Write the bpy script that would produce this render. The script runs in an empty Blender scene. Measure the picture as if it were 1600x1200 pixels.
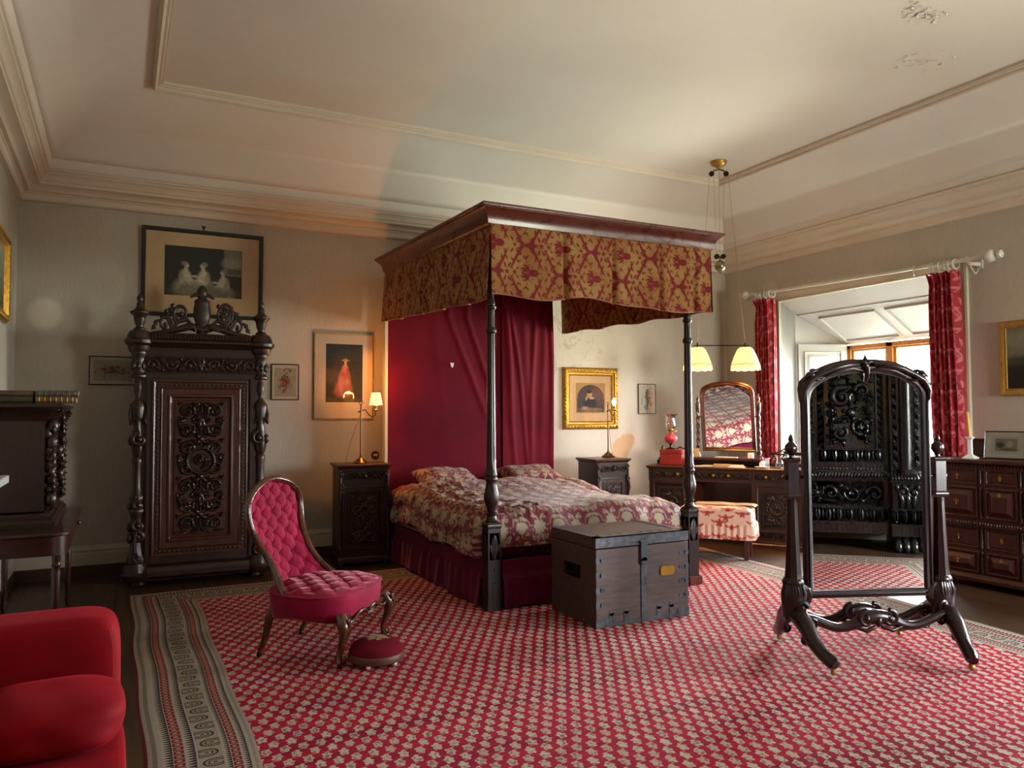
import bpy, math, random
import numpy as np
from mathutils import Matrix, Vector
random.seed(7)
rng = np.random.default_rng(11)
PI = math.pi
SC = bpy.context.scene
COL = SC.collection

# ------------------------------------------------------------------ camera
HEYE, PITCH, ROLL, YAW = 1.45, math.radians(2.3), math.radians(0.2), math.radians(27.1)
_f = Vector((math.sin(YAW)*math.cos(PITCH), math.cos(YAW)*math.cos(PITCH), math.sin(PITCH)))
_r0 = Vector((math.cos(YAW), -math.sin(YAW), 0)); _u0 = _r0.cross(_f)
_r = _r0*math.cos(ROLL) - _u0*math.sin(ROLL); _u = _r.cross(_f)
camd = bpy.data.cameras.new('camera'); cam = bpy.data.objects.new('camera', camd); COL.objects.link(cam)
camd.sensor_width = 36; camd.lens = 27; camd.clip_start = 0.05; camd.clip_end = 200
cam.matrix_world = Matrix(((_r.x, _u.x, -_f.x, 0), (_r.y, _u.y, -_f.y, 0), (_r.z, _u.z, -_f.z, HEYE), (0, 0, 0, 1)))
SC.camera = cam

# room limits
XL, XR, YB, YF = -0.82, 7.38, 7.98, -1.5
ZC = 4.22

# ------------------------------------------------------------------ view, world, daylight
SC.view_settings.view_transform = 'Standard'
SC.view_settings.look = 'None'
SC.view_settings.gamma = 1
SC.view_settings.use_curve_mapping = False
SC.view_settings.exposure = 2.75
SC.cycles.use_denoising = True
SC.cycles.max_bounces = 10; SC.cycles.diffuse_bounces = 6; SC.cycles.glossy_bounces = 5
SC.cycles.transparent_max_bounces = 12; SC.cycles.transmission_bounces = 8
SC.cycles.caustics_reflective = False; SC.cycles.caustics_refractive = False
SC.cycles.sample_clamp_indirect = 6
SKY = 20.0
world = bpy.data.worlds.new('outdoor_light'); SC.world = world; world.use_nodes = True
wn = world.node_tree; wn.nodes.clear()
wo = wn.nodes.new('ShaderNodeOutputWorld'); bg = wn.nodes.new('ShaderNodeBackground')
tc = wn.nodes.new('ShaderNodeTexCoord'); sx = wn.nodes.new('ShaderNodeSeparateXYZ')
rp = wn.nodes.new('ShaderNodeValToRGB')
wn.links.new(tc.outputs['Generated'], sx.inputs[0])
mp = wn.nodes.new('ShaderNodeMath'); mp.operation = 'MULTIPLY_ADD'; mp.inputs[1].default_value = 0.5; mp.inputs[2].default_value = 0.5
wn.links.new(sx.outputs['Z'], mp.inputs[0]); wn.links.new(mp.outputs[0], rp.inputs[0])
cr = rp.color_ramp
cr.elements[0].position = 0.0; cr.elements[0].color = (0.42, 0.44, 0.34, 1)
cr.elements[1].position = 1.0; cr.elements[1].color = (0.80, 0.90, 1.0, 1)
e = cr.elements.new(0.47); e.color = (0.52, 0.54, 0.44, 1)
e = cr.elements.new(0.54); e.color = (0.95, 0.98, 1.0, 1)
wn.links.new(rp.outputs[0], bg.inputs[0]); bg.inputs[1].default_value = SKY
wn.links.new(bg.outputs[0], wo.inputs[0])

def portal(name, loc, rot, w, h):
    d = bpy.data.lights.new(name, 'AREA'); d.shape = 'RECTANGLE'; d.size = w; d.size_y = h
    d.cycles.is_portal = True
    o = bpy.data.objects.new(name, d); COL.objects.link(o); o.location = loc; o.rotation_euler = rot
    return o
# three deep-set windows: one in view beyond the bed, one out of frame along that wall, one added in the front wall as fill light
WIN = [(5.87, 1), (1.35, 2)]
for yc, k in WIN:
    portal('daylight_portal', (8.52, yc, 1.62), (0, PI/2, 0), 1.7, 1.9)
    # portal faces -X: rotate so local -Z points to -X
FX = 6.2
portal('daylight_portal', (FX, YF-1.13, 1.62), (PI/2, 0, 0), 1.9, 1.7)

# ------------------------------------------------------------------ node helpers
class N:
    """tiny expression builder over Math nodes"""
    def __init__(s, nt, sock): s.nt, s.s = nt, sock
    def _op(s, op, *a):
        n = s.nt.nodes.new('ShaderNodeMath'); n.operation = op
        for i, x in enumerate((s,)+a):
            if isinstance(x, N): s.nt.links.new(x.s, n.inputs[i])
            else: n.inputs[i].default_value = float(x)
        return N(s.nt, n.outputs[0])
    def __add__(s, o): return s._op('ADD', o)
    __radd__ = __add__
    def __sub__(s, o): return s._op('SUBTRACT', o)
    def __rsub__(s, o): return (s*-1.0)+o
    def __mul__(s, o): return s._op('MULTIPLY', o)
    __rmul__ = __mul__
    def __truediv__(s, o): return s._op('DIVIDE', o)
    def lt(s, o): return s._op('LESS_THAN', o)
    def gt(s, o): return s._op('GREATER_THAN', o)
    def mn(s, o): return s._op('MINIMUM', o)
    def mx(s, o): return s._op('MAXIMUM', o)
    def abs(s): return s._op('ABSOLUTE')
    def fr(s): return s._op('FRACT')
    def fl(s): return s._op('FLOOR')
    def sin(s): return s._op('SINE')
    def sqrt(s): return s._op('SQRT')
    def mod(s, o): return s._op('FLOORED_MODULO', o)
    def atan2(s, o): return s._op('ARCTAN2', o)

def base_mat(name):
    m = bpy.data.materials.new(name); m.use_nodes = True
    nt = m.node_tree; b = nt.nodes['Principled BSDF']
    return m, nt, b
def lin(c):
    if isinstance(c, str):
        c = tuple(int(c[i:i+2], 16)/255 for i in (0, 2, 4))
    return tuple((x/12.92 if x <= 0.04045 else ((x+0.055)/1.055)**2.4) for x in c[:3])+(1,)
def noise(nt, vec, scale, detail=4, rough=0.55, dist=0.0):
    n = nt.nodes.new('ShaderNodeTexNoise'); n.inputs['Scale'].default_value = scale
    n.inputs['Detail'].default_value = detail; n.inputs['Roughness'].default_value = rough
    n.inputs['Distortion'].default_value = dist
    if vec is not None: nt.links.new(vec, n.inputs['Vector'])
    return n.outputs['Fac']
def coords(nt, kind='Object', scale=(1, 1, 1)):
    t = nt.nodes.new('ShaderNodeTexCoord'); mpn = nt.nodes.new('ShaderNodeMapping')
    mpn.inputs['Scale'].default_value = scale
    nt.links.new(t.outputs[kind], mpn.inputs[0]); return mpn.outputs[0]
def ramp(nt, fac, stops):
    r = nt.nodes.new('ShaderNodeValToRGB'); els = r.color_ramp.elements
    els[0].position, els[0].color = stops[0][0], stops[0][1]
    els[1].position, els[1].color = stops[-1][0], stops[-1][1]
    for p, c in stops[1:-1]:
        x = els.new(p); x.color = c
    nt.links.new(fac.s if isinstance(fac, N) else fac, r.inputs[0]); return r.outputs[0]
def mixc(nt, fac, a, b, mode='MIX'):
    n = nt.nodes.new('ShaderNodeMix'); n.data_type = 'RGBA'; n.blend_type = mode
    for i, x in ((0, fac), (6, a), (7, b)):
        if isinstance(x, N): nt.links.new(x.s, n.inputs[i])
        elif isinstance(x, (int, float)): n.inputs[i].default_value = x
        elif isinstance(x, tuple): n.inputs[i].default_value = x
        else: nt.links.new(x, n.inputs[i])
    return n.outputs[2]
def bump(nt, b, h, strength=0.3, dist=0.01):
    n = nt.nodes.new('ShaderNodeBump'); n.inputs['Strength'].default_value = strength; n.inputs['Distance'].default_value = dist
    nt.links.new(h.s if isinstance(h, N) else h, n.inputs['Height']); nt.links.new(n.outputs[0], b.inputs['Normal'])

def wood(name, dark, light, rough=0.3, stretch=(9, 9, 1.2), spec=0.5, coat=0.0):
    m, nt, b = base_mat(name)
    v = coords(nt, 'Object', stretch)
    f = noise(nt, v, 4.0, 6, 0.65, 0.6)
    g = noise(nt, coords(nt), 2.0, 3)
    c = ramp(nt, f, [(0.3, lin(dark)), (0.7, lin(light))])
    c = mixc(nt, N(nt, g)*0.5, c, lin(dark))
    nt.links.new(c, b.inputs['Base Color'])
    rr = N(nt, f)*0.15+(rough-0.07); nt.links.new(rr.s, b.inputs['Roughness'])
    b.inputs['Specular IOR Level'].default_value = spec
    if coat: b.inputs['Coat Weight'].default_value = coat; b.inputs['Coat Roughness'].default_value = 0.15
    bump(nt, b, f, 0.12, 0.003)
    return m
def plain(name, c, rough=0.5, metal=0.0, spec=0.5, var=0.12, vs=8.0, bmp=0.0):
    m, nt, b = base_mat(name)
    f = noise(nt, coords(nt), vs, 4)
    L = lin(c); D = tuple(x*(1-var*2) for x in L[:3])+(1,)
    nt.links.new(ramp(nt, f, [(0.3, D), (0.65, L)]), b.inputs['Base Color'])
    b.inputs['Roughness'].default_value = rough; b.inputs['Metallic'].default_value = metal
    b.inputs['Specular IOR Level'].default_value = spec
    if bmp: bump(nt, b, noise(nt, coords(nt), vs*8, 3), bmp, 0.002)
    return m
def velvet(name, c, c2, sheen=0.6, scale=6.0, tint=(1, 0.55, 0.62, 1)):
    m, nt, b = base_mat(name)
    f = noise(nt, coords(nt), scale, 4, 0.6)
    nt.links.new(ramp(nt, f, [(0.35, lin(c)), (0.68, lin(c2))]), b.inputs['Base Color'])
    b.inputs['Roughness'].default_value = 0.75; b.inputs['Specular IOR Level'].default_value = 0.15
    b.inputs['Sheen Weight'].default_value = sheen; b.inputs['Sheen Roughness'].default_value = 0.35
    b.inputs['Sheen Tint'].default_value = tint
    bump(nt, b, noise(nt, coords(nt), 260, 2), 0.15, 0.001)
    return m
def attr_fabric(name, ground, motif, rough=0.7, sheen=0.2, ground2=None, weave=500):
    m, nt, b = base_mat(name)
    a = nt.nodes.new('ShaderNodeAttribute'); a.attribute_name = 'pat'
    gg = lin(ground)
    if ground2:
        gg = ramp(nt, noise(nt, coords(nt), 5.0, 3), [(0.4, lin(ground)), (0.62, lin(ground2))])
    c = mixc(nt, N(nt, a.outputs['Fac']), gg, lin(motif))
    w = noise(nt, coords(nt), weave, 2)
    c = mixc(nt, 0.22, c, ramp(nt, w, [(0.3, (0.25, 0.25, 0.25, 1)), (0.7, (1, 1, 1, 1))]), 'MULTIPLY')
    nt.links.new(c, b.inputs['Base Color'])
    b.inputs['Roughness'].default_value = rough; b.inputs['Specular IOR Level'].default_value = 0.25
    b.inputs['Sheen Weight'].default_value = sheen
    bump(nt, b, (N(nt, a.outputs['Fac'])*0.6+N(nt, w)*0.3), 0.25, 0.0015)
    return m
def col_mat(name, rough=0.6, spec=0.3):
    m, nt, b = base_mat(name)
    a = nt.nodes.new('ShaderNodeAttribute'); a.attribute_name = 'col'
    w = noise(nt, coords(nt), 60, 3)
    nt.links.new(mixc(nt, 0.12, a.outputs['Color'], ramp(nt, w, [(0.3, (.5, .5, .5, 1)), (0.7, (1, 1, 1, 1))]), 'MULTIPLY'), b.inputs['Base Color'])
    b.inputs['Roughness'].default_value = rough; b.inputs['Specular IOR Level'].default_value = spec
    return m
def glass_mat(name, tint=(1, 1, 1, 1), refl=1.0, rough=0.01):
    """thin pane: clear with a fresnel sheen"""
    m = bpy.data.materials.new(name); m.use_nodes = True; nt = m.node_tree; nt.nodes.clear()
    o = nt.nodes.new('ShaderNodeOutputMaterial'); mx = nt.nodes.new('ShaderNodeMixShader')
    t = nt.nodes.new('ShaderNodeBsdfTransparent'); g = nt.nodes.new('ShaderNodeBsdfGlossy')
    t.inputs[0].default_value = tint; g.inputs['Roughness'].default_value = rough
    fr = nt.nodes.new('ShaderNodeFresnel'); fr.inputs[0].default_value = 1.5
    k = N(nt, fr.outputs[0])*refl
    nt.links.new(k.s, mx.inputs[0]); nt.links.new(t.outputs[0], mx.inputs[1]); nt.links.new(g.outputs[0], mx.inputs[2])
    nt.links.new(mx.outputs[0], o.inputs[0]); return m
def shade_mat(name, c, strength, trans=0.03):
    """translucent lampshade lit by its own bulb"""
    m, nt, b = base_mat(name)
    b.inputs['Base Color'].default_value = lin(c)
    b.inputs['Roughness'].default_value = 0.8
    g = N(nt, noise(nt, coords(nt, 'Object'), 14.0, 3))*0.3+0.85
    b.inputs['Emission Color'].default_value = lin(c)
    nt.links.new((g*strength).s, b.inputs['Emission Strength'])
    # a little of the bulb's light comes through the cloth
    tr = nt.nodes.new('ShaderNodeBsdfTranslucent'); tr.inputs[0].default_value = lin(c); mx = nt.nodes.new('ShaderNodeMixShader'); mx.inputs[0].default_value = trans
    out = nt.nodes['Material Output']; nt.links.new(b.outputs[0], mx.inputs[1]); nt.links.new(tr.outputs[0], mx.inputs[2]); nt.links.new(mx.outputs[0], out.inputs[0])
    return m
def emit_mat(name, c, s):
    m = bpy.data.materials.new(name); m.use_nodes = True; nt = m.node_tree; nt.nodes.clear()
    o = nt.nodes.new('ShaderNodeOutputMaterial'); e_ = nt.nodes.new('ShaderNodeEmission')
    e_.inputs[0].default_value = lin(c); e_.inputs[1].default_value = s; nt.links.new(e_.outputs[0], o.inputs[0]); return m

# ------------------------------------------------------------------ mesh helpers
class MB:
    def __init__(s): s.v = []; s.f = []; s.n = 0; s.m = Matrix.Identity(4); s.pat = {}; s.col = {}
    def add(s, vs, fs, pat=None, col=None):
        a = np.asarray(vs, dtype=float).reshape(-1, 3)
        M = np.array(s.m); a = a@M[:3, :3].T+M[:3, 3]
        flip = s.m.determinant() < 0
        if pat is not None: s.pat[s.n] = np.asarray(pat, dtype=np.float32).ravel()
        if col is not None: s.col[s.n] = np.asarray(col, dtype=np.float32).reshape(-1, 3)
        s.v.append(a); n = s.n
        if isinstance(fs, np.ndarray):
            fs = (fs[:, ::-1] if flip else fs)+n; s.f.extend(fs.tolist())
        else: s.f.extend([[i+n for i in (reversed(f) if flip else f)] for f in fs])
        s.n += len(a); return s
    def box(s, x0, x1, y0, y1, z0, z1):
        v = [(x0, y0, z0), (x1, y0, z0), (x1, y1, z0), (x0, y1, z0), (x0, y0, z1), (x1, y0, z1), (x1, y1, z1), (x0, y1, z1)]
        return s.add(v, [(0, 3, 2, 1), (4, 5, 6, 7), (0, 1, 5, 4), (1, 2, 6, 5), (2, 3, 7, 6), (3, 0, 4, 7)])
    def grid(s, P, pat=None, col=None, cu=False, cv=False, rev=False):
        P = np.asarray(P); nu, nv = P.shape[:2]
        idx = np.arange(nu*nv).reshape(nu, nv)
        if cu: idx = np.vstack([idx, idx[:1]])
        if cv: idx = np.hstack([idx, idx[:, :1]])
        q = np.stack([idx[:-1, :-1], idx[1:, :-1], idx[1:, 1:], idx[:-1, 1:]], -1).reshape(-1, 4)
        if rev: q = q[:, ::-1]
        return s.add(P.reshape(-1, 3), q, pat, col)
    def lathe(s, prof, n=24, at=(0, 0, 0), mod=None, cap=True, sy=1.0):
        """prof: (r, z) from bottom to top"""
        pr = np.array(prof, float); th = np.arange(n)*2*PI/n
        R = pr[:, 0][:, None]*np.ones(n); Z = pr[:, 1][:, None]*np.ones(n)
        if mod is not None: R = R*mod(th[None, :]+0*R, Z)
        P = np.stack([at[0]+R*np.cos(th), at[1]+sy*R*np.sin(th), at[2]+Z], -1)
        s.grid(P, cv=True, rev=True)
        if cap:
            s.add(P[0], [tuple(reversed(range(n)))]); s.add(P[-1], [tuple(range(n))])
        return s
    def tube(s, pts, rad, n=8, cap=True, flat=None, up=None):
        pts = [Vector(p) for p in pts]; k = len(pts)
        rad = [rad]*k if isinstance(rad, (int, float)) else rad
        tang = [(pts[min(i+1, k-1)]-pts[max(i-1, 0)]).normalized() for i in range(k)]
        ref = Vector(up) if up else (Vector((0, 0, 1)) if abs(tang[0].z) < 0.9 else Vector((1, 0, 0)))
        nrm = (ref-tang[0]*ref.dot(tang[0])).normalized(); rows = []
        for i in range(k):
            nrm = (nrm-tang[i]*nrm.dot(tang[i]))
            nrm = nrm.normalized() if nrm.length > 1e-6 else Vector((1, 0, 0))
            bn = tang[i].cross(nrm); row = []
            ra, rb = (rad[i] if not isinstance(rad[i], tuple) else rad[i][0]), (rad[i] if not isinstance(rad[i], tuple) else rad[i][1])
            for j in range(n):
                a = 2*PI*j/n
                row.append(pts[i]+nrm*(math.cos(a)*ra)+bn*(math.sin(a)*rb))
            rows.append(row)
        P = np.array([[tuple(p) for p in r] for r in rows])
        s.grid(P, cv=True, rev=True)
        if cap:
            s.add(P[0], [tuple(reversed(range(n)))]); s.add(P[-1], [tuple(range(n))])
        return s
    def ball(s, c, r, n=12, sc=(1, 1, 1)):
        m = max(4, n//2); ph = np.linspace(0, PI, m+1)
        th = np.arange(n)*2*PI/n
        P = np.stack([c[0]+sc[0]*r*np.sin(ph)[:, None]*np.cos(th), c[1]+sc[1]*r*np.sin(ph)[:, None]*np.sin(th), c[2]-sc[2]*r*np.cos(ph)[:, None]*np.ones(n)], -1)
        return s.grid(P, cv=True, rev=True)
    def prism(s, poly, d, axis='y', o=0.0):
        """2D polygon (x,z) extruded along y from o to o+d (axis y), or (x,y) along z"""
        n = len(poly)
        if axis == 'y': a = [(p[0], o, p[1]) for p in poly]+[(p[0], o+d, p[1]) for p in poly]
        elif axis == 'z': a = [(p[0], p[1], o) for p in poly]+[(p[0], p[1], o+d) for p in poly]
        else: a = [(o, p[0], p[1]) for p in poly]+[(o+d, p[0], p[1]) for p in poly]
        fs = [tuple(range(n)), tuple(range(2*n-1, n-1, -1))]+[(i, i+n, (i+1) % n+n, (i+1) % n) for i in range(n)]
        return s.add(a, fs)
    def ring(s, x0, x1, y0, y1, prof, plane='xy', closed=True, o=0.0):
        """mitred moulding round a rectangle. prof: (inset, height). plane 'xy': height is z. 'xz': height is towards -y"""
        loops = []
        for ins, h in prof:
            c = [(x0+ins, y0+ins), (x1-ins, y0+ins), (x1-ins, y1-ins), (x0+ins, y1-ins)]
            loops.append([(a, b_, h+o) for a, b_ in c] if plane == 'xy' else [(a, o-h, b_) for a, b_ in c])
        P = np.array(loops)
        return s.grid(P, cv=True, cu=closed, rev=False)

def auto_normals(me):
    import bmesh
    bm = bmesh.new(); bm.from_mesh(me); bmesh.ops.recalc_face_normals(bm, faces=bm.faces); bm.to_mesh(me); bm.free()

def build(name, mb, mat, parent=None, sharp=38, bevel=0.0, recalc=True, loc=None, seg=2):
    me = bpy.data.meshes.new(name)
    v = np.concatenate(mb.v); me.from_pydata(v.tolist(), [], mb.f); me.update()
    if recalc and len(v) < 60000: auto_normals(me)
    me.shade_smooth()
    if sharp: me.set_sharp_from_angle(angle=math.radians(sharp))
    if mb.pat:
        at = me.attributes.new('pat', 'FLOAT', 'POINT'); arr = np.zeros(len(v), np.float32)
        for k, a in mb.pat.items(): arr[k:k+len(a)] = a
        at.data.foreach_set('value', arr)
    if mb.col:
        at = me.attributes.new('col', 'FLOAT_COLOR', 'POINT'); arr = np.ones((len(v), 4), np.float32)
        for k, a in mb.col.items(): arr[k:k+len(a), :3] = a
        at.data.foreach_set('color', arr.ravel())
    ob = bpy.data.objects.new(name, me); COL.objects.link(ob)
    if mat: me.materials.append(mat)
    if parent is not None: ob.parent = parent
    if loc: ob.location = loc
    if bevel:
        b = ob.modifiers.new('bevel', 'BEVEL'); b.width = bevel; b.segments = seg; b.limit_method = 'ANGLE'; b.angle_limit = math.radians(40)
    return ob
def thing(name, label, cat, loc=(0, 0, 0), rz=0.0, group=None):
    o = bpy.data.objects.new(name, None); COL.objects.link(o); o.empty_display_size = 0.1
    o.location = loc; o.rotation_euler = (0, 0, rz); o['label'] = label; o['category'] = cat
    if group: o['group'] = group
    return o
def tag(o, label, cat, group=None):
    o['label'] = label; o['category'] = cat
    if group: o['group'] = group
    return o
def struct(name, mb, mat, parent=None, **k):
    o = build(name, mb, mat, parent, **k)
    o['kind'] = 'structure'
    return o
def copy_tree(o, parent=None):
    c = o.copy(); COL.objects.link(c); c.parent = parent
    for ch in [x for x in bpy.data.objects if x.parent == o]: copy_tree(ch, c)
    return c

def T(x=0, y=0, z=0): return Matrix.Translation((x, y, z))
def RX(a): return Matrix.Rotation(a, 4, 'X')
def RY(a): return Matrix.Rotation(a, 4, 'Y')
def RZ(a): return Matrix.Rotation(a, 4, 'Z')
def S(x, y, z): return Matrix.Diagonal((x, y, z, 1))

def wob(u, v, k=6, f=3.0, seed=1):
    """smooth pseudo-random field"""
    r = np.random.default_rng(seed); out = 0
    for i in range(k):
        a = r.uniform(0, 2*PI); fr_ = f*r.uniform(0.5, 2.2)
        out = out+np.sin(fr_*(u*math.cos(a)+v*math.sin(a))+r.uniform(0, 6.28))/k
    return out*1.6

# ------------------------------------------------------------------ canvas for carving and woven patterns
class Canvas:
    def __init__(s, w, h, res, wrap=False):
        s.w, s.h, s.res, s.wrap = w, h, res, wrap
        s.nx, s.ny = int(round(w/res)), int(round(h/res))
        s.a = np.zeros((s.nx, s.ny))
        s.X, s.Y = np.meshgrid((np.arange(s.nx)+.5)*w/s.nx, (np.arange(s.ny)+.5)*h/s.ny, indexing='ij')
    def seg(s, p0, p1, w0, w1, h=1.0, mode='max'):
        offs = [(0, 0)]
        if s.wrap: offs = [(i*s.w, j*s.h) for i in (-1, 0, 1) for j in (-1, 0, 1)]
        for ox, oy in offs:
            a = np.array(p0)+(ox, oy); b = np.array(p1)+(ox, oy); wm = max(w0, w1)
            lo = np.minimum(a, b)-wm; hi = np.maximum(a, b)+wm
            if hi[0] < 0 or hi[1] < 0 or lo[0] > s.w or lo[1] > s.h: continue
            i0, i1 = max(0, int(lo[0]/s.w*s.nx)), min(s.nx, int(hi[0]/s.w*s.nx)+2)
            j0, j1 = max(0, int(lo[1]/s.h*s.ny)), min(s.ny, int(hi[1]/s.h*s.ny)+2)
            if i1 <= i0 or j1 <= j0: continue
            X, Y = s.X[i0:i1, j0:j1], s.Y[i0:i1, j0:j1]
            d = b-a; L = d@d+1e-12
            t = np.clip(((X-a[0])*d[0]+(Y-a[1])*d[1])/L, 0, 1)
            ww = w0+(w1-w0)*t
            q = 1-(np.hypot(X-a[0]-t*d[0], Y-a[1]-t*d[1])/np.maximum(ww, 1e-5))**2
            hh = np.where(q > 0, np.sqrt(np.maximum(q, 0))*h, 0)
            if mode == 'max': s.a[i0:i1, j0:j1] = np.maximum(s.a[i0:i1, j0:j1], hh)
            else: s.a[i0:i1, j0:j1] = np.where(hh > 0, s.a[i0:i1, j0:j1]*(1-hh), s.a[i0:i1, j0:j1])
    def path(s, pts, w, h=1.0, mode='max'):
        n = len(pts)
        for i in range(n-1):
            a = w(i/(n-1)) if callable(w) else w; b = w((i+1)/(n-1)) if callable(w) else w
            s.seg(pts[i], pts[i+1], a, b, h, mode)
    def scroll(s, c, r, a0, turns, w, h=1.0, sgn=1, eye=True):
        n = int(14*turns)+4
        pts = []
        for i in range(n+1):
            t = i/n; rr = r*(1-t)**0.8*0.9+r*0.1*0; a = a0+sgn*turns*2*PI*t
            pts.append((c[0]+rr*math.cos(a), c[1]+rr*math.sin(a)))
        s.path(pts, lambda t: w*(1-0.45*t), h)
        if eye: s.seg(c, c, w*1.3, w*1.3, h*1.15)
    def leaf(s, p, ang, L, w, h=0.8, bend=0.0, vein=True):
        pts = []
        for i in range(7):
            t = i/6; a = ang+bend*t
            pts.append((p[0]+L*t*math.cos(a), p[1]+L*t*math.sin(a)))
        s.path(pts, lambda t: w*math.sin(PI*(0.12+0.86*t))**0.8, h)
        if vein: s.path(pts[:-1], w*0.16, 0.45, 'cut')
    def ball(s, p, r, h=1.0): s.seg(p, p, r, r, h)
    def rosette(s, p, r, n=6, h=0.8):
        for i in range(n):
            a = 2*PI*i/n+0.3
            s.leaf((p[0]+0.15*r*math.cos(a), p[1]+0.15*r*math.sin(a)), a, r*0.85, r*0.3, h)
        s.ball(p, r*0.25, h*1.1)
    def symx(s): s.a = np.maximum(s.a, s.a[::-1]); return s
    def sample(s, u, v):
        """bilinear, periodic"""
        x = (np.asarray(u)/s.w % 1)*s.nx-.5; y = (np.asarray(v)/s.h % 1)*s.ny-.5
        x0 = np.floor(x).astype(int); y0 = np.floor(y).astype(int); fx = x-x0; fy = y-y0
        A = s.a; g = lambda i, j: A[i % s.nx, j % s.ny]
        return (g(x0, y0)*(1-fx)*(1-fy)+g(x0+1, y0)*fx*(1-fy)+g(x0, y0+1)*(1-fx)*fy+g(x0+1, y0+1)*fx*fy)
    def relief(s, mb, x0, z0, y, depth):
        """height field facing -y; lower left at (x0,z0)"""
        a = s.a.copy(); a[0, :] = a[-1, :] = 0; a[:, 0] = a[:, -1] = 0
        P = np.stack([x0+s.X, y-a*depth, z0+s.Y], -1)
        mb.grid(P); return mb

def acanthus(c, p, ang, L, w, n=4, h=0.8, sgn=1):
    """a curling leaf built from lobes along a curved stem"""
    pts = []
    for i in range(9):
        t = i/8; a = ang+sgn*1.1*t*t
        q = pts[-1] if pts else p
        pts.append((q[0]+L/8*math.cos(a), q[1]+L/8*math.sin(a)))
    c.path(pts, lambda t: w*0.35*(1-0.6*t), h)
    for k in range(n):
        i = 1+int(k*7/n); a = ang+sgn*1.1*(i/8)**2
        for sg in (-1, 1): c.leaf(pts[i], a+sg*0.8, w*(1.1-0.12*k), w*0.26, h*0.8)
    c.leaf(pts[-2], ang+sgn*1.5, w*1.0, w*0.3, h)

def carved_panel(W, H, res, seed=1, medallion=True):
    """mirror-symmetrical arabesque with a central medallion"""
    c = Canvas(W, H, res); r = random.Random(seed); cx = W/2
    c.path([(cx, H*0.03), (cx, H*0.97)], W*0.018, 0.6)
    rows = max(3, int(round(H/(W*0.42)))); dh = H/rows
    for k in range(rows):
        y = dh*(k+0.5); sg = 1 if k % 2 else -1
        c.scroll((cx+W*0.28, y), W*0.17, PI*0.9*sg, 1.6, W*0.036, 0.9, sg)
        acanthus(c, (cx+W*0.03, y-sg*dh*0.45), sg*0.9, W*0.34, W*0.13, 4, 0.85, -sg)
        c.leaf((cx+W*0.02, y+sg*dh*.1), sg*1.2, W*0.22, W*0.06, 0.9, .5); c.leaf((cx+W*0.40, y-sg*dh*.1), sg*1.9, W*0.20, W*0.05, 0.8, -.6)
        c.leaf((cx+W*0.3, y+sg*dh*0.42), sg*0.3, W*0.18, W*0.045, 0.8, .4); c.leaf((cx+W*0.10, y-sg*dh*.1), sg*2.0, W*0.16, W*0.04, 0.7)
        for (u, v, q) in ((.43, .38, .030), (.39, .46, .026), (.45, .48, .022), (.12, .40, .030), (.17, .44, .024)): c.ball((cx+W*u, y+dh*v), W*q, 0.85)
        c.ball((cx, y+dh*0.5), W*0.06, 1.0); c.ball((cx, y), W*0.04, 0.9)
    c.symx()
    if medallion:
        m = (cx, H*0.55); R = W*0.27
        c.a[np.hypot(c.X-m[0], c.Y-m[1]) < R] = 0.12
        pts = [(m[0]+R*math.cos(2*PI*i/32), m[1]+R*math.sin(2*PI*i/32)) for i in range(33)]
        c.path(pts, W*0.035, 0.95)
        c.scroll((m[0]-R*.1, m[1]), R*.55, 0, 1.2, W*.03, .9, 1); c.rosette((m[0]+R*.1, m[1]+R*.1), R*.4, 5, .9); c.leaf((m[0]+R*.1, m[1]-R*.6), .8, R*.8, R*.16, .8)
    return c
def frieze(W, H, res, n=3):
    """running scrolls mirrored about the centre"""
    c = Canvas(W, H, res); cx = W/2; st = (W/2-0.02)/n
    for k in range(n):
        x = cx+0.03+st*(k+0.5); sg = 1 if k % 2 else -1
        c.scroll((x, H/2), min(H*0.36, st*.45), PI, 1.3, H*0.08, 0.9, sg)
        c.leaf((x+st*0.25, H/2), sg*0.8, st*0.5, H*0.13, 0.8)
        c.leaf((x-st*0.2, H/2+sg*H*.1), PI-sg*0.7, st*0.3, H*0.1, 0.7)
        c.ball((x+st*0.45, H*(0.5-0.3*sg)), H*0.09, 0.9)
    c.symx(); c.rosette((cx, H/2), H*0.38, 6, 0.95)
    return c
def bead_strip(mb, p0, p1, r, step, sc=(1, 1, 1), n=6):
    p0, p1 = Vector(p0), Vector(p1); L = (p1-p0).length; k = max(1, int(L/step))
    for i in range(k):
        q = p0.lerp(p1, (i+.5)/k); mb.ball(q, r, n, sc)
def leaf_strip(mb, x0, x1, z0, z1, y, depth, n, vertical=False, res=0.006):
    """egg-and-leaf moulding"""
    if vertical:
        L = z1-z0; W = x1-x0; c = Canvas(W, L, res)
        for i in range(n):
            yy = L*(i+.5)/n
            c.leaf((W*0.1, yy-L/n*.35), 0.75, W*0.95, L/n*0.28, 0.9); c.ball((W*.75, yy+L/n*.05), L/n*.16, .8)
    else:
        L = x1-x0; W = z1-z0; c = Canvas(L, W, res)
        for i in range(n):
            xx = L*(i+.5)/n
            c.leaf((xx, W*0.95), -PI/2, W*0.85, L/n*0.36, 0.95); c.leaf((xx+L/n*.5, W*.9), -PI/2, W*0.7, L/n*0.12, 0.7, vein=False)
    c.relief(mb, x0, z0, y, depth)
def spiral_pts(c, r, a0, turns, sgn=1, y=0.0, n=None, grow=0.0):
    n = n or int(16*turns)+3; out = []
    for i in range(n+1):
        t = i/n; rr = r*(1-t)**0.85; a = a0+sgn*turns*2*PI*t
        out.append((c[0]+rr*math.cos(a), y+grow*t, c[1]+rr*math.sin(a)))
    return out
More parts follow.
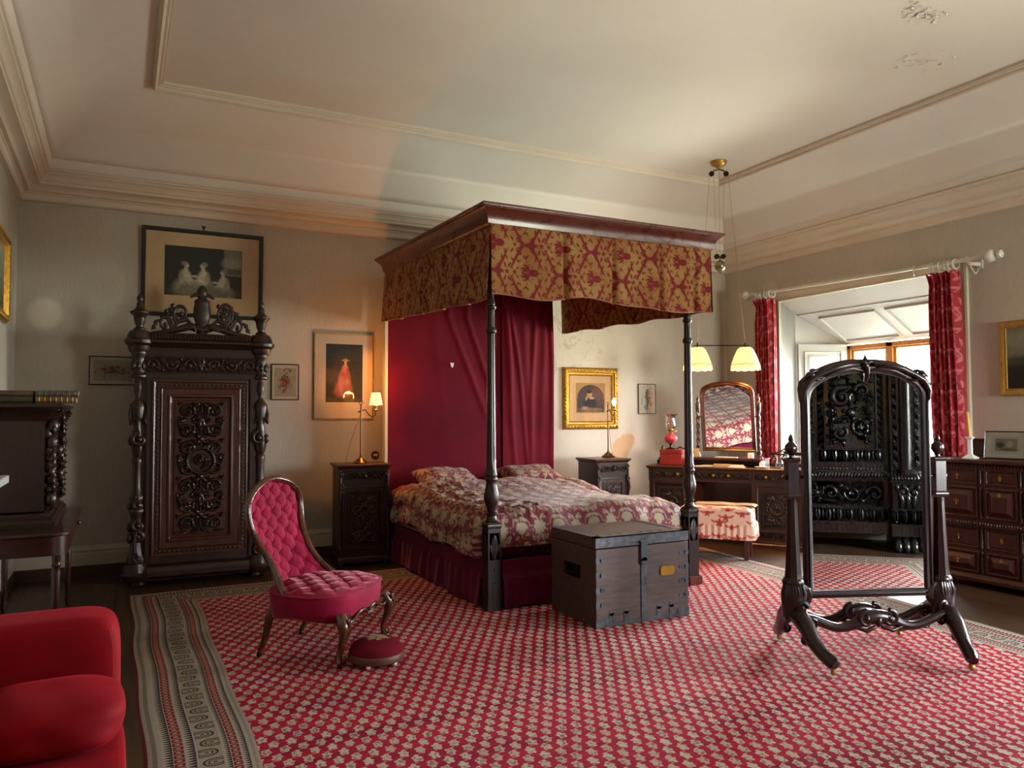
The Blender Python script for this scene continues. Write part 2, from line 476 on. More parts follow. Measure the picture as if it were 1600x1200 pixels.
def wood_scroll(mb, c, r, a0, turns, w, sgn=1, y=0.0, n=7):
    p = spiral_pts(c, r, a0, turns, sgn, y); k = len(p)
    mb.tube(p, [w*(1-0.5*i/(k-1)) for i in range(k)], n); mb.ball((c[0], y, c[1]), w*1.25, 8)

# ------------------------------------------------------------------ materials
M = {}
M['mountpad'] = None
M['oak'] = wood('carved_oak', '1a0d07', '371b0e', 0.36, coat=0.05)
M['oakred'] = wood('polished_walnut', '2c130a', '562712', 0.34, coat=0.08)
M['mahog'] = wood('mahogany', '44170e', '6a2a18', 0.28, (1.4, 1.4, 2.5), coat=0.3)
M['mahogdark'] = wood('dark_mahogany', '140708', '2c0f0d', 0.30, spec=.4, coat=0.22)
M['post'] = wood('bedpost_wood', '150806', '2c130c', 0.38, spec=.4, coat=0.05)
M['chest'] = wood('chest_wood', '2e0e08', '562015', 0.36, coat=0.08)
M['ebony'] = wood('ebonised_oak', '070709', '101114', 0.28, coat=0.45)
M['chairwood'] = wood('chair_walnut', '2b150b', '6b3d22', 0.20, coat=0.6)
M['pine'] = wood('window_pine', 'b5702a', 'd9a05a', 0.45)
M['gilt'] = plain('gilt', 'c9963a', 0.32, 0.75, var=0.25, vs=30)
M['giltpale'] = plain('pale_gilt', 'b58a45', 0.4, 0.5, var=0.2, vs=20)
M['brass'] = plain('aged_brass', '6e5230', 0.28, 0.9, var=0.2)
M['brassy'] = plain('brass', 'b8923f', 0.3, 0.9, var=0.15)
M['bronze'] = plain('bronze', '2c2019', 0.3, 0.8, var=0.2)
M['iron'] = plain('black_iron', '15161a', 0.45, 0.6, var=0.2)
M['white'] = plain('white_paint', 'c9c7bd', 0.45, var=0.05)
M['offwhite'] = plain('cream_paint', 'bdb39e', 0.5, var=0.08, vs=3)
M['plinth'] = plain('brown_plinth', '3a2012', 0.5)
M['marble'] = plain('white_marble', 'ccd0d0', 0.2, var=0.12, vs=5)
M['porcelain'] = plain('porcelain', 'e2e2de', 0.15, var=0.03)
M['recess'] = plain('recess_paint', 'b2b3ae', 0.5, var=0.04, vs=3)
M['paper'] = plain('paper', 'e6e2d6', 0.8, var=0.05)
M['black'] = plain('black_lacquer', '100c0b', 0.3)
M['wax'] = plain('wax', 'dcae5e', 0.5, var=0.08)
M['leather'] = plain('dark_leather', '3a2a20', 0.5, var=0.3, vs=20)
M['redbox'] = plain('red_leather', '8a241c', 0.4, var=0.15)
M['velvet'] = velvet('rose_velvet', '7c082c', '920d38', 0.5)
M['velvetred'] = velvet('crimson_velvet', '74000d', '840011', 0.15, 5.0, (1, .05, .10, 1))
M['head'] = velvet('headcloth_velvet', '580017', '68031d', 0.2, 2.5, (1, .3, .45, 1))
M['skirt'] = velvet('valance_velvet', '4e0826', '620e30', 0.3, 4.0, (1, .5, .8, 1))
M['mirror'] = None
def _mirror():
    m, nt, b = base_mat('silvered_glass')
    b.inputs['Base Color'].default_value = (0.86, 0.88, 0.87, 1); b.inputs['Metallic'].default_value = 1; b.inputs['Roughness'].default_value = 0.01
    return m
M['mirror'] = _mirror()
M['pane'] = glass_mat('clear_glass', refl=0.8)
M['picglass'] = glass_mat('picture_glass', refl=0.7)
M['pinkglass'] = glass_mat('pale_glass', (0.93, 0.80, 0.78, 1), 1.6, 0.05)

def plaster(name, a, b_, scale, bm_=0.05, attrs=None, rough=0.85):
    m, nt, b = base_mat(name)
    f = noise(nt, coords(nt), scale, 5, 0.6)
    c = ramp(nt, f, [(0.3, lin(a)), (0.7, lin(b_))])
    nt.links.new(c, b.inputs['Base Color']); b.inputs['Roughness'].default_value = rough
    b.inputs['Specular IOR Level'].default_value = 0.2
    bump(nt, b, noise(nt, coords(nt), 45, 3), bm_, 0.004)
    return m, nt, b, c
M['ceil'] = plaster('ceiling_plaster', 'cec6bc', 'd6cfc6', 0.7)[0]
M['cornice'] = plaster('cornice_plaster', 'c6b9a8', 'd0c4b5', 1.2)[0]
def wallpaper(name):
    m, nt, b = base_mat(name)
    fine = noise(nt, coords(nt, 'Object', (230, 230, 14)), 1.0, 3, 0.7)
    big = noise(nt, coords(nt), 0.9, 4, 0.55)
    c = ramp(nt, big, [(0.32, lin('b0a69a')), (0.68, lin('beb6aa'))])
    c = mixc(nt, 0.55, c, ramp(nt, fine, [(0.25, (0.62, 0.60, 0.56, 1)), (0.75, (1, 1, 1, 1))]), 'MULTIPLY')
    # damp stains: two pale blooms and brown flecks
    blot = noise(nt, coords(nt, 'Object', (1, 1, 0.8)), 6.0, 5, 0.7, 0.8)
    t = coords(nt)
    sp = nt.nodes.new('ShaderNodeSeparateXYZ'); nt.links.new(t, sp.inputs[0])
    X, Y, Z = (N(nt, sp.outputs[i]) for i in range(3))
    def spot(cx, cz, r, soft, ax=X):
        d = ((ax-cx)*(ax-cx)+(Z-cz)*(Z-cz)).sqrt()
        k = ((r-d)/soft)._op('MAXIMUM', 0.0)._op('MINIMUM', 1.0)
        return k
    bn = N(nt, noise(nt, coords(nt), 9, 4))
    k1 = spot(-0.60, 2.37, 0.16, 0.05)*Y.gt(7.8)*0.8
    c = mixc(nt, k1, c, lin('cfc8ba'))
    zone = spot(4.95, 2.3, 0.8, 0.4)*Y.gt(7.8)
    fleck = N(nt, blot).gt(0.57)*zone*0.6
    c = mixc(nt, fleck, c, lin('8f8468'))
    pale = spot(5.6, 1.9, 1.2, 1.0)*Y.gt(7.8)*0.5
    c = mixc(nt, pale, c, lin('c6bfae'))
    tn = (N(nt, noise(nt, coords(nt), 4.0, 4))-0.5)*0.35
    tx, tz = X-5.60-(Z-0.95)*0.42, Z-0.93
    tear = (tn+0.20-(tx*tx*2.2+tz*tz*0.55).sqrt()).gt(0.0)*Y.gt(7.8)*0.85
    c = mixc(nt, tear, c, lin('b58e62'))
    damp = spot(7.2, 3.0, 0.17, 0.05, Y)*X.gt(7.2)*0.35
    c = mixc(nt, damp, c, lin('d0c8b8'))
    nt.links.new(c, b.inputs['Base Color']); b.inputs['Roughness'].default_value = 0.6
    b.inputs['Specular IOR Level'].default_value = 0.35
    bump(nt, b, fine, 0.15, 0.002)
    return m
M['wall'] = wallpaper('faded_wallpaper')
def floorboards():
    m, nt, b = base_mat('floorboards')
    v = coords(nt, 'Object', (7, 0.5, 1))
    t = nt.nodes.new('ShaderNodeSeparateXYZ'); nt.links.new(coords(nt), t.inputs[0])
    x = N(nt, t.outputs[0]); gap = ((x/0.17).fr()-0.5).abs().gt(0.475)
    pid = (x/0.17).fl(); tone = ((pid*12.9898).sin()*43758.5).fr()
    f = noise(nt, v, 3.0, 5, 0.6)
    c = ramp(nt, f, [(0.3, lin('2e1d12')), (0.7, lin('553b26'))])
    c = mixc(nt, tone*0.35, c, lin('2a1c12')); c = mixc(nt, gap*0.9, c, lin('0c0705'))
    nt.links.new(c, b.inputs['Base Color']); b.inputs['Roughness'].default_value = 0.42
    bump(nt, b, gap*-1.0, 0.4, 0.003)
    return m
M['floor'] = floorboards()

# ------------------------------------------------------------------ room shell
b = MB(); b.box(XL-.3, 8.6, YF-1.2, YB+.3, -0.2, 0); struct('floor', b, M['floor'])
b = MB(); b.box(XL-.3, XR+1.2, YB, YB+.25, -0.2, 4.6); struct('wall_back', b, M['wall'])
b = MB(); b.box(XL-.25, XL, YF-1.0, YB, -0.2, 4.6); struct('wall_left', b, M['wall'])
HALF, ZH = 1.14, 2.86
b = MB()
ys = [YF-1.0]
for yc, _ in sorted(WIN): ys += [yc-HALF, yc+HALF]
ys += [YB]
for i in range(0, len(ys), 2): b.box(XR, 8.6, ys[i], ys[i+1], -0.2, 4.6)
for yc, _ in WIN: b.box(XR, 8.6, yc-HALF, yc+HALF, ZH, 4.6)
struct('wall_right', b, M['wall'])
b = MB(); fx = 2.6
b.box(XL, FX-HALF, YF-1.2, YF, -.2, 4.6); b.box(FX+HALF, XR, YF-1.2, YF, -.2, 4.6); b.box(FX-HALF, FX+HALF, YF-1.2, YF, ZH, 4.6)
struct('wall_front', b, M['wall'])

# ceiling with deep cove
cv = [(0.24, 3.615), (0.27, 3.70)]
for i in range(15):
    t = i/14; a = t*PI/2
    cv.append((0.27+(1.07-0.27)*(1-math.cos(a))*0.35+(1.07-.27)*t*0.65, 3.70+(ZC-3.70)*(math.sin(a)*0.40+t*0.60)))
b = MB(); b.ring(XL, XR, YF, YB, cv, closed=False)
b.add([(XL+1.07, YF+1.07, ZC), (XR-1.07, YF+1.07, ZC), (XR-1.07, YB-1.07, ZC), (XL+1.07, YB-1.07, ZC)], [(0, 1, 2, 3)])
b.box(XL-.3, XR+1.2, YF-1.1, YB+.3, 4.6, 4.7)
struct('ceiling', b, M['ceil'], sharp=50)
corn = [(-0.02, 3.30), (0.0, 3.365), (0.035, 3.372), (0.045, 3.385), (0.05, 3.425), (0.062, 3.432), (0.062, 3.442), (0.09, 3.446), (0.098, 3.462), (0.115, 3.475), (0.15, 3.488), (0.175, 3.492),
        (0.178, 3.515), (0.19, 3.522), (0.20, 3.545), (0.215, 3.565), (0.235, 3.575), (0.238, 3.592), (0.252, 3.598), (0.258, 3.615), (0.245, 3.625), (0.1, 3.66)]
b = MB(); b.ring(XL, XR, YF, YB, corn, closed=False); struct('trim_1', b, M['cornice'], sharp=30)
mold = [(1.02, 4.21), (1.03, 4.165), (1.045, 4.155), (1.06, 4.165), (1.065, 4.185), (1.085, 4.185), (1.09, 4.195), (1.105, 4.195), (1.11, 4.23)]
b = MB(); b.ring(XL, XR, YF, YB, mold, closed=False); struct('trim_2', b, M['cornice'], sharp=30)

def skirting(name, pts):
    b = MB(); b2 = MB()
    (x0, y0), (x1, y1) = pts; L = math.hypot(x1-x0, y1-y0)
    mm = T(x0, y0, 0) @ RZ(math.atan2(y1-y0, x1-x0))
    b.m = mm
    prof = [(0, 0.11), (-0.03, 0.11), (-0.03, 0.215), (-0.022, 0.225), (-0.026, 0.235), (-0.026, 0.25), (-0.016, 0.262), (-0.012, 0.28), (0, 0.285)]
    b.prism([(p[0], p[1]) for p in prof], L, 'x'); o = struct(name, b, M['offwhite'])
    b2.m = mm; b2.box(0, L, -0.034, 0, 0, 0.11); struct('plinth_strip', b2, M['plinth'], o)
skirting('baseboard_back', ((XL, YB), (XR, YB)))
skirting('baseboard_left', ((XL, 4.9), (XL, YB)))
skirting('baseboard_right', ((XR, YB), (XR, 5.87+HALF+0.12)))
skirting('baseboard_right', ((XR, 5.87-HALF-0.12), (XR, 1.35+HALF+0.12)))

# ------------------------------------------------------------------ deep-set windows
def raised_panel(mb, x0, x1, z0, z1, y, dep=0.012, bev=0.04):
    mb.ring(x0, x1, z0, z1, [(0, 0), (0.006, dep), (0.014, dep), (0.02, -0.004), (0.028, -0.004), (0.028+bev, dep*0.8)], 'xz', False, y)
    i = 0.028+bev
    mb.add([(x0+i, y-dep*.8, z0+i), (x1-i, y-dep*.8, z0+i), (x1-i, y-dep*.8, z1-i), (x0+i, y-dep*.8, z1-i)], [(0, 1, 2, 3)])
def window(k, M0):
    """local frame: x along the wall, y into the wall, z up; wall face at y=0"""
    w = bpy.data.objects.new('window_%d' % k, None); COL.objects.link(w); w.matrix_world = M0; w['kind'] = 'structure'
    hi, D = 0.90, 0.92
    for s_ in (-1, 1):
        b = MB(); pts = [(s_*HALF, 0.004), (s_*HALF, 0.25), (s_*hi, D), (s_*hi, D+.2), (s_*(HALF+.12), D+.2), (s_*(HALF+.12), 0.02)]
        b.prism(pts if s_ > 0 else pts[::-1], ZH+0.1, 'z'); b2 = struct('reveal', b, M['recess'], w)
        # folded shutter with a fielded panel
        a = math.atan2(hi-HALF, D-.25)*s_
        b = MB(); L = math.hypot(HALF-hi, D-.25)-.06
        b.m = T(s_*(HALF-.005), 0.27, 0) @ RZ(PI/2+ (math.atan2(HALF-hi, D-.25) if s_ > 0 else -math.atan2(HALF-hi, D-.25)))
        # local y of the panel points away from the opening
        if s_ > 0: b.m = b.m @ S(1, 1, 1)
        y0 = 0.0
        m0 = b.m.copy()
        if s_ < 0: b.m = m0 @ S(1, -1, 1)
        b.m = b.m @ T(0, 0, 0)
        b.box(0, L, 0.0, 0.04, 0.88, 2.33)
        b.m = b.m @ T(0, 0.04, 0) @ S(1, -1, 1)
        raised_panel(b, 0.07, L-.07, 1.55, 2.24, 0.0); raised_panel(b, 0.07, L-.07, 0.97, 1.46, 0.0)
        sh = struct('shutter', b, M['recess'], w)
        b = MB(); b.m = m0 @ (S(1, -1, 1) if s_ < 0 else S(1, 1, 1)); b.ball((0.03, 0.055, 1.62), 0.012, 10); struct('shutter_knob', b, M['iron'], sh)
    # sloping soffit, plain then panelled
    z = lambda y: ZH-0.565*y
    b = MB(); b.prism([(0.004, z(0)), (0.27, z(.27)), (0.27, z(.27)+.2), (0.02, ZH+.2)], 2*HALF+.1, 'x', -HALF-.05); struct('soffit', b, M['recess'], w)
    b = MB(); L = math.hypot(D-.27, z(.27)-z(D))
    b.m = T(0, 0.27, z(.27)-.012) @ RX(math.atan2(z(D)-z(.27), D-.27)) @ S(1, 1, 1)
    W2 = HALF
    b.add([(-HALF, 0, 0), (HALF, 0, 0), (hi, L, 0), (-hi, L, 0), (-HALF, 0, .15), (HALF, 0, .15), (hi+.1, L, .15), (-hi-.1, L, .15)], [(0, 1, 2, 3), (0, 4, 5, 1), (4, 7, 6, 5)])
    mm = b.m.copy()
    for (xa, xb) in ((-0.86, -0.06), (0.06, 0.86)):
        b.m = mm @ T(0, 0.06, 0.0) @ RX(-PI/2)
        # panel field: x, z(local)->y
        b.m = mm
        x0, x1, y0, y1 = xa, xb, 0.09, L-.09
        fn = lambda i, h: [(x0+i, y0+i, -h), (x1-i, y0+i, -h), (x1-i, y1-i, -h), (x0+i, y1-i, -h)]
        P = np.array([fn(i, h) for i, h in [(0, 0), (0.008, 0.022), (0.02, 0.022), (0.03, 0.002), (0.035, 0.002)]])
        b.grid(P, cv=True)
        b.add(fn(0.035, 0.002), [(0, 1, 2, 3)])
    struct('panelled_soffit', b, M['recess'], w)
    b = MB(); b.box(-HALF, HALF, 0.12, D+.3, 0, 0.84); b.box(-HALF, HALF, 0.08, D, 0.84, 0.875); struct('sill', b, M['recess'], w)
    # pine casement with three lights
    z1 = z(D)-.02; z0 = .875; b = MB(); y0 = D-.02
    for x in (-hi, -hi/3-.0, hi/3, hi):
        ww = 0.05 if abs(x) == hi else 0.045
        b.box(x-ww, x+ww, y0, y0+.1, z0, z1)
    b.box(-hi, hi, y0, y0+.1, z0, z0+.07); b.box(-hi, hi, y0, y0+.1, z1-.06, z1)
    fr = struct('window_frame', b, M['pine'], w, bevel=0.006)
    for x0, x1 in ((-hi, -hi/3), (-hi/3, hi/3), (hi/3, hi)):
        b = MB(); b.ring(x0+.045, x1-.045, z0+.06, z1-.05, [(0, 0.0), (0, 0.03), (0.03, 0.03), (0.035, 0.02), (0.035, 0)], 'xz', False, y0+.06); ca = struct('casement', b, M['pine'], w)
        b = MB(); b.box(x0+.05, x1-.05, y0+.05, y0+.056, z0+.07, z1-.07); struct('pane', b, M['pane'], ca)
    # architrave on the wall face
    b = MB()
    P = []
    for ins, h in [(-0.12, 0), (-0.12, 0.035), (-0.10, 0.04), (-0.085, 0.028), (-0.03, 0.022), (-0.02, 0.03), (0.0, 0.03), (0.0, 0)]:
        P.append([(-HALF+ins, -h, 0), (-HALF+ins, -h, ZH-ins), (HALF-ins, -h, ZH-ins), (HALF-ins, -h, 0)])
    b.grid(np.array(P)); struct('trim_%d' % (k+2), b, M['offwhite'], None).matrix_world = M0
    return w
for yc, k in WIN:
    window(k, T(XR, yc, 0) @ RZ(-PI/2))
window(3, T(FX, YF, 0) @ RZ(PI))  # unseen front-wall window, added to brighten the left of the room

# ------------------------------------------------------------------ rug
def rug_mat():
    m, nt, b = base_mat('rug_pile')
    def at(n):
        a = nt.nodes.new('ShaderNodeAttribute'); a.attribute_name = n; return N(nt, a.outputs['Fac'])
    u, v = at('ru'), at('rv')
    U, V = 5.50, 7.40
    nz = N(nt, noise(nt, coords(nt), 2.2, 3)); nz2 = N(nt, noise(nt, coords(nt), 240, 2, 0.6)); nz3 = N(nt, noise(nt, coords(nt), 60, 2))
    nzb = N(nt, noise(nt, coords(nt, 'Object', (0.35, 2.2, 1)), 1.6, 4, 0.6))
    un = u+(nz-0.5)*0.04; vn = v+(N(nt, noise(nt, coords(nt), 1.7, 3))-0.5)*0.04
    # field: half-drop rows of small cream sprigs
    row = (vn/0.0715).fl(); q = (vn/0.0715).fr()-0.5
    off = row.mod(2.0)*0.5
    p0 = un/0.0815+off; p = p0.fr()-0.5; cid = p0.fl()*7.31+row*3.77
    jit = (cid.sin()*431.7).fr()
    x = p*0.0815; y = q*0.0715
    r = (x*x*1.25+y*y*0.56).sqrt(); th = y.atan2(x)
    lim = ((th*5.0+jit*3.0).sin()*0.16+1.0)*0.0245
    edge = (nz3-0.5)*0.014
    body = (lim+edge-r).gt(0.0)
    sx_ = x+0.016; sy_ = y-0.036
    stem = ((sx_*sx_*0.6+sy_*sy_*1.6).sqrt()).lt(0.007)
    mot = body.mx(stem)
    speck = (nz3.gt(0.56))*(r.lt(0.019))*0.75
    red = ramp(nt, nzb, [(0.36, lin('84142f')), (0.47, lin('a31a3a')), (0.55, lin('b4203c')), (0.66, lin('90183c'))])
    red = mixc(nt, nz2*0.35, red, lin('6e0c28'))
    cream = mixc(nt, speck, lin('bdb09c'), lin('54484a'))
    field = mixc(nt, mot*(jit*0.25+0.75), red, cream)
    # border bands by distance from the edge
    du = u.mn(U-u); dv = v.mn(V-v); d = du.mn(dv); isv = dv.lt(du)
    s = u*isv+v*(isv*-1.0+1.0)
    s = s+(nz-0.5)*0.02; d2 = d+(nz3-0.5)*0.004
    CR, DK, RD = lin('a49a8e'), lin('2c2426'), lin('74182a')
    tri = lambda per, t: (((s/per).fr()-0.5).abs()*2.0).gt(t)
    out = mixc(nt, nz3*0.5, CR, lin('80746a'))
    def band(c0, a, b_, colr):
        k = d2.gt(a)*d2.lt(b_); return mixc(nt, k, c0, colr)
    t = lambda a, b_: (d2-a)/(b_-a)
    out = band(out, -1, 0.012, lin('6a2430'))
    out = band(out, 0.03, 0.05, mixc(nt, tri(0.016, 0.5), DK, CR))
    for a, b_, per in ((0.072, 0.112, 0.026), (0.166, 0.206, 0.026), (0.322, 0.348, 0.022), (0.394, 0.424, 0.022)):
        out = band(out, a, b_, mixc(nt, (((s/per).fr()-0.5).abs()*2.0).gt(t(a, b_)), DK, lin('a69a8c')))
        out = band(out, a, a+0.004, CR)
    for a, b_ in ((0.116, 0.160), (0.352, 0.390)):
        rr = (((s/0.045).fr()-0.5).abs()*1.0); tt = (t(a, b_)-0.5).abs()
        dot = (rr*rr*3.2+tt*tt).sqrt().lt(0.27); bar = (rr-0.42).abs().lt(0.035)
        out = band(out, a, b_, mixc(nt, dot.mx(bar), RD, lin('b09a80')))
    a, b_ = 0.214, 0.316
    par = ((s/0.105).fl()).mod(2.0); tt = t(a, b_); tt = tt*(par*-2.0+1.0)+par
    pp = ((s/0.105).fr()-0.5)*1.25
    dd = (pp*pp+(tt-0.38)*(tt-0.38)*(tt.gt(0.38)*0.75+0.25)).sqrt()
    ln = ((dd-0.44).abs().lt(0.045)).mx((dd-0.24).abs().lt(0.035)).mx(dd.lt(0.07))
    leafy = (((tt*9.0).fr()-0.5).abs().lt(0.17))*(dd.gt(0.27))*(dd.lt(0.40))
    out = band(out, a, b_, mixc(nt, ln.mx(leafy*0.6), lin('978b7c'), DK))
    out = band(out, 0.440, 0.452, mixc(nt, tri(0.014, 0.5), lin('6a5c50'), CR))
    col = mixc(nt, d2.gt(0.465), out, field)
    col = mixc(nt, 0.35, col, ramp(nt, nz2, [(0.3, (.45, .45, .45, 1)), (.7, (1, 1, 1, 1))]), 'MULTIPLY')
    nt.links.new(col, b.inputs['Base Color']); b.inputs['Roughness'].default_value = 0.92
    b.inputs['Specular IOR Level'].default_value = 0.12;     bump(nt, b, nz2+mot*0.4, 0.35, 0.003)
    return m
def rug():
    nu, nv = 140, 180
    a, c = np.meshgrid(np.linspace(0, 1, nu), np.linspace(0, 1, nv), indexing='ij')
    y = 6.98-c*7.40
    xl = 0.085+0.008*np.sin(y*2.1)+0.006*np.sin(y*5.3+1)+np.clip(6.9-y, 0, 1)*0.02
    xr = 5.30+np.clip((y-2.9)*0.115, -0.1, 0.40)+0.02*np.sin(y*1.7)
    x = xl+a*(xr-xl); y = y+0.012*np.sin(x*2.3)+(x-0.1)*0.02*(c < 1.5)
    z = 0.007+0.001*(wob(x, y, 8, 3.0, 3)+1)
    z[0, :] = z[-1, :] = 0.001; z[:, 0] = z[:, -1] = 0.001
    P = np.stack([x, y, z], -1); b = MB(); b.grid(P)
    o = build('patterned_rug', b, rug_mat(), sharp=None, recalc=False)
    me = o.data
    for nm, arr in (('ru', a*5.50), ('rv', c*7.40)):
        q = me.attributes.new(nm, 'FLOAT', 'POINT'); q.data.foreach_set('value', arr.ravel().astype(np.float32))
    tag(o, 'large red oriental rug covered in small cream sprigs with a cream striped border', 'rug')
rug()

# ------------------------------------------------------------------ woven patterns
def damask_valance():
    W, H = 0.58, 0.42; c = Canvas(W, H, 0.0036, wrap=True)
    for ox, oy in ((0, 0), (W/2, H/2)):
        P = lambda x, y: (ox+x, oy+y)
        cx, cy = 0.155, 0.21
        # chrysanthemum opening to the right
        for sg in (-1, 1):
            for k, (a, L, bd) in enumerate(((0.25, .060, .9), (0.75, .064, 1.1), (1.25, .062, 1.3), (1.8, .056, 1.4), (2.4, .040, 1.2))):
                c.leaf(P(cx+.014*math.cos(a), cy+sg*.014*math.sin(a)), sg*a, L*1.1, .0105, 1, bend=sg*bd*(-.9 if k < 2 else .9), vein=False)
                c.ball(P(cx+.060*math.cos(a+.15), cy+sg*.060*math.sin(a+.15)), .0065)
            c.path([P(cx+.020*math.cos(t), cy+sg*.020*math.sin(t)) for t in np.linspace(0, PI, 9)], .0028)
        c.ball(P(cx, cy), .008)
        c.path([P(cx+.065, cy), P(cx+.115, cy)], .0035); 
        for sg in (-1, 1): c.leaf(P(cx+.085, cy), sg*2.2, .030, .006, 1, vein=False)
        c.rosette(P(.045, cy), .020, 5, 1)
        for sg in (-1, 1):
            c.leaf(P(.062, cy+sg*.022), sg*1.0, .030, .007, 1, vein=False); c.leaf(P(.030, cy+sg*.022), sg*2.1, .026, .006, 1, vein=False)
            pts = [P(W/2*t, cy+sg*(.018+(H/2-.022)*math.sin(PI*t)**1.25)) for t in np.linspace(0.02, .97, 26)]
            c.path(pts[:12], lambda t: .004+.008*math.sin(PI*t)**.7, 1); c.path(pts[11:], lambda t: .003+.0095*math.sin(PI*min(1, t*1.05))**.7, 1)
            c.scroll(P(.245, cy+sg*.060), .020, -sg*1.9, .9, .0055, 1, sg); c.scroll(P(.075, cy+sg*.090), .018, sg*.4, .9, .005, 1, -sg)
            for i, a, L in ((3, 1.9, .040), (6, -.1, .044), (8, 2.2, .036), (10, .4, .045), (14, 2.6, .04), (16, -1.6, .044), (17, .9, .042), (20, -2.2, .045), (22, 0.6, .04)):
                c.leaf(pts[i], sg*a, L, .0085, 1, bend=.5*sg, vein=False)
            yy = cy+sg*H/2
            c.leaf(P(.175, yy), sg*.55, .075, .012, 1, bend=sg*.6, vein=False); c.leaf(P(.185, yy), sg*.15, .06, .009, 1, vein=False); c.leaf(P(.255, yy+sg*.03), sg*1.9, .045, .010, 1, vein=False); c.leaf(P(.275, yy+sg*.035), sg*.9, .045, .010, 1, vein=False); c.rosette(P(.268, yy), .022, 5, 1); c.leaf(P(.115, yy), PI-sg*.5, .06, .011, 1, bend=-sg*.5, vein=False); c.rosette(P(.045, yy), .018, 5, 1); c.leaf(P(.03, yy+sg*.03), sg*2.2, .04, .009, 1, vein=False); c.leaf(P(.06, yy+sg*.03), sg*1.2, .04, .009, 1, vein=False)
            c.leaf(P(.135, cy+sg*.105), sg*.9, .040, .008, 1, vein=False); c.leaf(P(.135, cy+sg*.105), sg*2.2, .036, .007, 1, vein=False); c.path([P(.135, cy+sg*.105), P(.150, cy+sg*.075)], .003)
    c.a = np.clip(c.a*3, 0, 1); return c
def damask_duvet():
    W, H = 0.33, 0.42; c = Canvas(W, H, 0.0038, wrap=True)
    for ox, oy in ((0, 0), (W/2, H/2)):
        P = lambda x, y: (ox+x, oy+y)
        # open flower with scrolling stems
        for r, n in ((.056, 9), (.030, 6)): c.rosette(P(0, 0), r, n, 1 if r > .04 else .9)
        for sg in (-1, 1):
            c.scroll(P(sg*.052, .082), .027, PI/2+sg*1.6, 1.1, .0062, 1, sg); c.scroll(P(sg*.050, -.078), .024, -PI/2, 1.1, .0058, 1, -sg)
            c.leaf(P(sg*.010, .058), PI/2-sg*.35, .055, .013, 1); c.leaf(P(sg*.012, -.055), -PI/2+sg*.5, .045, .011, 1)
            c.ball(P(sg*.068, .02), .007); c.ball(P(sg*.072, -.012), .006); c.leaf(P(sg*.075, .045), PI/2+sg*.3, .035, .008, 1)
        # tulip between
        Q = lambda x, y: (ox+x, oy+y+H/2)
        c.leaf(Q(0, -.045), PI/2, .095, .022, 1); c.path([Q(.0, -.09), Q(0, .07)], .004)
        for sg in (-1, 1):
            c.leaf(Q(sg*.008, -.045), PI/2-sg*.55, .080, .016, 1, bend=sg*.7); c.leaf(Q(sg*.01, -.05), PI/2-sg*1.2, .06, .013, 1, bend=sg*.6)
            c.scroll(Q(sg*.045, .062), .020, -PI/2, 1.1, .005, 1, -sg); c.leaf(Q(sg*.005, -.085), sg*.5 if sg > 0 else PI-.5, .055, .012, 1)
            c.ball(Q(sg*.068, .015), .008); c.path([Q(sg*.03, -.09), Q(sg*.065, -.06), Q(sg*.075, -.02)], .0035); c.ball(Q(sg*.02, .085), .006)
    c.a = np.clip(c.a*2.0, 0, 1); return c
def damask_curtain():
    W, H = 0.30, 0.40; c = Canvas(W, H, 0.004, wrap=True)
    for ox, oy in ((0, 0), (W/2, H/2)):
        P = lambda x, y: (ox+x, oy+y)
        c.rosette(P(0.08, 0.10), 0.035, 6, 1); c.scroll(P(0.12, 0.17), 0.03, 1, 1.3, 0.005, 1)
        c.scroll(P(0.03, 0.20), 0.026, 3, 1.2, 0.005, 1, -1); c.leaf(P(0.08, 0.05), -1.1, 0.06, 0.013, 1); c.leaf(P(0.1, 0.22), 1.9, 0.06, 0.013, 1)
        c.path([P(0.02+0.05*math.sin(t*4), 0.02+t*0.3) for t in np.linspace(0, 1, 12)], 0.004, 1)
        for (x, y, a_) in ((.02, .14, .6), (.13, .03, 2.0), (.14, .28, -.8), (.05, .30, 1.2), (.0, .05, 2.4)): c.leaf(P(x, y), a_, .065, .013, 1, .6)
        c.rosette(P(.02, .26), .022, 5, 1); c.scroll(P(.13, .10), .02, 2, 1.1, .005, 1); c.ball(P(.06, .16), .009)
    c.a = np.clip(c.a*2, 0, 1); return c
CV, CD, CC = damask_valance(), damask_duvet(), damask_curtain()
M['valance'] = attr_fabric('valance_damask', '967240', '6e0f16', 0.75, 0.05, ground2='885a2c')
M['duvet'] = attr_fabric('duvet_damask', '7a2a3a', 'aa9d86', 0.55, 0.15, ground2='6a2432')
M['curtain'] = attr_fabric('curtain_damask', '9c0a20', 'c0606a', 0.6, 0.15, ground2='86081a')

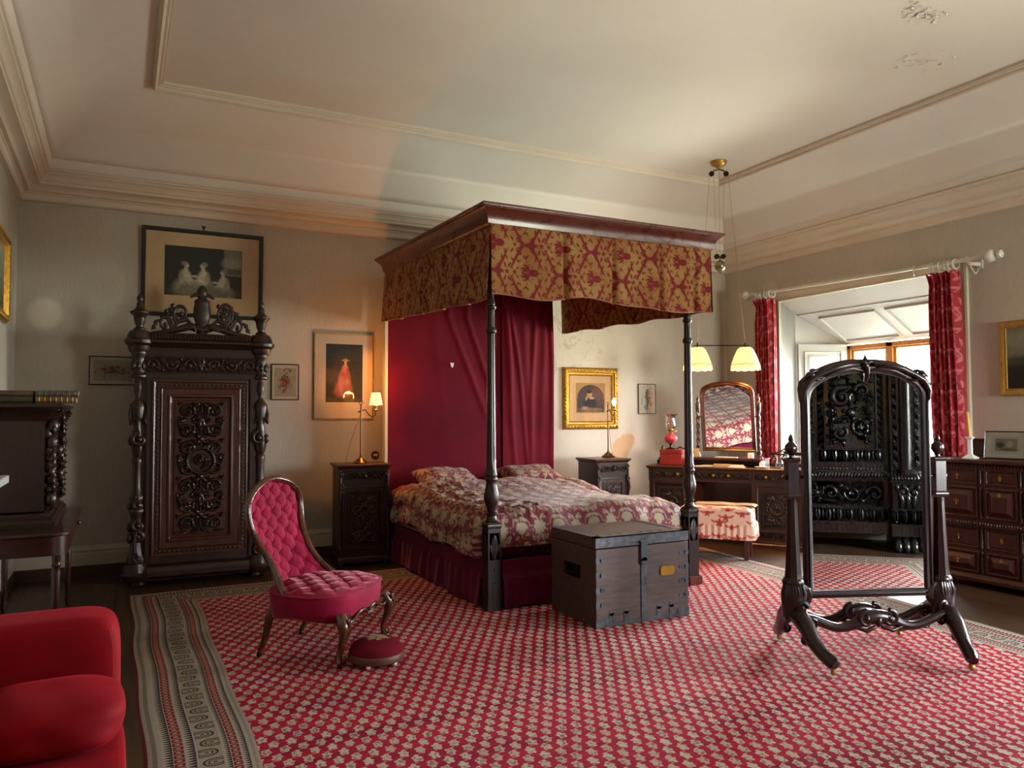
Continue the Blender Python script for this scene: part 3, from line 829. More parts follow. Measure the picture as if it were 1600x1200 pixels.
# ------------------------------------------------------------------ four-poster bed
BX0, BX1, BY0, BY1 = 2.485, 4.365, 5.20, 7.62
bed = thing('four_poster_bed', 'dark four-poster bed with a patterned gold and red canopy valance and crimson headcloth', 'bed', (0, 0, 0.0088))
def post(x, y):
    b = MB(); h = 0.052
    m = T(x, y, 0); b.m = m
    b.box(-h-.006, h+.006, -h-.006, h+.006, 0, 0.08); b.box(-h, h, -h, h, 0.08, 0.60)
    b.ring(-h, h, -h, h, [(0, 0.60), (-0.004, 0.605), (-0.004, 0.625), (0.0, 0.635), (0.012, 0.65)], 'xy', False)
    prof = [(0.046, 0.64), (0.050, 0.655), (0.040, 0.665), (0.036, 0.69), (0.044, 0.70), (0.044, 0.71), (0.030, 0.72), (0.036, 0.75), (0.050, 0.79), (0.054, 0.83), (0.050, 0.87), (0.042, 0.91), (0.038, 0.94), (0.046, 0.955), (0.048, 0.965), (0.040, 0.98), (0.046, 0.995), (0.040, 1.01), (0.036, 1.05), (0.034, 1.08)]
    def leafmod(th, z):
        k = np.clip(1-np.abs((z-0.83)/0.09), 0, 1)
        return 1+0.09*k*np.abs(np.sin(th*4+z*20))
    b.lathe(prof, 32, mod=leafmod)
    def flute(th, z):
        k = np.clip((z-1.06)/0.03, 0, 1)*np.clip((2.22-z)/0.03, 0, 1)
        return 1-0.10*k*np.abs(np.sin(th*5))**0.6
    zz = np.linspace(1.05, 2.24, 40)
    b.lathe([(0.037-0.009*(z-1.05)/1.2, z) for z in zz], 40, mod=flute)
    b.lathe([(0.028, 2.23), (0.038, 2.24), (0.040, 2.255), (0.030, 2.265), (0.033, 2.28), (0.024, 2.31), (0.024, 2.42), (0.034, 2.43), (0.034, 2.44), (0.022, 2.46), (0.022, 2.86)], 24)
    # carved collar seen below the valance
    b.lathe([(0.030, 2.05), (0.040, 2.06), (0.042, 2.08), (0.032, 2.10)], 24)
    o = build('post', b, M['post'], bed, sharp=45)
    b = MB(); b.m = m
    for s_ in (-1, 1):
        b.m = m; c = Canvas(0.085, 0.20, 0.004); c.leaf((0.042, 0.02), PI/2, 0.16, 0.03, 0.9); c.leaf((0.03, 0.05), PI/2+.5, 0.08, 0.015, .8); c.leaf((0.055, 0.05), PI/2-.5, 0.08, 0.015, .8)
    c.relief(b, -0.0425, 0.37, -h, 0.006); build('carving', b, M['post'], o, recalc=False)
    b = MB(); b.m = m @ RZ(-PI/2); c.relief(b, -0.0425, 0.37, -h, 0.006); build('carving', b, M['post'], o, recalc=False)
    for z in (0.30, 0.20):
        b = MB(); b.m = m; b.ball((0, -h, z), 0.008, 8); build('bolt_cover', b, M['post'], o)
for x, y in ((BX0, BY0), (BX1, BY0)): post(x, y)
b = MB(); b.box(BX1-.06, BX1+.075, BY0-.07, BY0+.06, 0, 0.07); build('post_block', b, M['mahog'], bed, bevel=.004)
# canopy: cornice sweeps outwards; tilts forward very slightly as it does in the room
CM = T(0, 5.05, 2.85) @ RX(math.radians(1.3)) @ T(0, -5.05, -2.85)
cx0, cx1, cy0, cy1 = 2.35, 4.66, 5.04, 7.74
b = MB(); b.m = CM
pr = [(0.10, 2.845), (0.085, 2.848), (0.085, 2.862), (0.072, 2.868), (0.070, 2.88), (0.066, 2.905), (0.052, 2.94), (0.030, 2.965), (0.016, 2.975), (0.016, 2.985), (0.002, 2.987), (0.0, 2.998), (0.0, 3.008), (0.02, 3.012), (0.3, 3.012), (0.3, 2.845)]
b.ring(cx0, cx1, cy0, cy1, pr, closed=True); 
b.box(cx0+.25, cx1-.25, cy0+.25, cy1-.25, 2.95, 2.98)
build('canopy_cornice', b, M['mahog'], bed, sharp=32)
b = MB(); b.m = CM; b.box(cx0+.12, cx1-.12, cy0+.12, cy1-.02, 2.90, 2.94); build('tester_lining', b, M['head'], bed)

def valance(name, p0, p1, ztop, zbot, pleats, seed, outward, amp=0.014, pat=CV, mat=None, back=False):
    p0, p1 = np.array(p0), np.array(p1); L = np.hypot(*(p1-p0)); t_ = (p1-p0)/L; n_ = np.array(outward)
    nu, nv = int(L/0.0055), int(0.56/0.0055)
    a, c = np.meshgrid(np.linspace(0, 1, nu), np.linspace(0, 1, nv), indexing='ij'); s = a*L
    r = np.random.default_rng(seed); off = 0*s; tuck = 0*s
    for q in pleats:
        d = (s-q*L); off = off+(-0.030*np.exp(-(d/0.018)**2)+0.016*np.exp(-((d-0.05)/0.04)**2))*(0.35+0.65*c)
    off = off+amp*c*np.sin(s*7+r.uniform(0, 6))+0.006*np.sin(s*17+2*c)+0.02*c
    zb = zbot(s/L) if callable(zbot) else zbot
    z = ztop-(ztop-zb)*c
    step = 0*s
    X = p0[0]+t_[0]*s+n_[0]*off; Y = p0[1]+t_[1]*s+n_[1]*off
    pt = pat.sample(s+0.13*seed, z*1.0)
    b = MB(); b.m = CM; b.grid(np.stack([X, Y, z], -1), pat=pt)
    o = build(name, b, mat or M['valance'], bed, sharp=None, recalc=False)
    sm = o.modifiers.new('solid', 'SOLIDIFY'); sm.thickness = 0.004; sm.offset = 0
    e_ = MB(); e_.m = CM
    e_.tube([(X[i, -1], Y[i, -1], z[i, -1]) for i in range(0, nu, 4)]+[(X[-1, -1], Y[-1, -1], z[-1, -1])], 0.0055, 6)
    build('piping', e_, M['pipe'], o)
    return o
M['pipe'] = plain('old_rose_braid', '965a48', 0.7)
vx0, vx1, vy0 = 2.445, 4.565, 5.12
hem = lambda a: 2.315+0.045*np.exp(-((a-0.42)/0.16)**2)+0.008*np.sin(a*21)-0.01*np.exp(-((a-.75)/.15)**2)+0.025*np.exp(-(a/0.12)**2)
valance('valance_front', (vx0, vy0), (vx1, vy0), 2.87, hem, (0.30, 0.52, 0.74, 0.92), 1, (0, -1))
def heml(a):
    z = 2.325+0*a
    for q, w in ((0.18, 1), (0.36, 1), (0.55, 1), (0.8, 1)): z = z+0.012*np.clip((q-a)/0.06+0.5, 0, 1)-0.006
    return z+0.02*np.exp(-((1-a)/0.08)**2)*0
valance('valance_left', (vx0, 7.66), (vx0, vy0), 2.87, heml, (0.2, 0.45, 0.65, 0.85), 2, (-1, 0), 0.012)
valance('valance_right', (vx1, vy0), (vx1, 7.66), 2.87, lambda a: 2.33+0.01*np.sin(a*25), (0.2, 0.45, 0.65, 0.85), 3, (1, 0), 0.012)
# headcloth: a flat left width and a draped right width
def headcloth(x0, x1, kind, seed):
    nu, nv = 150, 220; a, c = np.meshgrid(np.linspace(0, 1, nu), np.linspace(0, 1, nv), indexing='ij')
    z = 0.45+c*2.42; x = x0+a*(x1-x0); y = 7.70+0*a
    if kind == 'flat':
        for (xt, xb, w, am) in ((0.50, 0.95, 0.012, 0.016), (0.66, 1.05, 0.010, 0.018), (0.38, 0.5, .02, .006)):
            d = a-(xb+(xt-xb)*np.clip((z-1.0)/1.5, 0, 1)**1.0); y = y-am*np.exp(-(d/(w*2.2))**2)*np.clip((z-1.1)/0.6, 0, 1)
        y = y-0.01*wob(x, z, 5, 2, seed)
    else:
        for q, dr, am, w in ((0.10, .25, .030, .05), (0.24, .45, .022, .04), (0.46, .10, .016, .07), (0.62, -.15, .026, .05), (0.80, -.06, .014, .06), (0.95, .02, .02, .04)):
            y = y-am*np.exp(-((a-q-dr*(0.75-c)-0.02*np.sin(z*3+q*9))/w)**2)*(0.25+0.75*c)
        y = y-0.012*wob(x*2, z, 6, 3, seed)-0.03
    b = MB(); b.grid(np.stack([x, y, z], -1))
    o = build('headcloth' if kind == 'flat' else 'draped_headcloth', b, M['head'], bed, sharp=None, recalc=False)
    sm = o.modifiers.new('solid', 'SOLIDIFY'); sm.thickness = 0.006; sm.offset = 1
headcloth(2.475, 3.86, 'flat', 4); headcloth(3.80, 4.455, 'drape', 5)
b = MB(); b.box(2.455, 2.485, 7.69, 7.78, 0.1, 2.9); b.box(2.49, 4.45, 7.74, 7.78, 0.1, 2.9); build('backing_board', b, M['offwhite'], bed)
b = MB(); b.prism([(3.175, 2.005), (3.215, 2.005), (3.208, 1.97), (3.195, 1.95), (3.182, 1.97)], 0.012, 'y', 7.655); build('hook', b, M['porcelain'], bed)
b = MB(); b.box(BX0+.06, BX1-.06, BY0+.09, 7.56, 0.34, 0.61); build('mattress', b, M['skirt'], bed, bevel=.05, seg=4)
b = MB(); b.box(BX0+.01, BX0+.05, BY0+.06, 7.58, 0.18, 0.34); b.box(BX1-.05, BX1-.01, BY0+.06, 7.58, 0.18, 0.34); b.box(BX0+.06, BX1-.06, BY0-.02, BY0+.03, 0.18, 0.34); build('bed_rail', b, M['post'], bed, bevel=.004)
def skirt(p0, p1, out, seed):
    p0, p1 = np.array(p0), np.array(p1); L = np.hypot(*(p1-p0)); t_ = (p1-p0)/L; n_ = np.array(out); nu = int(L/0.008)
    a, c = np.meshgrid(np.linspace(0, 1, nu), np.linspace(0, 1, 60), indexing='ij'); s = a*L
    z = 0.36-0.345*c; k = np.clip((c-0.30)/0.1, 0, 1)
    off = k*(0.013*np.sin(s*21+3*np.sin(s*4.3+seed))*(0.25+0.75*c)+0.009*np.abs(np.sin(s*9+seed+2*np.sin(s*2)))*c+0.006*np.sin(s*47+seed)*(1-c*.6)+0.03*c+0.006)+0.006*wob(s, z*4, 5, 3, seed)
    b = MB(); X = p0[0]+t_[0]*s+n_[0]*off; Y = p0[1]+t_[1]*s+n_[1]*off
    b.grid(np.stack([X, Y, z+0.006*np.sin(s*9)*(c > .99)], -1))
    o = build('bed_skirt', b, M['skirt'], bed, sharp=None, recalc=False)
    sm = o.modifiers.new('solid', 'SOLIDIFY'); sm.thickness = 0.004; sm.offset = 0
skirt((BX0-.03, 7.58), (BX0-.03, BY0+.07), (-1, 0), 1); skirt((BX0+.07, BY0-.03), (BX1-.07, BY0-.03), (0, -1), 2); skirt((BX1+.03, BY0+.07), (BX1+.03, 7.58), (1, 0), 3)

def duvet():
    hx = (BX1-BX0)/2+0.0; cx = (BX0+BX1)/2; R = 0.15; drop = 0.30
    aw = hx+drop; nu = 400; nv = 380
    A, Bv = np.meshgrid(np.linspace(-aw, aw, nu), np.linspace(0, 2.36+0.25, nv), indexing='ij')
    def fold(d, flat):   # d: arc distance; returns horizontal position and drop
        e = np.clip(d-flat, 0, None); q = R*PI/2
        h = np.where(e < q, R*np.sin(np.clip(e, 0, q)/R), R+(e-q)*0.10)
        v = np.where(e < q, R*(1-np.cos(np.clip(e, 0, q)/R)), R+(e-q)*0.99)
        return np.minimum(d, flat)+h, v
    xs, dx = fold(np.abs(A), hx-R+0.02); x = cx+np.sign(A)*xs
    ys, dy = fold(Bv, 2.24-R); y = BY0+0.06+2.24-ys+0.0
    top = 0.70+0.075*np.exp(-((y-7.0)/0.5)**2)-0.03*((A/hx)**2)*(np.abs(A) < hx)-0.03*(np.abs(A) >= hx)
    top = top+0.022*wob(A, Bv, 8, 4.5, 7)
    dr = (dx**3+dy**3)**(1/3)
    z = top-dr
    k = np.clip(dr/0.1, 0, 1)
    # drop wrinkles
    wr = 0.020*np.sin(Bv*19+4*np.sin(A*3)+2.5*np.sin(Bv*5))*(0.5+0.5*np.sin(Bv*3.1+1))*(np.abs(A) > hx-.1)*k*(dy < .02)+0.010*np.sin(A*17+np.sin(Bv*4)*2)*k*(dy > .02)
    x = x+np.sign(A)*wr*(dx > 0.02)+np.sign(A)*0.02*k*(dx > 0.02); y = y-wr*(dy > 0.02)
    fine = 0.005*wob(A*1.3+.2*Bv, Bv*2.4, 16, 30, 19)*(A < -.3)+0.008*wob(A*1.0, Bv*2.2, 12, 20, 9)*(0.4+0.6*np.clip((y-6.2)/1.0, 0, 1)+0.5*(A > 0.7)+0.5*(A < -0.5))
    rid = 1-np.abs(wob(A*1.6-.6*Bv, Bv*2.0, 9, 11, 23)); rid2 = 1-np.abs(wob(A*1.5, Bv*1.5+A*.5, 9, 17, 31))
    lw = np.clip((-A-.25)/.4, 0, 1); lt = .35+.65*np.clip((y-6.3)/.8, 0, 1)
    fine = fine+0.022*(rid**3)*lw+0.012*(rid2**3)*(lw+.4*lt); x = x-.018*(rid**3)*np.clip((-A-.8)/.2, 0, 1)
    crease = 0.010*np.abs(np.sin(A*14+Bv*6+2*np.sin(Bv*3)))*np.exp(-((A-0.72)/0.2)**2)
    z = z+fine+crease
    hemz = 0.365+0.05*np.clip((cx+0.5-x), 0, 1)*0+0.07*(dy > .02)*(np.abs(A) < hx-.1)+0.04*np.clip(-A/hx, -1, 1)*0
    z = np.maximum(z, hemz-0.02*np.sin(Bv*7)*(dx > .02))
    # keep clear of the foot posts at the corners
    cut = (dy > .02)*(np.abs(A) > hx-.03)
    x = np.where(cut, cx+np.sign(A)*np.minimum(np.abs(x-cx), hx-0.045), x)
    y = np.where(cut, np.maximum(y, BY0+0.05), y)
    z = z+0.0088
    b = MB(); b.grid(np.stack([x, y, z], -1), pat=CD.sample(A*1.0, Bv*1.0))
    o = build('duvet', b, M['duvet'], None, sharp=None, recalc=False)
    tag(o, 'thick dusty rose and cream damask duvet spread over the four-poster bed', 'duvet')
    sm = o.modifiers.new('solid', 'SOLIDIFY'); sm.thickness = 0.012; sm.offset = -1
duvet()
def pillow(x, y, rz, label, seed, z=0.80, w=0.66, d=0.44, h=0.17, tilt=0.28):
    nu, nv = 110, 80
    b = MB(); b.m = T(x, y, z) @ RZ(rz) @ RX(tilt)
    for sg in (1, -1):
        a, c = np.meshgrid(np.linspace(-1, 1, nu), np.linspace(-1, 1, nv), indexing='ij')
        e = (1-np.abs(a)**3.2)*(1-np.abs(c)**3.2); e = np.clip(e, 0, 1)**0.45
        X = a*w/2*(1-0.10*(1-c**2)*np.abs(a)**4*0+0.0)-np.sign(a)*0.05*(np.abs(a)**6)*(1-c**2)
        Y = c*d/2-np.sign(c)*0.045*(np.abs(c)**6)*(1-a**2)
        Z = sg*h/2*e*(1+0.15*wob(a, c, 5, 2.2, seed))+sg*0.008*wob(a*1.5, c*3, 8, 5, seed+1)*e
        b.grid(np.stack([X, Y, Z], -1), pat=CD.sample(X*1.1+seed*.1, Y*1.1+.1), rev=sg < 0)
    o = build('pillow', b, M['duvet'], None, sharp=None, recalc=False)
    tag(o, label, 'pillow', 'pillows on the four-poster bed')
pillow(2.98, 7.28, 0.03, 'damask pillow on the left side of the bed, nearest the shaded lamp', 1)
pillow(3.95, 7.28, -0.05, 'creased damask pillow on the right side of the bed', 2)

# ------------------------------------------------------------------ trunk
tr = thing('trunk', 'dark wooden chest with iron bands and a brass plate at the foot of the bed', 'trunk', (3.275, 4.395, 0.0105))
TW, TD, TH = 0.79, 0.60, 0.605
M['trunkwood'] = wood('worn_trunk_oak', '332420', '5e4742', 0.6, (1.2, 9, 9))
M['trunkiron'] = plain('worn_iron_strap', '53565e', 0.5, 0.35, var=0.35, vs=25)
b = MB(); b.box(-TW/2, TW/2, 0, TD, 0, 0.525); build('body', b, M['trunkwood'], tr, bevel=.004)
b = MB(); b.box(-TW/2, TW/2, 0, TD, 0.53, TH); ld = build('lid', b, M['trunkwood'], tr, bevel=.005)
e_ = 0.003
def strap(mb, x0, x1, y0, y1, z0, z1): mb.box(x0, x1, y0, y1, z0, z1)
b = MB(); strap(b, -TW/2-e_, TW/2+e_, -e_, .004, 0.535, TH+e_); strap(b, -TW/2-e_, TW/2+e_, -e_, 0.05, TH-.004, TH+e_)
strap(b, -TW/2-e_, -TW/2+.05, 0, TD, TH-.004, TH+e_); strap(b, TW/2-.05, TW/2+e_, 0, TD, TH-.004, TH+e_)
for x in (-.30, -.20, -.11, .06, .15, .24, .33): strap(b, x-.022, x+.022, -e_*.6, 0.10, TH-.003, TH+e_*.8)
build('lid_straps', b, M['trunkiron'], ld)
b = MB(); strap(b, -0.023, 0.023, -e_-.002, .004, 0, 0.53); strap(b, -TW/2-e_, -TW/2+.10, -e_, .003, 0, 0.06); strap(b, TW/2-.10, TW/2+e_, -e_, .003, 0, 0.06)
strap(b, -TW/2-e_, TW/2+e_, -e_*.8, .002, 0, 0.025)
build('centre_strap', b, M['trunkiron'], tr)
for sg in (-1, 1):
    for z in (0.45, 0.35, 0.25, 0.15):
        b = MB(); x = sg*(TW/2-.04)
        b.box(min(x, sg*(TW/2+e_)), max(x, sg*(TW/2+e_)), -e_, .003, z-.017, z+.017)
        b.box(min(sg*(TW/2-.05), sg*(TW/2+e_)), max(sg*(TW/2-.05), sg*(TW/2+e_)), -e_, .06, z-.017, z+.017) if False else None
        b.lathe([(0.017, 0), (0.017, .006)], 12, cap=True) if False else None
        b.m = T(sg*(TW/2-.045), -e_, z) @ RX(PI/2); b.lathe([(0.017, -.004), (0.017, 0.0)], 14)
        b.m = T(sg*(TW/2-.07), -e_, z) @ RX(PI/2); b.lathe([(0.014, -.004), (0.014, 0.0)], 14)
        build('corner_strap', b, M['trunkiron'], tr)
for x in (-0.27, -0.15, 0.13, 0.24, ):
    b = MB(); b.box(x-.02, x+.02, -e_, .002, 0, 0.09); b.m = T(x, -e_, 0.09) @ RX(PI/2); b.lathe([(0.02, -.004), (0.02, 0.0)], 14); build('foot_strap', b, M['trunkiron'], tr)
b = MB(); b.box(-.027, .027, -.012, 0, 0.42, 0.555); b.m = T(0, -.012, 0.42) @ RX(PI/2); b.lathe([(0.027, -.012), (0.027, 0)], 16); b.m = Matrix.Identity(4)
b.tube([(-.032, -.01, .555), (.032, -.01, .555)], 0.008, 8)
for z in (.575, .595): 
    for x in (-.012, .012): b.ball((x, -.008, z), .004, 6)
build('hasp', b, plain('grey_steel', '5a6068', 0.35, 0.7), tr)
b = MB(); pts = []
for i in range(24):
    a = 2*PI*i/24; x = math.cos(a); z = math.sin(a)
    pts.append((0.205+0.040*np.sign(x)+0.022*x, 0.335+0.012*np.sign(z)+0.022*z))
b.prism(pts, 0.004, 'y', -0.006)
for i in range(14): b.box(0.155+i*0.0072, 0.155+i*0.0072+0.004, -0.0068, -0.005, 0.332+(0.003 if i % 3 else 0), 0.342-(0.002 if i % 2 else 0))
build('name_plate', b, M['brassy'], tr)
for sg in (-1, 1):
    b = MB(); x = sg*(TW/2+.006)
    b.tube([(x, TD/2-.07, .36), (x+sg*.02, TD/2-.06, .335), (x+sg*.024, TD/2, .325), (x+sg*.02, TD/2+.06, .335), (x, TD/2+.07, .36)], 0.007, 8)
    b.box(min(x, x-sg*.008), max(x, x-sg*.008), TD/2-.10, TD/2+.10, .30, .39)
    build('handle', b, M['iron'], tr)

# ------------------------------------------------------------------ wardrobe
def caryatid(mb, x, y, z0, z1, s=1):
    """carved term: claw base, scroll console, tapering shaft and a figure on top"""
    H = z1-z0; Z = lambda t: z0+H*t
    for dx in (0,):
        prof = [(.062, 0), (.066, .02), (.056, .035), (.050, .05), (.042, .10), (.040, .22), (.046, .26), (.058, .275), (.058, .29), (.044, .30), (.044, .33), (.052, .345), (.052, .36), (.040, .37), (.034, .42), (.033, .52), (.040, .545), (.040, .56), (.030, .57)]
        mb.lathe([(r*1.12, H*t) for r, t in prof], 20, at=(x, y, z0), mod=lambda th, z: 1+0.07*np.sin(th*7)*(z < H*.26))
    # figure
    mb.lathe([(r, H*t) for r, t in [(.030, .565), (.046, .60), (.054, .65), (.044, .70), (.034, .735), (.046, .78), (.058, .83), (.054, .86), (.024, .885), (.020, .90), (.034, .93), (.036, .955), (.024, .99)]], 20, at=(x, y, z0), mod=lambda th, z: 1+0.10*np.sin(th*5+z*14)*(z < H*.72))
    for sg in (-1, 1):
        mb.tube([(x+sg*.045, y, Z(.855)), (x+sg*.062, y-.01, Z(.80)), (x+sg*.055, y-.04, Z(.75)), (x+sg*.03, y-.055, Z(.78))], [.018, .017, .014, .012], 8)
    for zc, r, t, sg in ((.665, .055, 1.4, 1), (.315, .04, 1.2, 1), (.205, .045, 1.5, 1), (.145, .038, 1.5, -1), (.03, .035, 1.2, 1)):
        wood_scroll(mb, (x+s*.015, Z(zc)), r*1.12, PI/2, t, .019, sg, y-.058); mb.ball((x-s*.05, y-.02, Z(zc)-.01), .026, 10, (1, 1, 1.7))
    mb.tube([(x-.01, y-.062, Z(.06)), (x-.015*s, y-.06, Z(.12)), (x+.02*s, y-.055, Z(.24))], [.008, .016, .010], 8)
    for t in (.10, .125, .08, .34, .355): mb.ball((x-.012, y-.05, Z(t)), .012, 8)

wr = thing('carved_wardrobe', 'tall richly carved dark oak wardrobe with urn finials and an openwork crest', 'wardrobe', (0.645, 7.225, 0), math.radians(-2))
WH = 0.575; WD = 0.62
b = MB()
b.ring(-WH, WH, 0.0, WD, [(0.02, 0.06), (0.0, 0.075), (-0.012, 0.09), (-0.012, 0.115), (0.006, 0.13), (0.012, 0.15), (0.012, 0.165), (0.03, 0.18), (0.055, 0.19), (0.055, 0.205), (0.3, 0.205)], closed=False)
b.box(-WH+.02, WH-.02, .02, WD, .055, .14)
for sg in (-1, 1): b.lathe([(.10, .06), (.115, .08), (.118, .115), (.10, .13), (.098, .165), (.085, .19), (.085, .205)], 28, at=(sg*(WH-.075), .06, 0))
build('plinth', b, M['oak'], wr)
for x in (-WH+.1, WH-.1):
    for y in (.1, WD-.1):
        b = MB(); b.lathe([(.05, 0), (.062, .02), (.055, .045), (.04, .07)], 20, at=(x, y, 0)); build('foot', b, M['oak'], wr)
b = MB(); b.box(-WH+.07, WH-.07, .05, WD, .18, 2.02); 
for x in (-WH+.155, WH-.155): b.box(x-.012, x+.012, .02, .06, .20, 1.78)
build('body', b, M['oak'], wr)
# door with frieze border, mouldings and carved panel
b = MB(); dx0, dx1, dz0, dz1, dy = -0.375, 0.46-.01, 0.245, 1.76, 0.045
dx1 = 0.375+.04
dx0 = -.39; dx1 = .39
b.ring(dx0, dx1, dz0, dz1, [(0, 0), (0, .012), (.012, .016), (.02, .010), (.024, .006), (.060, .006), (.064, .012), (.072, .016), (.078, .010), (.12, .008), (.126, .018), (.140, .022), (.150, .014), (.158, -.004), (.170, -.004), (.18, .004)], 'xz', False, dy)
b.add([(dx0+.18, dy-.004, dz0+.18), (dx1-.18, dy-.004, dz0+.18), (dx1-.18, dy-.004, dz1-.18), (dx0+.18, dy-.004, dz1-.18)], [(0, 1, 2, 3)])
door = build('door', b, M['oakred'], wr, sharp=30)
b = MB()
for (p0, p1) in (((dx0+.042, dy-.008, dz0+.05), (dx0+.042, dy-.008, dz1-.05)), ((dx1-.042, dy-.008, dz0+.05), (dx1-.042, dy-.008, dz1-.05)), ((dx0+.05, dy-.008, dz1-.042), (dx1-.05, dy-.008, dz1-.042)), ((dx0+.05, dy-.008, dz0+.042), (dx1-.05, dy-.008, dz0+.042))):
    bead_strip(b, p0, p1, .013, .036, (1, .7, 1), 8); 
    v = (Vector(p1)-Vector(p0)).normalized()*0.018; bead_strip(b, Vector(p0)+v, Vector(p1)+v, .006, .036, (1, 1, 1), 6)
build('bead_border', b, M['oak'], door)
b = MB(); c = carved_panel(dx1-dx0-.37, dz1-dz0-.37, 0.006, 3); c.relief(b, dx0+.185, dz0+.185, dy-.002, 0.04); build('carved_panel', b, M['oak'], door, recalc=False)
b = MB(); b.tube([(dx1-.10, dy-.022, 1.02), (dx1-.10, dy-.022, 0.98)], .006, 8); build('escutcheon', b, M['bronze'], door)
for sg in (-1, 1):
    b = MB(); caryatid(b, sg*(WH-.075), .06, .20, 1.78, -sg); build('carved_figure', b, M['oak'], wr, sharp=60)
    b = MB(); x = sg*(WH-.075)
    b.lathe([(.055, 1.775), (.066, 1.785), (.066, 1.80), (.052, 1.815), (.050, 1.83), (.050, 1.93), (.052, 1.96), (.062, 1.975), (.062, 2.0)], 24, at=(x, .06, 0))
    for a in range(8): b.ball((x+.05*math.cos(a*PI/4), .06+.05*math.sin(a*PI/4), 1.88), .018, 8, (1, 1, 2.2))
    build('capital', b, M['oak'], wr)
# entablature
b = MB(); b.box(-WH+.09, WH-.09, .035, WD, 1.775, 2.02)
leaf = frieze(0.92, 0.15, 0.005, 3); leaf.relief(b, -.46, 1.82, .035, .018)
b.ring(-WH+.06, WH-.06, .02, WD, [(.04, 1.79), (.02, 1.80), (.03, 1.81)], closed=False)
build('frieze', b, M['oak'], wr)
b = MB()
b.ring(-WH+.02, WH-.02, .01, WD, [(.05, 2.0), (.03, 2.02), (.028, 2.04), (.0, 2.06), (-.01, 2.075), (-.03, 2.085), (-.03, 2.10), (0.0, 2.115), (.02, 2.13), (.04, 2.17), (.05, 2.175), (.3, 2.175)], closed=False)
b.add([(-WH+.3, .3, 2.175), (WH-.3, .3, 2.175), (WH-.3, WD-.28, 2.175), (-WH+.3, WD-.28, 2.175)], [(0, 1, 2, 3)])
for sg in (-1, 1):
    x = sg*(WH-.075)
    b.lathe([(.075, 2.0), (.085, 2.02), (.09, 2.05), (.115, 2.075), (.118, 2.10), (.10, 2.115), (.092, 2.15), (.075, 2.18), (.04, 2.19)], 30, at=(x, .06, 0))
for i in range(34):
    x = -WH+.15+i*(2*WH-.3)/33; b.m = T(x, .02, 2.145) @ RX(-.35); b.ball((0, 0, 0), .012, 6, (.7, .6, 2.2)); b.m = Matrix.Identity(4)
build('cornice', b, M['oak'], wr, sharp=35)
for sg in (-1, 1):
    b = MB(); x = sg*(WH-.075)
    b.lathe([(.045, 2.185), (.050, 2.20), (.030, 2.215), (.030, 2.23), (.040, 2.25), (.046, 2.29), (.052, 2.31), (.078, 2.335), (.078, 2.345), (.055, 2.36), (.036, 2.375), (.026, 2.40), (.028, 2.42), (.018, 2.435), (.026, 2.455), (.024, 2.475), (.008, 2.50), (.001, 2.51)], 26, at=(x, .07, 0), mod=lambda th, z: 1+0.05*np.sin(th*9)*(z > 2.24)*(z < 2.31))
    build('urn_finial', b, M['oak'], wr, sharp=50)
# openwork crest
b = MB(); cyy = .12
for sg in (-1, 1):
    b.m = T(0, cyy, 2.175) @ S(sg*.97, 1, 1.3)
    w = lambda *a, **k: wood_scroll(b, *a, **k)
    b.tube([(0, 0, .03), (.10, 0, .055), (.20, 0, .03), (.30, 0, .01), (.42, 0, .0)], [.03, .028, .022, .018, .008], 8)
    b.tube([(.08, 0, .06), (.13, 0, .10), (.20, 0, .085), (.25, 0, .035)], [.012, .016, .016, .010], 8)
    w((.175, .135), .075, -1.2, 1.3, .016, sgn=1); w((.31, .06), .06, PI, 1.2, .014, sgn=-1)
    if sg > 0: w((.19, .16), .10, -2.0, 1.1, .017, sgn=1)
    b.tube([(.25, 0, .03), (.30, 0, .11), (.27, 0, .17)], [.014, .012, .006], 7); b.tube([(.20, 0, .09), (.25, 0, .15), (.24, 0, .19)], [.012, .014, .004], 7)
    for q in ((.27, .16), (.25, .19), (.30, .15), (.33, .11), (.385, .07), (.40, .04), (.14, .20 if sg > 0 else .11)): b.ball((q[0], 0, q[1]), .017, 7, (1.3, .7, 1))
    b.tube([(.33, 0, .09), (.38, 0, .08), (.42, 0, .02)], [.010, .012, .006], 7)
    b.tube([(.05, -.02, .02), (.07, -.03, .05), (.16, -.02, .02)], [.01, .014, .005], 7)
b.m = T(0, cyy, 2.175) @ S(1.1, 1, 1.32)
b.lathe([(.045, 0), (.03, .03), (.028, .05), (.05, .075), (.066, .12), (.066, .17), (.056, .21), (.062, .225), (.04, .24), (.026, .255), (.038, .275), (.040, .30), (.022, .325), (.004, .335)], 20, sy=.6, mod=lambda th, z: 1+.06*np.sin(th*6))
b.tube([(-.09, 0, .25), (-.05, 0, .27), (0, 0, .262), (.05, 0, .268), (.09, 0, .245)], [.008, .014, .018, .014, .008], 7)
b.m = Matrix.Identity(4)
build('openwork_crest', b, M['oak'], wr, sharp=60)

# ------------------------------------------------------------------ nursing chair
ch = thing('nursing_chair', 'low spoon-back chair with buttoned rose-pink velvet and a walnut show frame', 'chair', (1.14, 4.82, 0), math.atan2(0.77, 0.64)*1.0)
# local: front faces -y. heading (0.77,-0.64)
ch.rotation_euler[2] = math.atan2(0.77, 0.64); ch.rotation_euler[2] = math.radians(47.8); ch.scale = (1.1, 1.02, 1.02); ch.location = (1.155, 4.816, 0.0105)
seat_z = 0.375
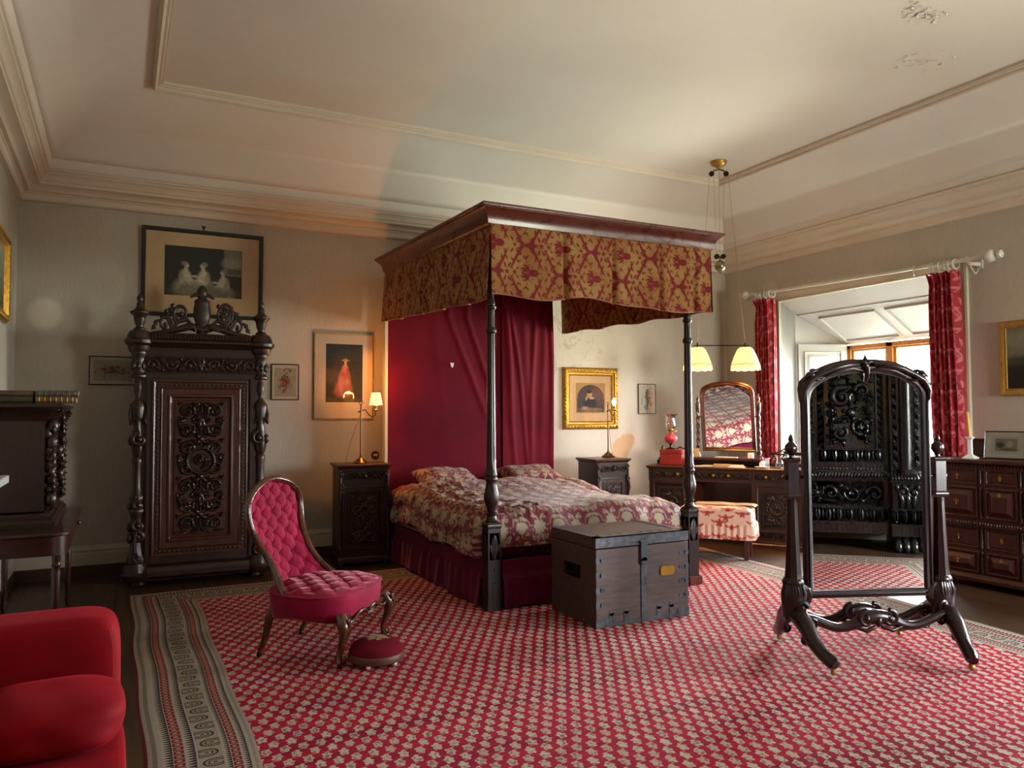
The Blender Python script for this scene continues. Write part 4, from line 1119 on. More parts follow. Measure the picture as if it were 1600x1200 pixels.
# seat
def seat_outline(n=72):
    out = []
    for i in range(n):
        a = 2*PI*i/n; x, y = math.cos(a), math.sin(a)
        w = 0.31-0.055*(y > 0)*y; r = 1/((abs(x)**3.0+abs(y)**3.0)**(1/3.0))
        out.append((x*r*w*1.06, y*r*0.285-0.02*(1-abs(x))*(y < 0)))
    return out
so = np.array(seat_outline())
b = MB(); rows = []
for z, k in ((0.245, .93), (0.25, .955), (0.29, .985), (0.34, 1.0), (0.372, 1.0), (0.383, .992)):
    zz = z+(0.012*np.cos(np.arange(72)*2*PI/72*4)*(z < .26)); rows.append(np.stack([so[:, 0]*k, so[:, 1]*k, zz], -1))
b.grid(np.array(rows), cv=True)
build('seat_rail_cover', b, M['velvet'], ch, sharp=None)
def tuft(X, Y, sx, sy, depth):
    """height for diamond buttoning: buttons on a half-drop grid, creases between"""
    u, v = X/sx, Y/sy
    r = np.round(v*2)/2; d = np.full(X.shape, 9.0)
    for dv in (-.5, 0, .5):
        rr = r+dv; off = (np.round(rr*2) % 2)*.5; uu = np.round(u-off)+off
        d = np.minimum(d, np.hypot((u-uu)*sx, (v-rr)*sy))
    a = np.abs(((u+v) % 1)-0.5); c_ = np.abs(((u-v) % 1)-0.5)
    cre = np.exp(-((0.5-a)/0.06)**2)+np.exp(-((0.5-c_)/0.06)**2)
    return -depth*np.exp(-(d/(0.32*min(sx, sy)))**1.4)-depth*0.28*np.clip(cre, 0, 1)
b = MB(); nr = 56; rows = []
for i in range(nr):
    k = 1-(i/(nr-1)); x, y = so[:, 0]*k, so[:, 1]*k
    dome = 0.383+0.048*(1-k**4)**0.7
    z = dome+tuft(x+.03, y, 0.125, 0.125, 0.026)*np.clip((1-k)*6, 0, 1)
    rows.append(np.stack([x, y, z], -1))
P = np.array(rows); 
# resample angularly for smooth tufts
P2 = np.zeros((nr, 288, 3)); idx = np.arange(288)/4.0; i0 = np.floor(idx).astype(int); fr = (idx-i0)[:, None]
for r_ in range(nr):
    k = 1-(r_/(nr-1)); o2 = so[i0 % 72]*(1-fr)+so[(i0+1) % 72]*fr; o2 = o2*k
    dome = 0.383+0.050*(1-k**4)**0.7; z = dome+tuft(o2[:, 0]+.03, o2[:, 1], 0.150, 0.150, 0.016)*min(1, (1-k)*6)+.003*wob(o2[:, 0]*9, o2[:, 1]*9, 8, 3, 5)
    P2[r_] = np.stack([o2[:, 0], o2[:, 1], z], -1)
b.grid(P2, cv=True); b.tube([tuple((p[0]*1.003, p[1]*1.003, .384)) for p in so]+[(so[0][0], so[0][1], .384)], .006, 6)
st = build('tufted_seat', b, M['velvet'], ch, sharp=None)
# back
def back_half(t):
    """half width of the spoon back against height t (0..1)"""
    return 0.262*(0.60+0.40*math.sin(PI*min(1, max(0, (t-0.10)/0.75))*0.62)) if t < 0 else np.interp(t, [0, .08, .2, .35, .5, .65, .78, .88, .95, 1.0], [.285, .245, .205, .205, .230, .255, .262, .235, .165, .0])
HB = 0.66
def back_pt(u, t, off=0.0):
    w = back_half(t); x = u*w
    z = 0.36+t*HB; yb = 0.235+t*0.20+0.04*math.sin(t*PI*1.2)
    wrap = -0.10*(abs(u)**2.2)*max(0, 1-t*1.7)-0.035*abs(u)**2
    return np.array([x, yb+wrap-off, z])
nu, nv = 120, 190; P = np.zeros((nu, nv, 3))
tt = 1-(1-np.linspace(0, 1, nv))**1.25
for j in range(nv):
    t = tt[j]*0.992; w = back_half(t)
    for i in range(nu):
        u = -1+2*i/(nu-1); q = back_pt(u, t)
        e = (1-abs(u)**4)**0.6*min(1, (1-t)*9)**.5
        h = 0.045*e; tf = tuft(np.array([q[0]+.0525]), np.array([t*HB]), 0.105, 0.13, 0.030)[0]*min(1, e*1.3)
        P[i, j] = q+np.array([0, -(h+tf), 0])
b = MB(); b.grid(P); build('tufted_back', b, M['velvet'], ch, sharp=None)
b = MB(); Q = P.copy()
for j in range(nv):
    for i in range(nu):
        u = -1+2*i/(nu-1); Q[i, j] = back_pt(u, tt[j]*.992)+np.array([0, 0.03*(1-abs(u)**4), 0])
b.grid(Q); build('outside_back', b, M['velvet'], ch, sharp=None)
# velvet buttons
for part, pts_ in (('tufted_back', 1),):
    for r_ in range(0, 10):
        for k in range(-3, 4):
            x = (k+(r_ % 2)*.5)*0.105-.0525; t = (r_*0.5*0.13)/HB
            if t < .05 or t > .93 or abs(x) > back_half(t)*.86: continue
            u = x/back_half(t); q = back_pt(u, t); e = (1-abs(u)**4)**.6*min(1, (1-t)*9)**.5
            b = MB(); b.ball((q[0], q[1]-(0.045*e-.030)-.002, q[2]), .007, 8); build('button', b, M['velvet'], ch)
# show frame
def frame_path(off=0.012):
    L = [tuple(back_pt(-1, t, 0.012)+np.array([-.012, 0, 0])) for t in np.linspace(0, .93, 22)]
    top = [tuple(back_pt(s_, t, .012)+np.array([0, 0, .012])) for s_, t in ((-1, .965), (-1, .985), (0, 1.0), (1, .985), (1, .965))]
    R = [tuple(back_pt(1, t, 0.012)+np.array([.012, 0, 0])) for t in np.linspace(.93, 0, 22)]
    return L+top+R
fp = frame_path(); fp = [(-.300, .02, .345), (-.305, .09, .36)]+[(fp[0][0]-.002, fp[0][1]-.02, fp[0][2]+.02)]+fp[1:-1]+[(fp[-1][0]+.002, fp[-1][1]-.02, fp[-1][2]+.02)]+[(.305, .09, .36), (.300, .02, .345)]
fpv = [Vector(p) for p in fp]
for _ in range(3):
    fpv = [fpv[0]]+[(fpv[i-1]+fpv[i]*2+fpv[i+1])/4 for i in range(1, len(fpv)-1)]+[fpv[-1]]
b = MB(); n = len(fpv); b.tube(fpv, [(0.022+.006*math.cos(PI*2*i/n)*0, 0.017) for i in range(n)], 12)
b.tube([p+Vector((0, -.020, 0)) for p in fpv], .006, 8)
build('show_frame', b, M['chairwood'], ch, sharp=60)
# apron and legs
b = MB(); pts = [(x, -.287+.012*abs(x/.28)**2-.0, .262+.018*math.cos(x/.28*PI*1.0)-.010*math.cos(x/.28*PI*3)) for x in np.linspace(-.28, .28, 25)]
b.tube([(p[0], p[1]-.002, p[2]-.012) for p in pts], .009, 8); b.tube([(p[0], p[1]-.006, p[2]-.002) for p in pts], .004, 6)
b.box(-.25, .25, -.27, -.24, .23, .27)
for sg in (-1, 1): wood_scroll(b, (sg*.02, .245), .02, PI/2, 1.0, .008, sg, -.30)
b.ball((0, -.30, .235), .014, 8, (1, .8, 1.6))
build('carved_apron', b, M['chairwood'], ch, sharp=60)
for sg in (-1, 1):
    b = MB(); pts = [(sg*.265, -.255, .285), (sg*.278, -.275, .25), (sg*.284, -.290, .21), (sg*.276, -.282, .16), (sg*.268, -.262, .11), (sg*.268, -.250, .07), (sg*.276, -.254, .035), (sg*.286, -.266, .020)]
    b.tube(pts, [.030, .036, .034, .026, .020, .017, .018, .016], 12)
    wood_scroll(b, (sg*.272, .262), .022, 0, 1.1, .008, sg, -.315); b.tube([(sg*.28, -.318, .25), (sg*.284, -.318, .20), (sg*.275, -.30, .15)], [.010, .009, .004], 8)
    wood_scroll(b, (sg*.276, .05), .018, -PI/2, 1.0, .007, sg, -.288)
    lg = build('leg', b, M['chairwood'], ch, sharp=60)
    b = MB(); b.lathe([(.012, 0), (.014, .012), (.010, .022)], 12, at=(sg*.284, -.262, 0)); build('castor', b, M['bronze'], lg)
for sg in (-1, 1):
    b = MB(); pts = [(sg*.215, .20, .29), (sg*.215, .235, .22), (sg*.216, .25, .14), (sg*.217, .27, .07), (sg*.217, .295, .03)]
    b.tube(pts, [(.030, .022), (.026, .021), (.022, .019), (.018, .016), (.016, .015)], 12)
    lg = build('leg', b, M['chairwood'], ch, sharp=60)
    b = MB(); b.lathe([(.014, 0), (.016, .015), (.010, .03)], 12, at=(sg*.217, .297, 0)); build('castor', b, M['bronze'], lg)

fs = thing('footstool', 'small round dark red footstool with white bun feet in front of the buttoned chair', 'footstool', (1.36, 4.41, 0.0105))
b = MB(); b.lathe([(.150, .022), (.162, .03), (.165, .05), (.160, .065), (.155, .07)], 40); build('base', b, wood('stool_band', '4a261a', '6b3a2a', .5), fs)
b = MB(); zz = np.linspace(0, 1, 14); th = np.arange(60)*2*PI/60
P = np.zeros((14, 60, 3)); cc = np.zeros((14, 60, 3)); 
for i, t in enumerate(zz):
    r = .158*math.cos(t*PI/2)**.75 if t < 1 else 0; P[i] = np.stack([r*np.cos(th), r*np.sin(th), 0*th+.068+.075*math.sin(t*PI/2)], -1)
P = np.concatenate([np.array([np.stack([P[i][:, 0]*(1-f)+P[i+1][:, 0]*f, P[i][:, 1]*(1-f)+P[i+1][:, 1]*f, P[i][:, 2]*(1-f)+P[i+1][:, 2]*f], -1) for f in (0, .25, .5, .75)]) for i in range(13)])
R_ = np.hypot(P[..., 0]-.01, P[..., 1]-.02); blob = (R_+.012*np.sin(5*np.arctan2(P[..., 1], P[..., 0]))+.006*np.sin(P[..., 0]*300)) < .062
cc = np.where(blob[..., None], np.array(lin('a89a7c')[:3]), np.array(lin('661522')[:3])); g = (np.sin(P[..., 0]*170)*np.sin(P[..., 1]*150) > .3) & blob
cc = np.where(g[..., None], np.array(lin('6f6a44')[:3]), cc)
b.grid(P, cv=True, col=cc); build('cushion', b, col_mat('berlin_wool', .9, .1), fs, sharp=None)
for a in (-2.2, -1.0, .5, 2.0):
    b = MB(); b.ball((.135*math.cos(a), .135*math.sin(a), .014), .017, 12, (1, 1, .85)); build('bun_foot', b, M['porcelain'], fs)

# ------------------------------------------------------------------ bedside cabinets
def nightstand(label, loc, rz, w, h, d, sc):
    t = thing('bedside_cabinet', label, 'bedside cabinet', loc, rz, 'bedside cabinets by the bed')
    W = w/2
    b = MB(); b.ring(-W, W, 0, d, [(.03, h-.045), (.015, h-.035), (.01, h-.025), (0, h-.018), (0, h-.004), (.004, h), (W, h)], closed=False); build('top', b, M['oakred'], t)
    b = MB(); b.ring(-W, W, .0, d, [(.012, 0.03), (.012, .07), (.018, .085), (.03, .095), (.04, .10)], closed=False); b.box(-W+.03, W-.03, .02, d, .03, .11)
    bead_strip(b, (-W+.04, .02, .125), (W-.04, .02, .125), .006, .014)
    build('base', b, M['oak'], t)
    for x in (-W+.05, W-.05):
        for y in (.05, d-.05):
            b = MB(); b.lathe([(.026, 0), (.032, .015), (.022, .035)], 14, at=(x, y, 0)); build('foot', b, M['oak'], t)
    b = MB(); b.box(-W+.03, W-.03, .025, d-.01, .09, h-.03); build('body', b, M['oak'], t)
    b = MB(); b.box(-W+.05, W-.05, .012, .03, h-.17, h-.05); f = frieze(w-.12, .09, .004, 2); f.relief(b, -W+.06, h-.155, .012, .018); dr = build('drawer', b, M['oak'], t, recalc=False)
    b = MB(); b.ball((0, -.012, h-.11), .014, 10); build('knob', b, M['oak'], dr)
    b = MB(); z0, z1 = .15, h-.21
    b.ring(-W+.055, W-.055, z0, z1, [(0, 0), (0, .012), (.012, .014), (.018, .006), (.045, .006), (.05, .014), (.06, .014), (.066, .002)], 'xz', False, .022)
    c = carved_panel(w-.25, z1-z0-.14, .006, 5, False); c.relief(b, -W+.125, z0+.07, .020, .012)
    dn = build('door', b, M['oak'], t, recalc=False)
    for sg in (-1, 1):
        b = MB(); x = sg*(W-.035)
        b.tube([(x, .012, h-.30), (x, .012, h-.06)], .012, 8); wood_scroll(b, (x, h-.22), .03, PI/2, 1.2, .011, sg, .0); wood_scroll(b, (x, h-.09), .025, -PI/2, 1.0, .010, -sg, .0)
        b.tube([(x, .005, h-.25), (x+sg*.008, .0, h-.32), (x, .012, h-.42)], [.018, .015, .006], 8)
        b.tube([(x, .012, h-.42), (x, .012, .12)], [.012, .014], 8); b.ball((x, .01, .17), .018, 8, (1, 1, 1.6)); wood_scroll(b, (x, .13), .02, PI/2, 1, .008, sg, .01)
        build('carved_stile', b, M['oak'], t, sharp=60)
    return t
nightstand('tall carved oak bedside cabinet holding the lamp with the lit cream shade', (2.13, 7.30, 0), math.radians(-5), 0.53, 0.975, 0.46, 1)
nightstand('carved oak bedside cabinet half hidden behind the bed, under the bare-bulb lamp', (4.925, 7.14, 0), math.radians(-3), 0.46, 0.955, 0.46, 1)

def point(name, loc, col, power, r=.03, parent=None):
    d = bpy.data.lights.new(name, 'POINT'); d.energy = power; d.color = lin(col)[:3]; d.shadow_soft_size = r
    o = bpy.data.objects.new(name, d); COL.objects.link(o); o.location = loc
    if parent: o.parent = parent
    return o
LAMP_K = 1.0
M['shade'] = shade_mat('lit_cream_shade', 'ffd08a', 0.26)
M['bulb'] = emit_mat('lit_bulb', 'ffdf9c', 6)
def swing_lamp(label, loc, rz, H, shade, hs):
    t = thing('bedside_lamp', label, 'lamp', loc, rz, 'swing-arm lamps beside the bed')
    b = MB(); b.lathe([(.078, 0), (.080, .008), (.066, .018), (.048, .028), (.040, .042), (.022, .050), (.014, .060), (.010, .075), (.008, .09)], 28); build('base', b, M['brass'], t)
    b = MB(); b.lathe([(.0075, .07), (.0065, H-.10), (.011, H-.095), (.011, H-.08), (.006, H-.075), (.006, H-.03), (.010, H-.025), (.006, H-.02)], 14)
    P = [(.018*math.cos(a), 0, H+.0+.018*math.sin(a)) for a in np.linspace(0, 2*PI, 16)]; b.tube(P, .0035, 6)
    build('stem', b, M['brass'], t)
    b = MB(); s0 = H-.09
    b.tube([(0, 0, s0), (.04, 0, s0+.02), (.075, 0, s0-.025), (.11, 0, s0-.055), (.145, 0, s0-.035), (.15, 0, s0+.01)], .006, 8); b.ball((-.02, 0, s0), .009, 8); b.tube([(-.02, 0, s0), (0, 0, s0)], .005, 6)
    b.lathe([(.012, s0+.005), (.022, s0+.012), (.020, s0+.02), (.010, s0+.028)], 14, at=(.15, 0, 0)); b.lathe([(.013, s0+.02), (.013, s0+.062)], 14, at=(.15, 0, 0))
    build('swing_arm', b, M['brass'], t)
    b = MB(); zb = s0+.062; b.lathe([(.010, zb), (.014, zb+.012), (.024, zb+.035), (.026, zb+.05), (.018, zb+.072), (.006, zb+.088), (.001, zb+.092)], 14, at=(.15, 0, 0)); build('bulb', b, M['bulb'], t)
    if shade:
        b = MB(); z0 = s0+.065; r0, r1, hh = .066, .044, .125
        b.lathe([(r0, z0), (r1, z0+hh)], 28, at=(.15, 0, 0), cap=False, mod=lambda th, z: 1+.012*np.sin(th*14)); o = build('lamp_shade', b, M['shade'], t, sharp=None)
        sm = o.modifiers.new('solid', 'SOLIDIFY'); sm.thickness = .002
    b = MB(); b.tube([(0, .01, H-.12), (-.03, .02, H-.2), (-.06, .05, H*.5), (-.10, .09, .15), (-.12, .13, .004)], .003, 6); build('flex', b, plain('gold_flex', 'a8823c', .5), t)
    return t
L1 = swing_lamp('brass swing-arm lamp with a glowing cream shade in front of the pink-dress picture', (2.135, 7.46, 0.977), math.radians(-4), 0.60, True, 1)
point('lamp_light', (0.15, 0, 0.67), 'ffa048', 6.5*LAMP_K, .06, L1)
L2 = swing_lamp('brass swing-arm lamp with a bare glowing bulb in front of the gilt-framed portrait', (5.07, 7.46, 0.957), math.radians(-95), 0.62, False, 1)
point('lamp_light', (0.15, 0, 0.625), 'ffb870', 4*LAMP_K, .03, L2)

# ------------------------------------------------------------------ cheval mirror
cm = thing('cheval_mirror', 'tall dark mahogany cheval mirror on carved splayed feet reflecting a black cabinet', 'mirror', (4.02, 3.165, 0.0105), math.atan2(-.37, .93))
mf = bpy.data.objects.new('swing_frame', None); COL.objects.link(mf); mf.parent = cm
def smooth_half(pts, n):
    P = np.array(pts, float); s_ = np.concatenate([[0], np.cumsum(np.hypot(*np.diff(P, axis=0).T))]); q = np.linspace(0, s_[-1], n)
    X, Z = np.interp(q, s_, P[:, 0]), np.interp(q, s_, P[:, 1])
    return np.stack([X, Z], 1)
NO = 60
oh = np.array([(.402, .345), (.402, .9), (.402, 1.50), (.412, 1.545), (.418, 1.59), (.405, 1.635), (.372, 1.668), (.33, 1.690), (.27, 1.722), (.20, 1.748), (.12, 1.765), (.05, 1.770), (0, 1.770)])
ih = np.array([(.350, .392), (.350, .9), (.350, 1.50), (.348, 1.53), (.342, 1.56), (.325, 1.59), (.30, 1.61), (.275, 1.625), (.23, 1.65), (.17, 1.668), (.10, 1.680), (.04, 1.684), (0, 1.684)])
O_, I_ = oh, ih
O_ = np.concatenate([O_, O_[-2::-1]*[-1, 1]]); I_ = np.concatenate([I_, I_[-2::-1]*[-1, 1]])
b = MB(); loops = []
for t, h in ((0, -.02), (0, .012), (.12, .020), (.28, .022), (.36, .012), (.46, .010), (.55, .018), (.8, .016), (.88, .006), (1, .004), (1, -.02)):
    q = O_*(1-t)+I_*t; loops.append(np.stack([q[:, 0], -h+0*q[:, 0], q[:, 1]], -1))
b.grid(np.array(loops), cu=True, cv=True); build('frame', b, M['mahogdark'], mf, sharp=30)
b = MB(); b.add([(p[0], .0, p[1]) for p in I_], [tuple(range(len(I_)))]); build('mirror_glass', b, M['mirror'], mf, recalc=False)
b = MB(); b.add([(p[0], .02, p[1]) for p in O_], [tuple(range(len(O_)))]); build('back_board', b, M['mahogdark'], mf, recalc=False)
for sg in (-1, 1):
    b = MB(); b.m = S(sg, 1, 1)
    b.tube([(.05, -.02, 1.735), (.12, -.035, 1.732), (.22, -.036, 1.71), (.30, -.034, 1.675), (.36, -.03, 1.64), (.395, -.025, 1.58), (.398, -.02, 1.52)], [.012, .022, .020, .016, .020, .016, .006], 10)
    b.tube([(.03, -.02, 1.70), (.09, -.03, 1.712), (.18, -.03, 1.695), (.26, -.03, 1.66)], [.008, .013, .012, .005], 8)
    b.ball((.350, -.025, 1.672), .024, 10, (1.5, .8, .9)); b.ball((.392, -.02, 1.60), .022, 10, (.9, .8, 1.5)); b.tube([(.31, -.03, 1.70), (.35, -.036, 1.69), (.385, -.034, 1.66)], [.006, .012, .006], 8)
    b.ball((.330, -.01, 1.700), .014, 8, (1.8, 1, .8)); b.tube([(.34, -.03, 1.66), (.30, -.03, 1.64), (.27, -.02, 1.65)], [.012, .010, .004], 8)
    build('shoulder_carving', b, M['mahogdark'], mf, sharp=60)
b = MB(); b.lathe([(.012, 0), (.030, .02), (.026, .045), (.012, .075), (.002, .10)], 12, at=(0, -.01, 1.70), sy=.7); b.tube([(0, -.03, 1.72), (0, -.03, 1.66), (0, -.02, 1.63)], [.018, .014, .004], 8)
for sg in (-1, 1): b.tube([(0, -.02, 1.74), (sg*.03, -.03, 1.755), (sg*.05, -.02, 1.735)], [.012, .010, .003], 8)
build('crest_leaf', b, M['mahogdark'], mf, sharp=60)
def flut(th, z): return 1-0.10*np.abs(np.sin(th*4))*(z < .93)
for sg in (-1, 1):
    b = MB(); b.m = T(sg*.465, .015, 0) 
    b.box(-.032, .032, -.032, .032, .97, 1.15); b.ring(-.032, .032, -.032, .032, [(0, 1.15), (-.008, 1.158), (-.008, 1.17), (.004, 1.178), (.02, 1.18)], closed=False)
    b.ring(-.032, .032, -.032, .032, [(.006, .93), (-.008, .945), (-.008, .96), (0, .97)], closed=False)
    b.lathe([(.014, 1.175), (.012, 1.19), (.024, 1.20), (.036, 1.225), (.034, 1.25), (.020, 1.265), (.012, 1.275), (.016, 1.285), (.012, 1.30), (.004, 1.315)], 20, mod=lambda th, z: 1+.06*np.sin(th*6)*(z > 1.2)*(z < 1.26))
    zz = np.linspace(.46, .94, 24); b.lathe([(.054-.024*((z-.46)/.48)**.6, z) for z in zz], 32, mod=flut)
    b.lathe([(.058, .42), (.066, .44), (.060, .455), (.054, .465)], 24)
    b.tube([(0, 0, .44), (0, -.01, .38), (0, -.005, .30), (0, 0, .24)], [(.058, .050), (.080, .062), (.074, .060), (.070, .058)], 14)
    b.lathe([(.055, .215), (.058, .23), (.052, .25)], 20)
    wood_scroll(b, (-sg*.050, .36), .05, PI/2, 1.4, .020, sg, -.02); wood_scroll(b, (-sg*.02, .30), .04, 0, 1.2, .016, -sg, -.06); b.tube([(-sg*.03, -.02, .44), (-sg*.075, -.02, .40), (-sg*.08, -.01, .33), (-sg*.04, 0, .27)], [.012, .022, .024, .012], 8)
    for k in range(5): b.tube([(-.03+.015*k, -.055, .43), (-.035+.0175*k, -.068, .38), (-.025+.0125*k, -.062, .34)], [.005, .008, .003], 6)
    p_ = build('standard', b, M['mahogdark'], cm, sharp=50)
    b = MB(); b.m = T(0, 0, 0); b.tube([(sg*.44, .01, 1.06), (sg*.40, .01, 1.06)], .010, 10); b.ball((sg*.505, .015, 1.06), .018, 10); build('pivot_knob', b, M['mahogdark'], p_)
    for f in (-1, 1):
        b = MB(); y0 = .015
        pts = [(sg*.465, y0+f*.02, .255), (sg*.463, y0+f*.08, .245), (sg*.455, y0+f*.15, .20), (sg*.447, y0+f*.20, .145), (sg*.430, y0+f*.27, .095), (sg*.410, y0+f*.335, .070), (sg*.400, y0+f*.36, .060)]
        b.tube(pts, [(.050, .050), (.058, .050), (.052, .046), (.044, .040), (.036, .036), (.040, .038), (.026, .028)], 14)
        b.tube([(p[0]+sg*.0, p[1]+f*.012, p[2]+.030) for p in pts[1:]], [.012, .012, .010, .010, .012, .006], 8)
        wood_scroll(b, (sg*.455, .13), .03, PI/2, 1.2, .011, f*sg, y0+f*.13)
        b.ball((sg*.465, y0+f*.06, .27), .028, 12)
        lg = build('foot', b, M['mahogdark'], cm, sharp=60)
        b = MB(); b.m = T(sg*.405, y0+f*.34, .020) @ RY(PI/2); b.lathe([(.019, -.008), (.020, 0), (.019, .008)], 16)
        b.m = Matrix.Identity(4); b.tube([(sg*.405, y0+f*.34, .02), (sg*.405, y0+f*.335, .06)], .007, 8); build('castor', b, M['giltpale'], lg)
for f in (-1, 1):
    b = MB(); y = .015+f*.085
    pts = [(x, y, .215+.030*math.cos(x/.44*PI*2)*(1 if abs(x) > .12 else .9)) for x in np.linspace(-.44, .44, 33)]
    b.tube(pts, [(.026+.018*math.exp(-(p[0]/.13)**2), .022+.010*math.exp(-(p[0]/.13)**2)) for p in pts], 12)
    b.tube([(p[0], p[1]-.016, p[2]+.012) for p in pts], .007, 8)
    for sg in (-1, 1):
        wood_scroll(b, (sg*.07, .235), .05, PI/2, 1.3, .016, -sg, y-.018); wood_scroll(b, (sg*.40, .215), .03, PI/2, 1.2, .012, sg, y-.015)
        b.tube([(sg*.02, y-.02, .19), (sg*.08, y-.03, .17), (sg*.15, y-.02, .19)], [.012, .014, .005], 8)
    b.ball((0, y-.02, .22), .022, 10, (1, 1, 1.5))
    build('stretcher', b, M['mahogdark'], cm, sharp=60)

# ------------------------------------------------------------------ black carved cabinet (seen in the cheval mirror)
bc = thing('black_cabinet', 'massive black carved cabinet with lion-paw feet, seen in the tall mirror', 'cabinet', (4.10, -0.80, 0), PI)
E_ = M['ebony']; HW = 1.05
b = MB(); b.box(-.72, .72, .06, .62, .17, 2.35); b.box(-HW+.02, HW-.02, .10, .62, .17, 2.35); build('body', b, E_, bc)
b = MB(); b.box(-.70, .70, .0, .5, .165, .29)
for i in range(27): 
    x = -.68+i*1.36/26
    b.box(x-.008, x+.008, -.012, 0.0, .175, .265); b.ball((x+.026, -.004, .262), .016, 8, (1, .5, .6))
b.box(-.70, .70, -.014, 0, .265, .285); b.box(-.70, .70, -.014, 0, .165, .18)
build('arcaded_plinth', b, E_, bc)
b = MB(); leaf_strip(b, -.71, .71, .29, .43, -.02, .04, 13); b.box(-.71, .71, -.02, .1, .29, .44); bead_strip(b, (-.70, -.03, .44), (.70, -.03, .44), .009, .02); build('leaf_moulding', b, E_, bc, recalc=False)
b = MB(); c = frieze(1.36, .26, .008, 3); c.relief(b, -.68, .46, .045, .055); b.box(-.69, .69, .045, .1, .45, .74); dr = build('drawer', b, E_, bc, recalc=False)
b = MB(); n_ = 44
for i in range(n_):
    x = -.71+i*1.42/(n_-1); sg = 1 if x > 0 else -1; b.tube([(x-sg*.014, -.02, .765), (x, -.035, .785), (x+sg*.016, -.02, .81)], [.009, .015, .009], 8)
b.box(-.72, .72, -.01, .1, .75, .83); build('rope_moulding', b, E_, bc, sharp=60)
b = MB(); b.box(-.71, .71, .02, .1, .83, .92); bead_strip(b, (-.70, .01, .855), (.70, .01, .855), .014, .034, (1, .6, .8)); 
for i in range(40): b.ball((-.69+i*1.38/39, .012, .893), .007, 6)
build('bead_band', b, E_, bc, sharp=60)
for sg in (-1, 1):
    x0, x1 = (0.005, .70) if sg > 0 else (-.70, -.005)
    b = MB(); b.box(x0, x1, .03, .08, .92, 2.3)
    leaf_strip(b, x0+.02, x1-.02, .925, 1.06, .03, .05, 6)
    b.ring(x0+.08, x1-.08, 1.06, 2.22, [(0, 0), (0, .03), (.015, .035), (.02, 0.0)], 'xz', False, .03)
    dn = build('door', b, E_, bc, recalc=False)
    b = MB(); leaf_strip(b, x0+.01, x0+.08, 1.07, 2.24, .03, .045, 14, True); build('leaf_border', b, E_, dn, recalc=False)
    b = MB(); b.m = T(x0+x1, 0, 0) @ S(-1, 1, 1); leaf_strip(b, x0+.01, x0+.08, 1.07, 2.24, .03, .045, 14, True); build('leaf_border', b, E_, dn, recalc=False)
    # deep carving: grotesque volutes
    W, H = x1-x0-.20, 1.12; c = Canvas(W, H, .006)
    for (x, y, r, a, t, w, s2) in ((.14, .22, .10, .5, 1.5, .030, -1), (.36, .16, .08, 2.5, 1.4, .026, 1), (.13, .62, .09, 0, 1.4, .030, 1), (.34, .55, .13, 2, 1.6, .036, -1), (.38, .82, .09, 1, 1.3, .028, 1), (.14, .92, .10, 2, 1.5, .028, -1)):
        c.scroll((x*W/.5, y), r, a, t, w, .9, s2)
    for (x, y, r) in ((.24, .38, .055), (.22, .32, .04), (.31, .40, .03), (.18, .42, .03), (.08, .40, .03), (.25, .72, .04), (.4, .35, .025), (.10, .10, .03), (.42, .06, .03), (.30, 1.0, .05)): c.ball((x*W/.5, y), r, 1.1)
    for (x, y, a, L) in ((.25, .45, 1.2, .2), (.30, .30, -.4, .16), (.16, .30, 3.6, .14), (.08, .75, 1.4, .16), (.42, .66, 1.5, .15), (.25, .85, 1.7, .2), (.05, .15, 1.2, .12), (.30, .08, .3, .12), (.45, .25, 1.5, .12)): c.leaf((x*W/.5, y), a, L, .035, .9, .5)
    for (x, y, a, L, s2) in ((.06, .05, .8, .26, 1), (.46, .02, 1.9, .22, -1), (.05, .50, 1.3, .24, -1), (.46, .62, 2.0, .22, 1), (.24, .78, .6, .24, 1), (.46, .95, 2.4, .2, -1), (.25, .56, 2.6, .16, 1), (.10, .98, .2, .2, -1)): acanthus(c, (x*W/.5, y), a, L, .07, 4, .7, s2)
    for (x, y, r, a, t, w, s2) in ((.45, .45, .05, 0, 1.3, .018, 1), (.06, .08, .05, 1, 1.3, .018, -1), (.24, .93, .06, 2, 1.3, .02, 1), (.05, .50, .05, 3, 1.2, .017, 1), (.30, .30, .05, 1, 1.3, .018, 1), (.46, 1.02, .06, 1, 1.3, .02, -1)): c.scroll((x*W/.5, y), r, a, t, w, .8, s2)
    for (x, y, a, L, s2) in ((.30, .02, 1.0, .2, -1), (.02, .28, .9, .18, 1), (.40, .28, 1.2, .2, 1), (.48, .80, 2.2, .2, -1), (.02, .70, 1.0, .22, -1), (.33, 1.06, -2.2, .2, 1), (.20, .47, 2.2, .18, 1)): acanthus(c, (x*W/.5, y), a, L, .08, 5, .75, s2)
    c.a = np.clip(c.a+.10*np.abs(np.sin(c.X*90+6*np.sin(c.Y*14)))*(c.a > .15), 0, 1.3)
    if sg > 0: c.a = c.a[::-1]
    b = MB(); c.relief(b, x0+.10, 1.08, .05, .075)
    for (x, y, r, a, t, w, s2) in ((.36, .16, .07, 2.5, 1.6, .016, 1), (.34, .55, .11, 2, 1.5, .02, -1), (.13, .62, .075, 0, 1.4, .016, 1)):
        xx = x*W/.5; xx = W-xx if sg > 0 else xx; wood_scroll(b, (x0+.10+xx, 1.08+y), r, a if sg < 0 else PI-a, t, w*1.2, s2 if sg < 0 else -s2, -.03)
    build('carved_panel', b, E_, dn, recalc=False)
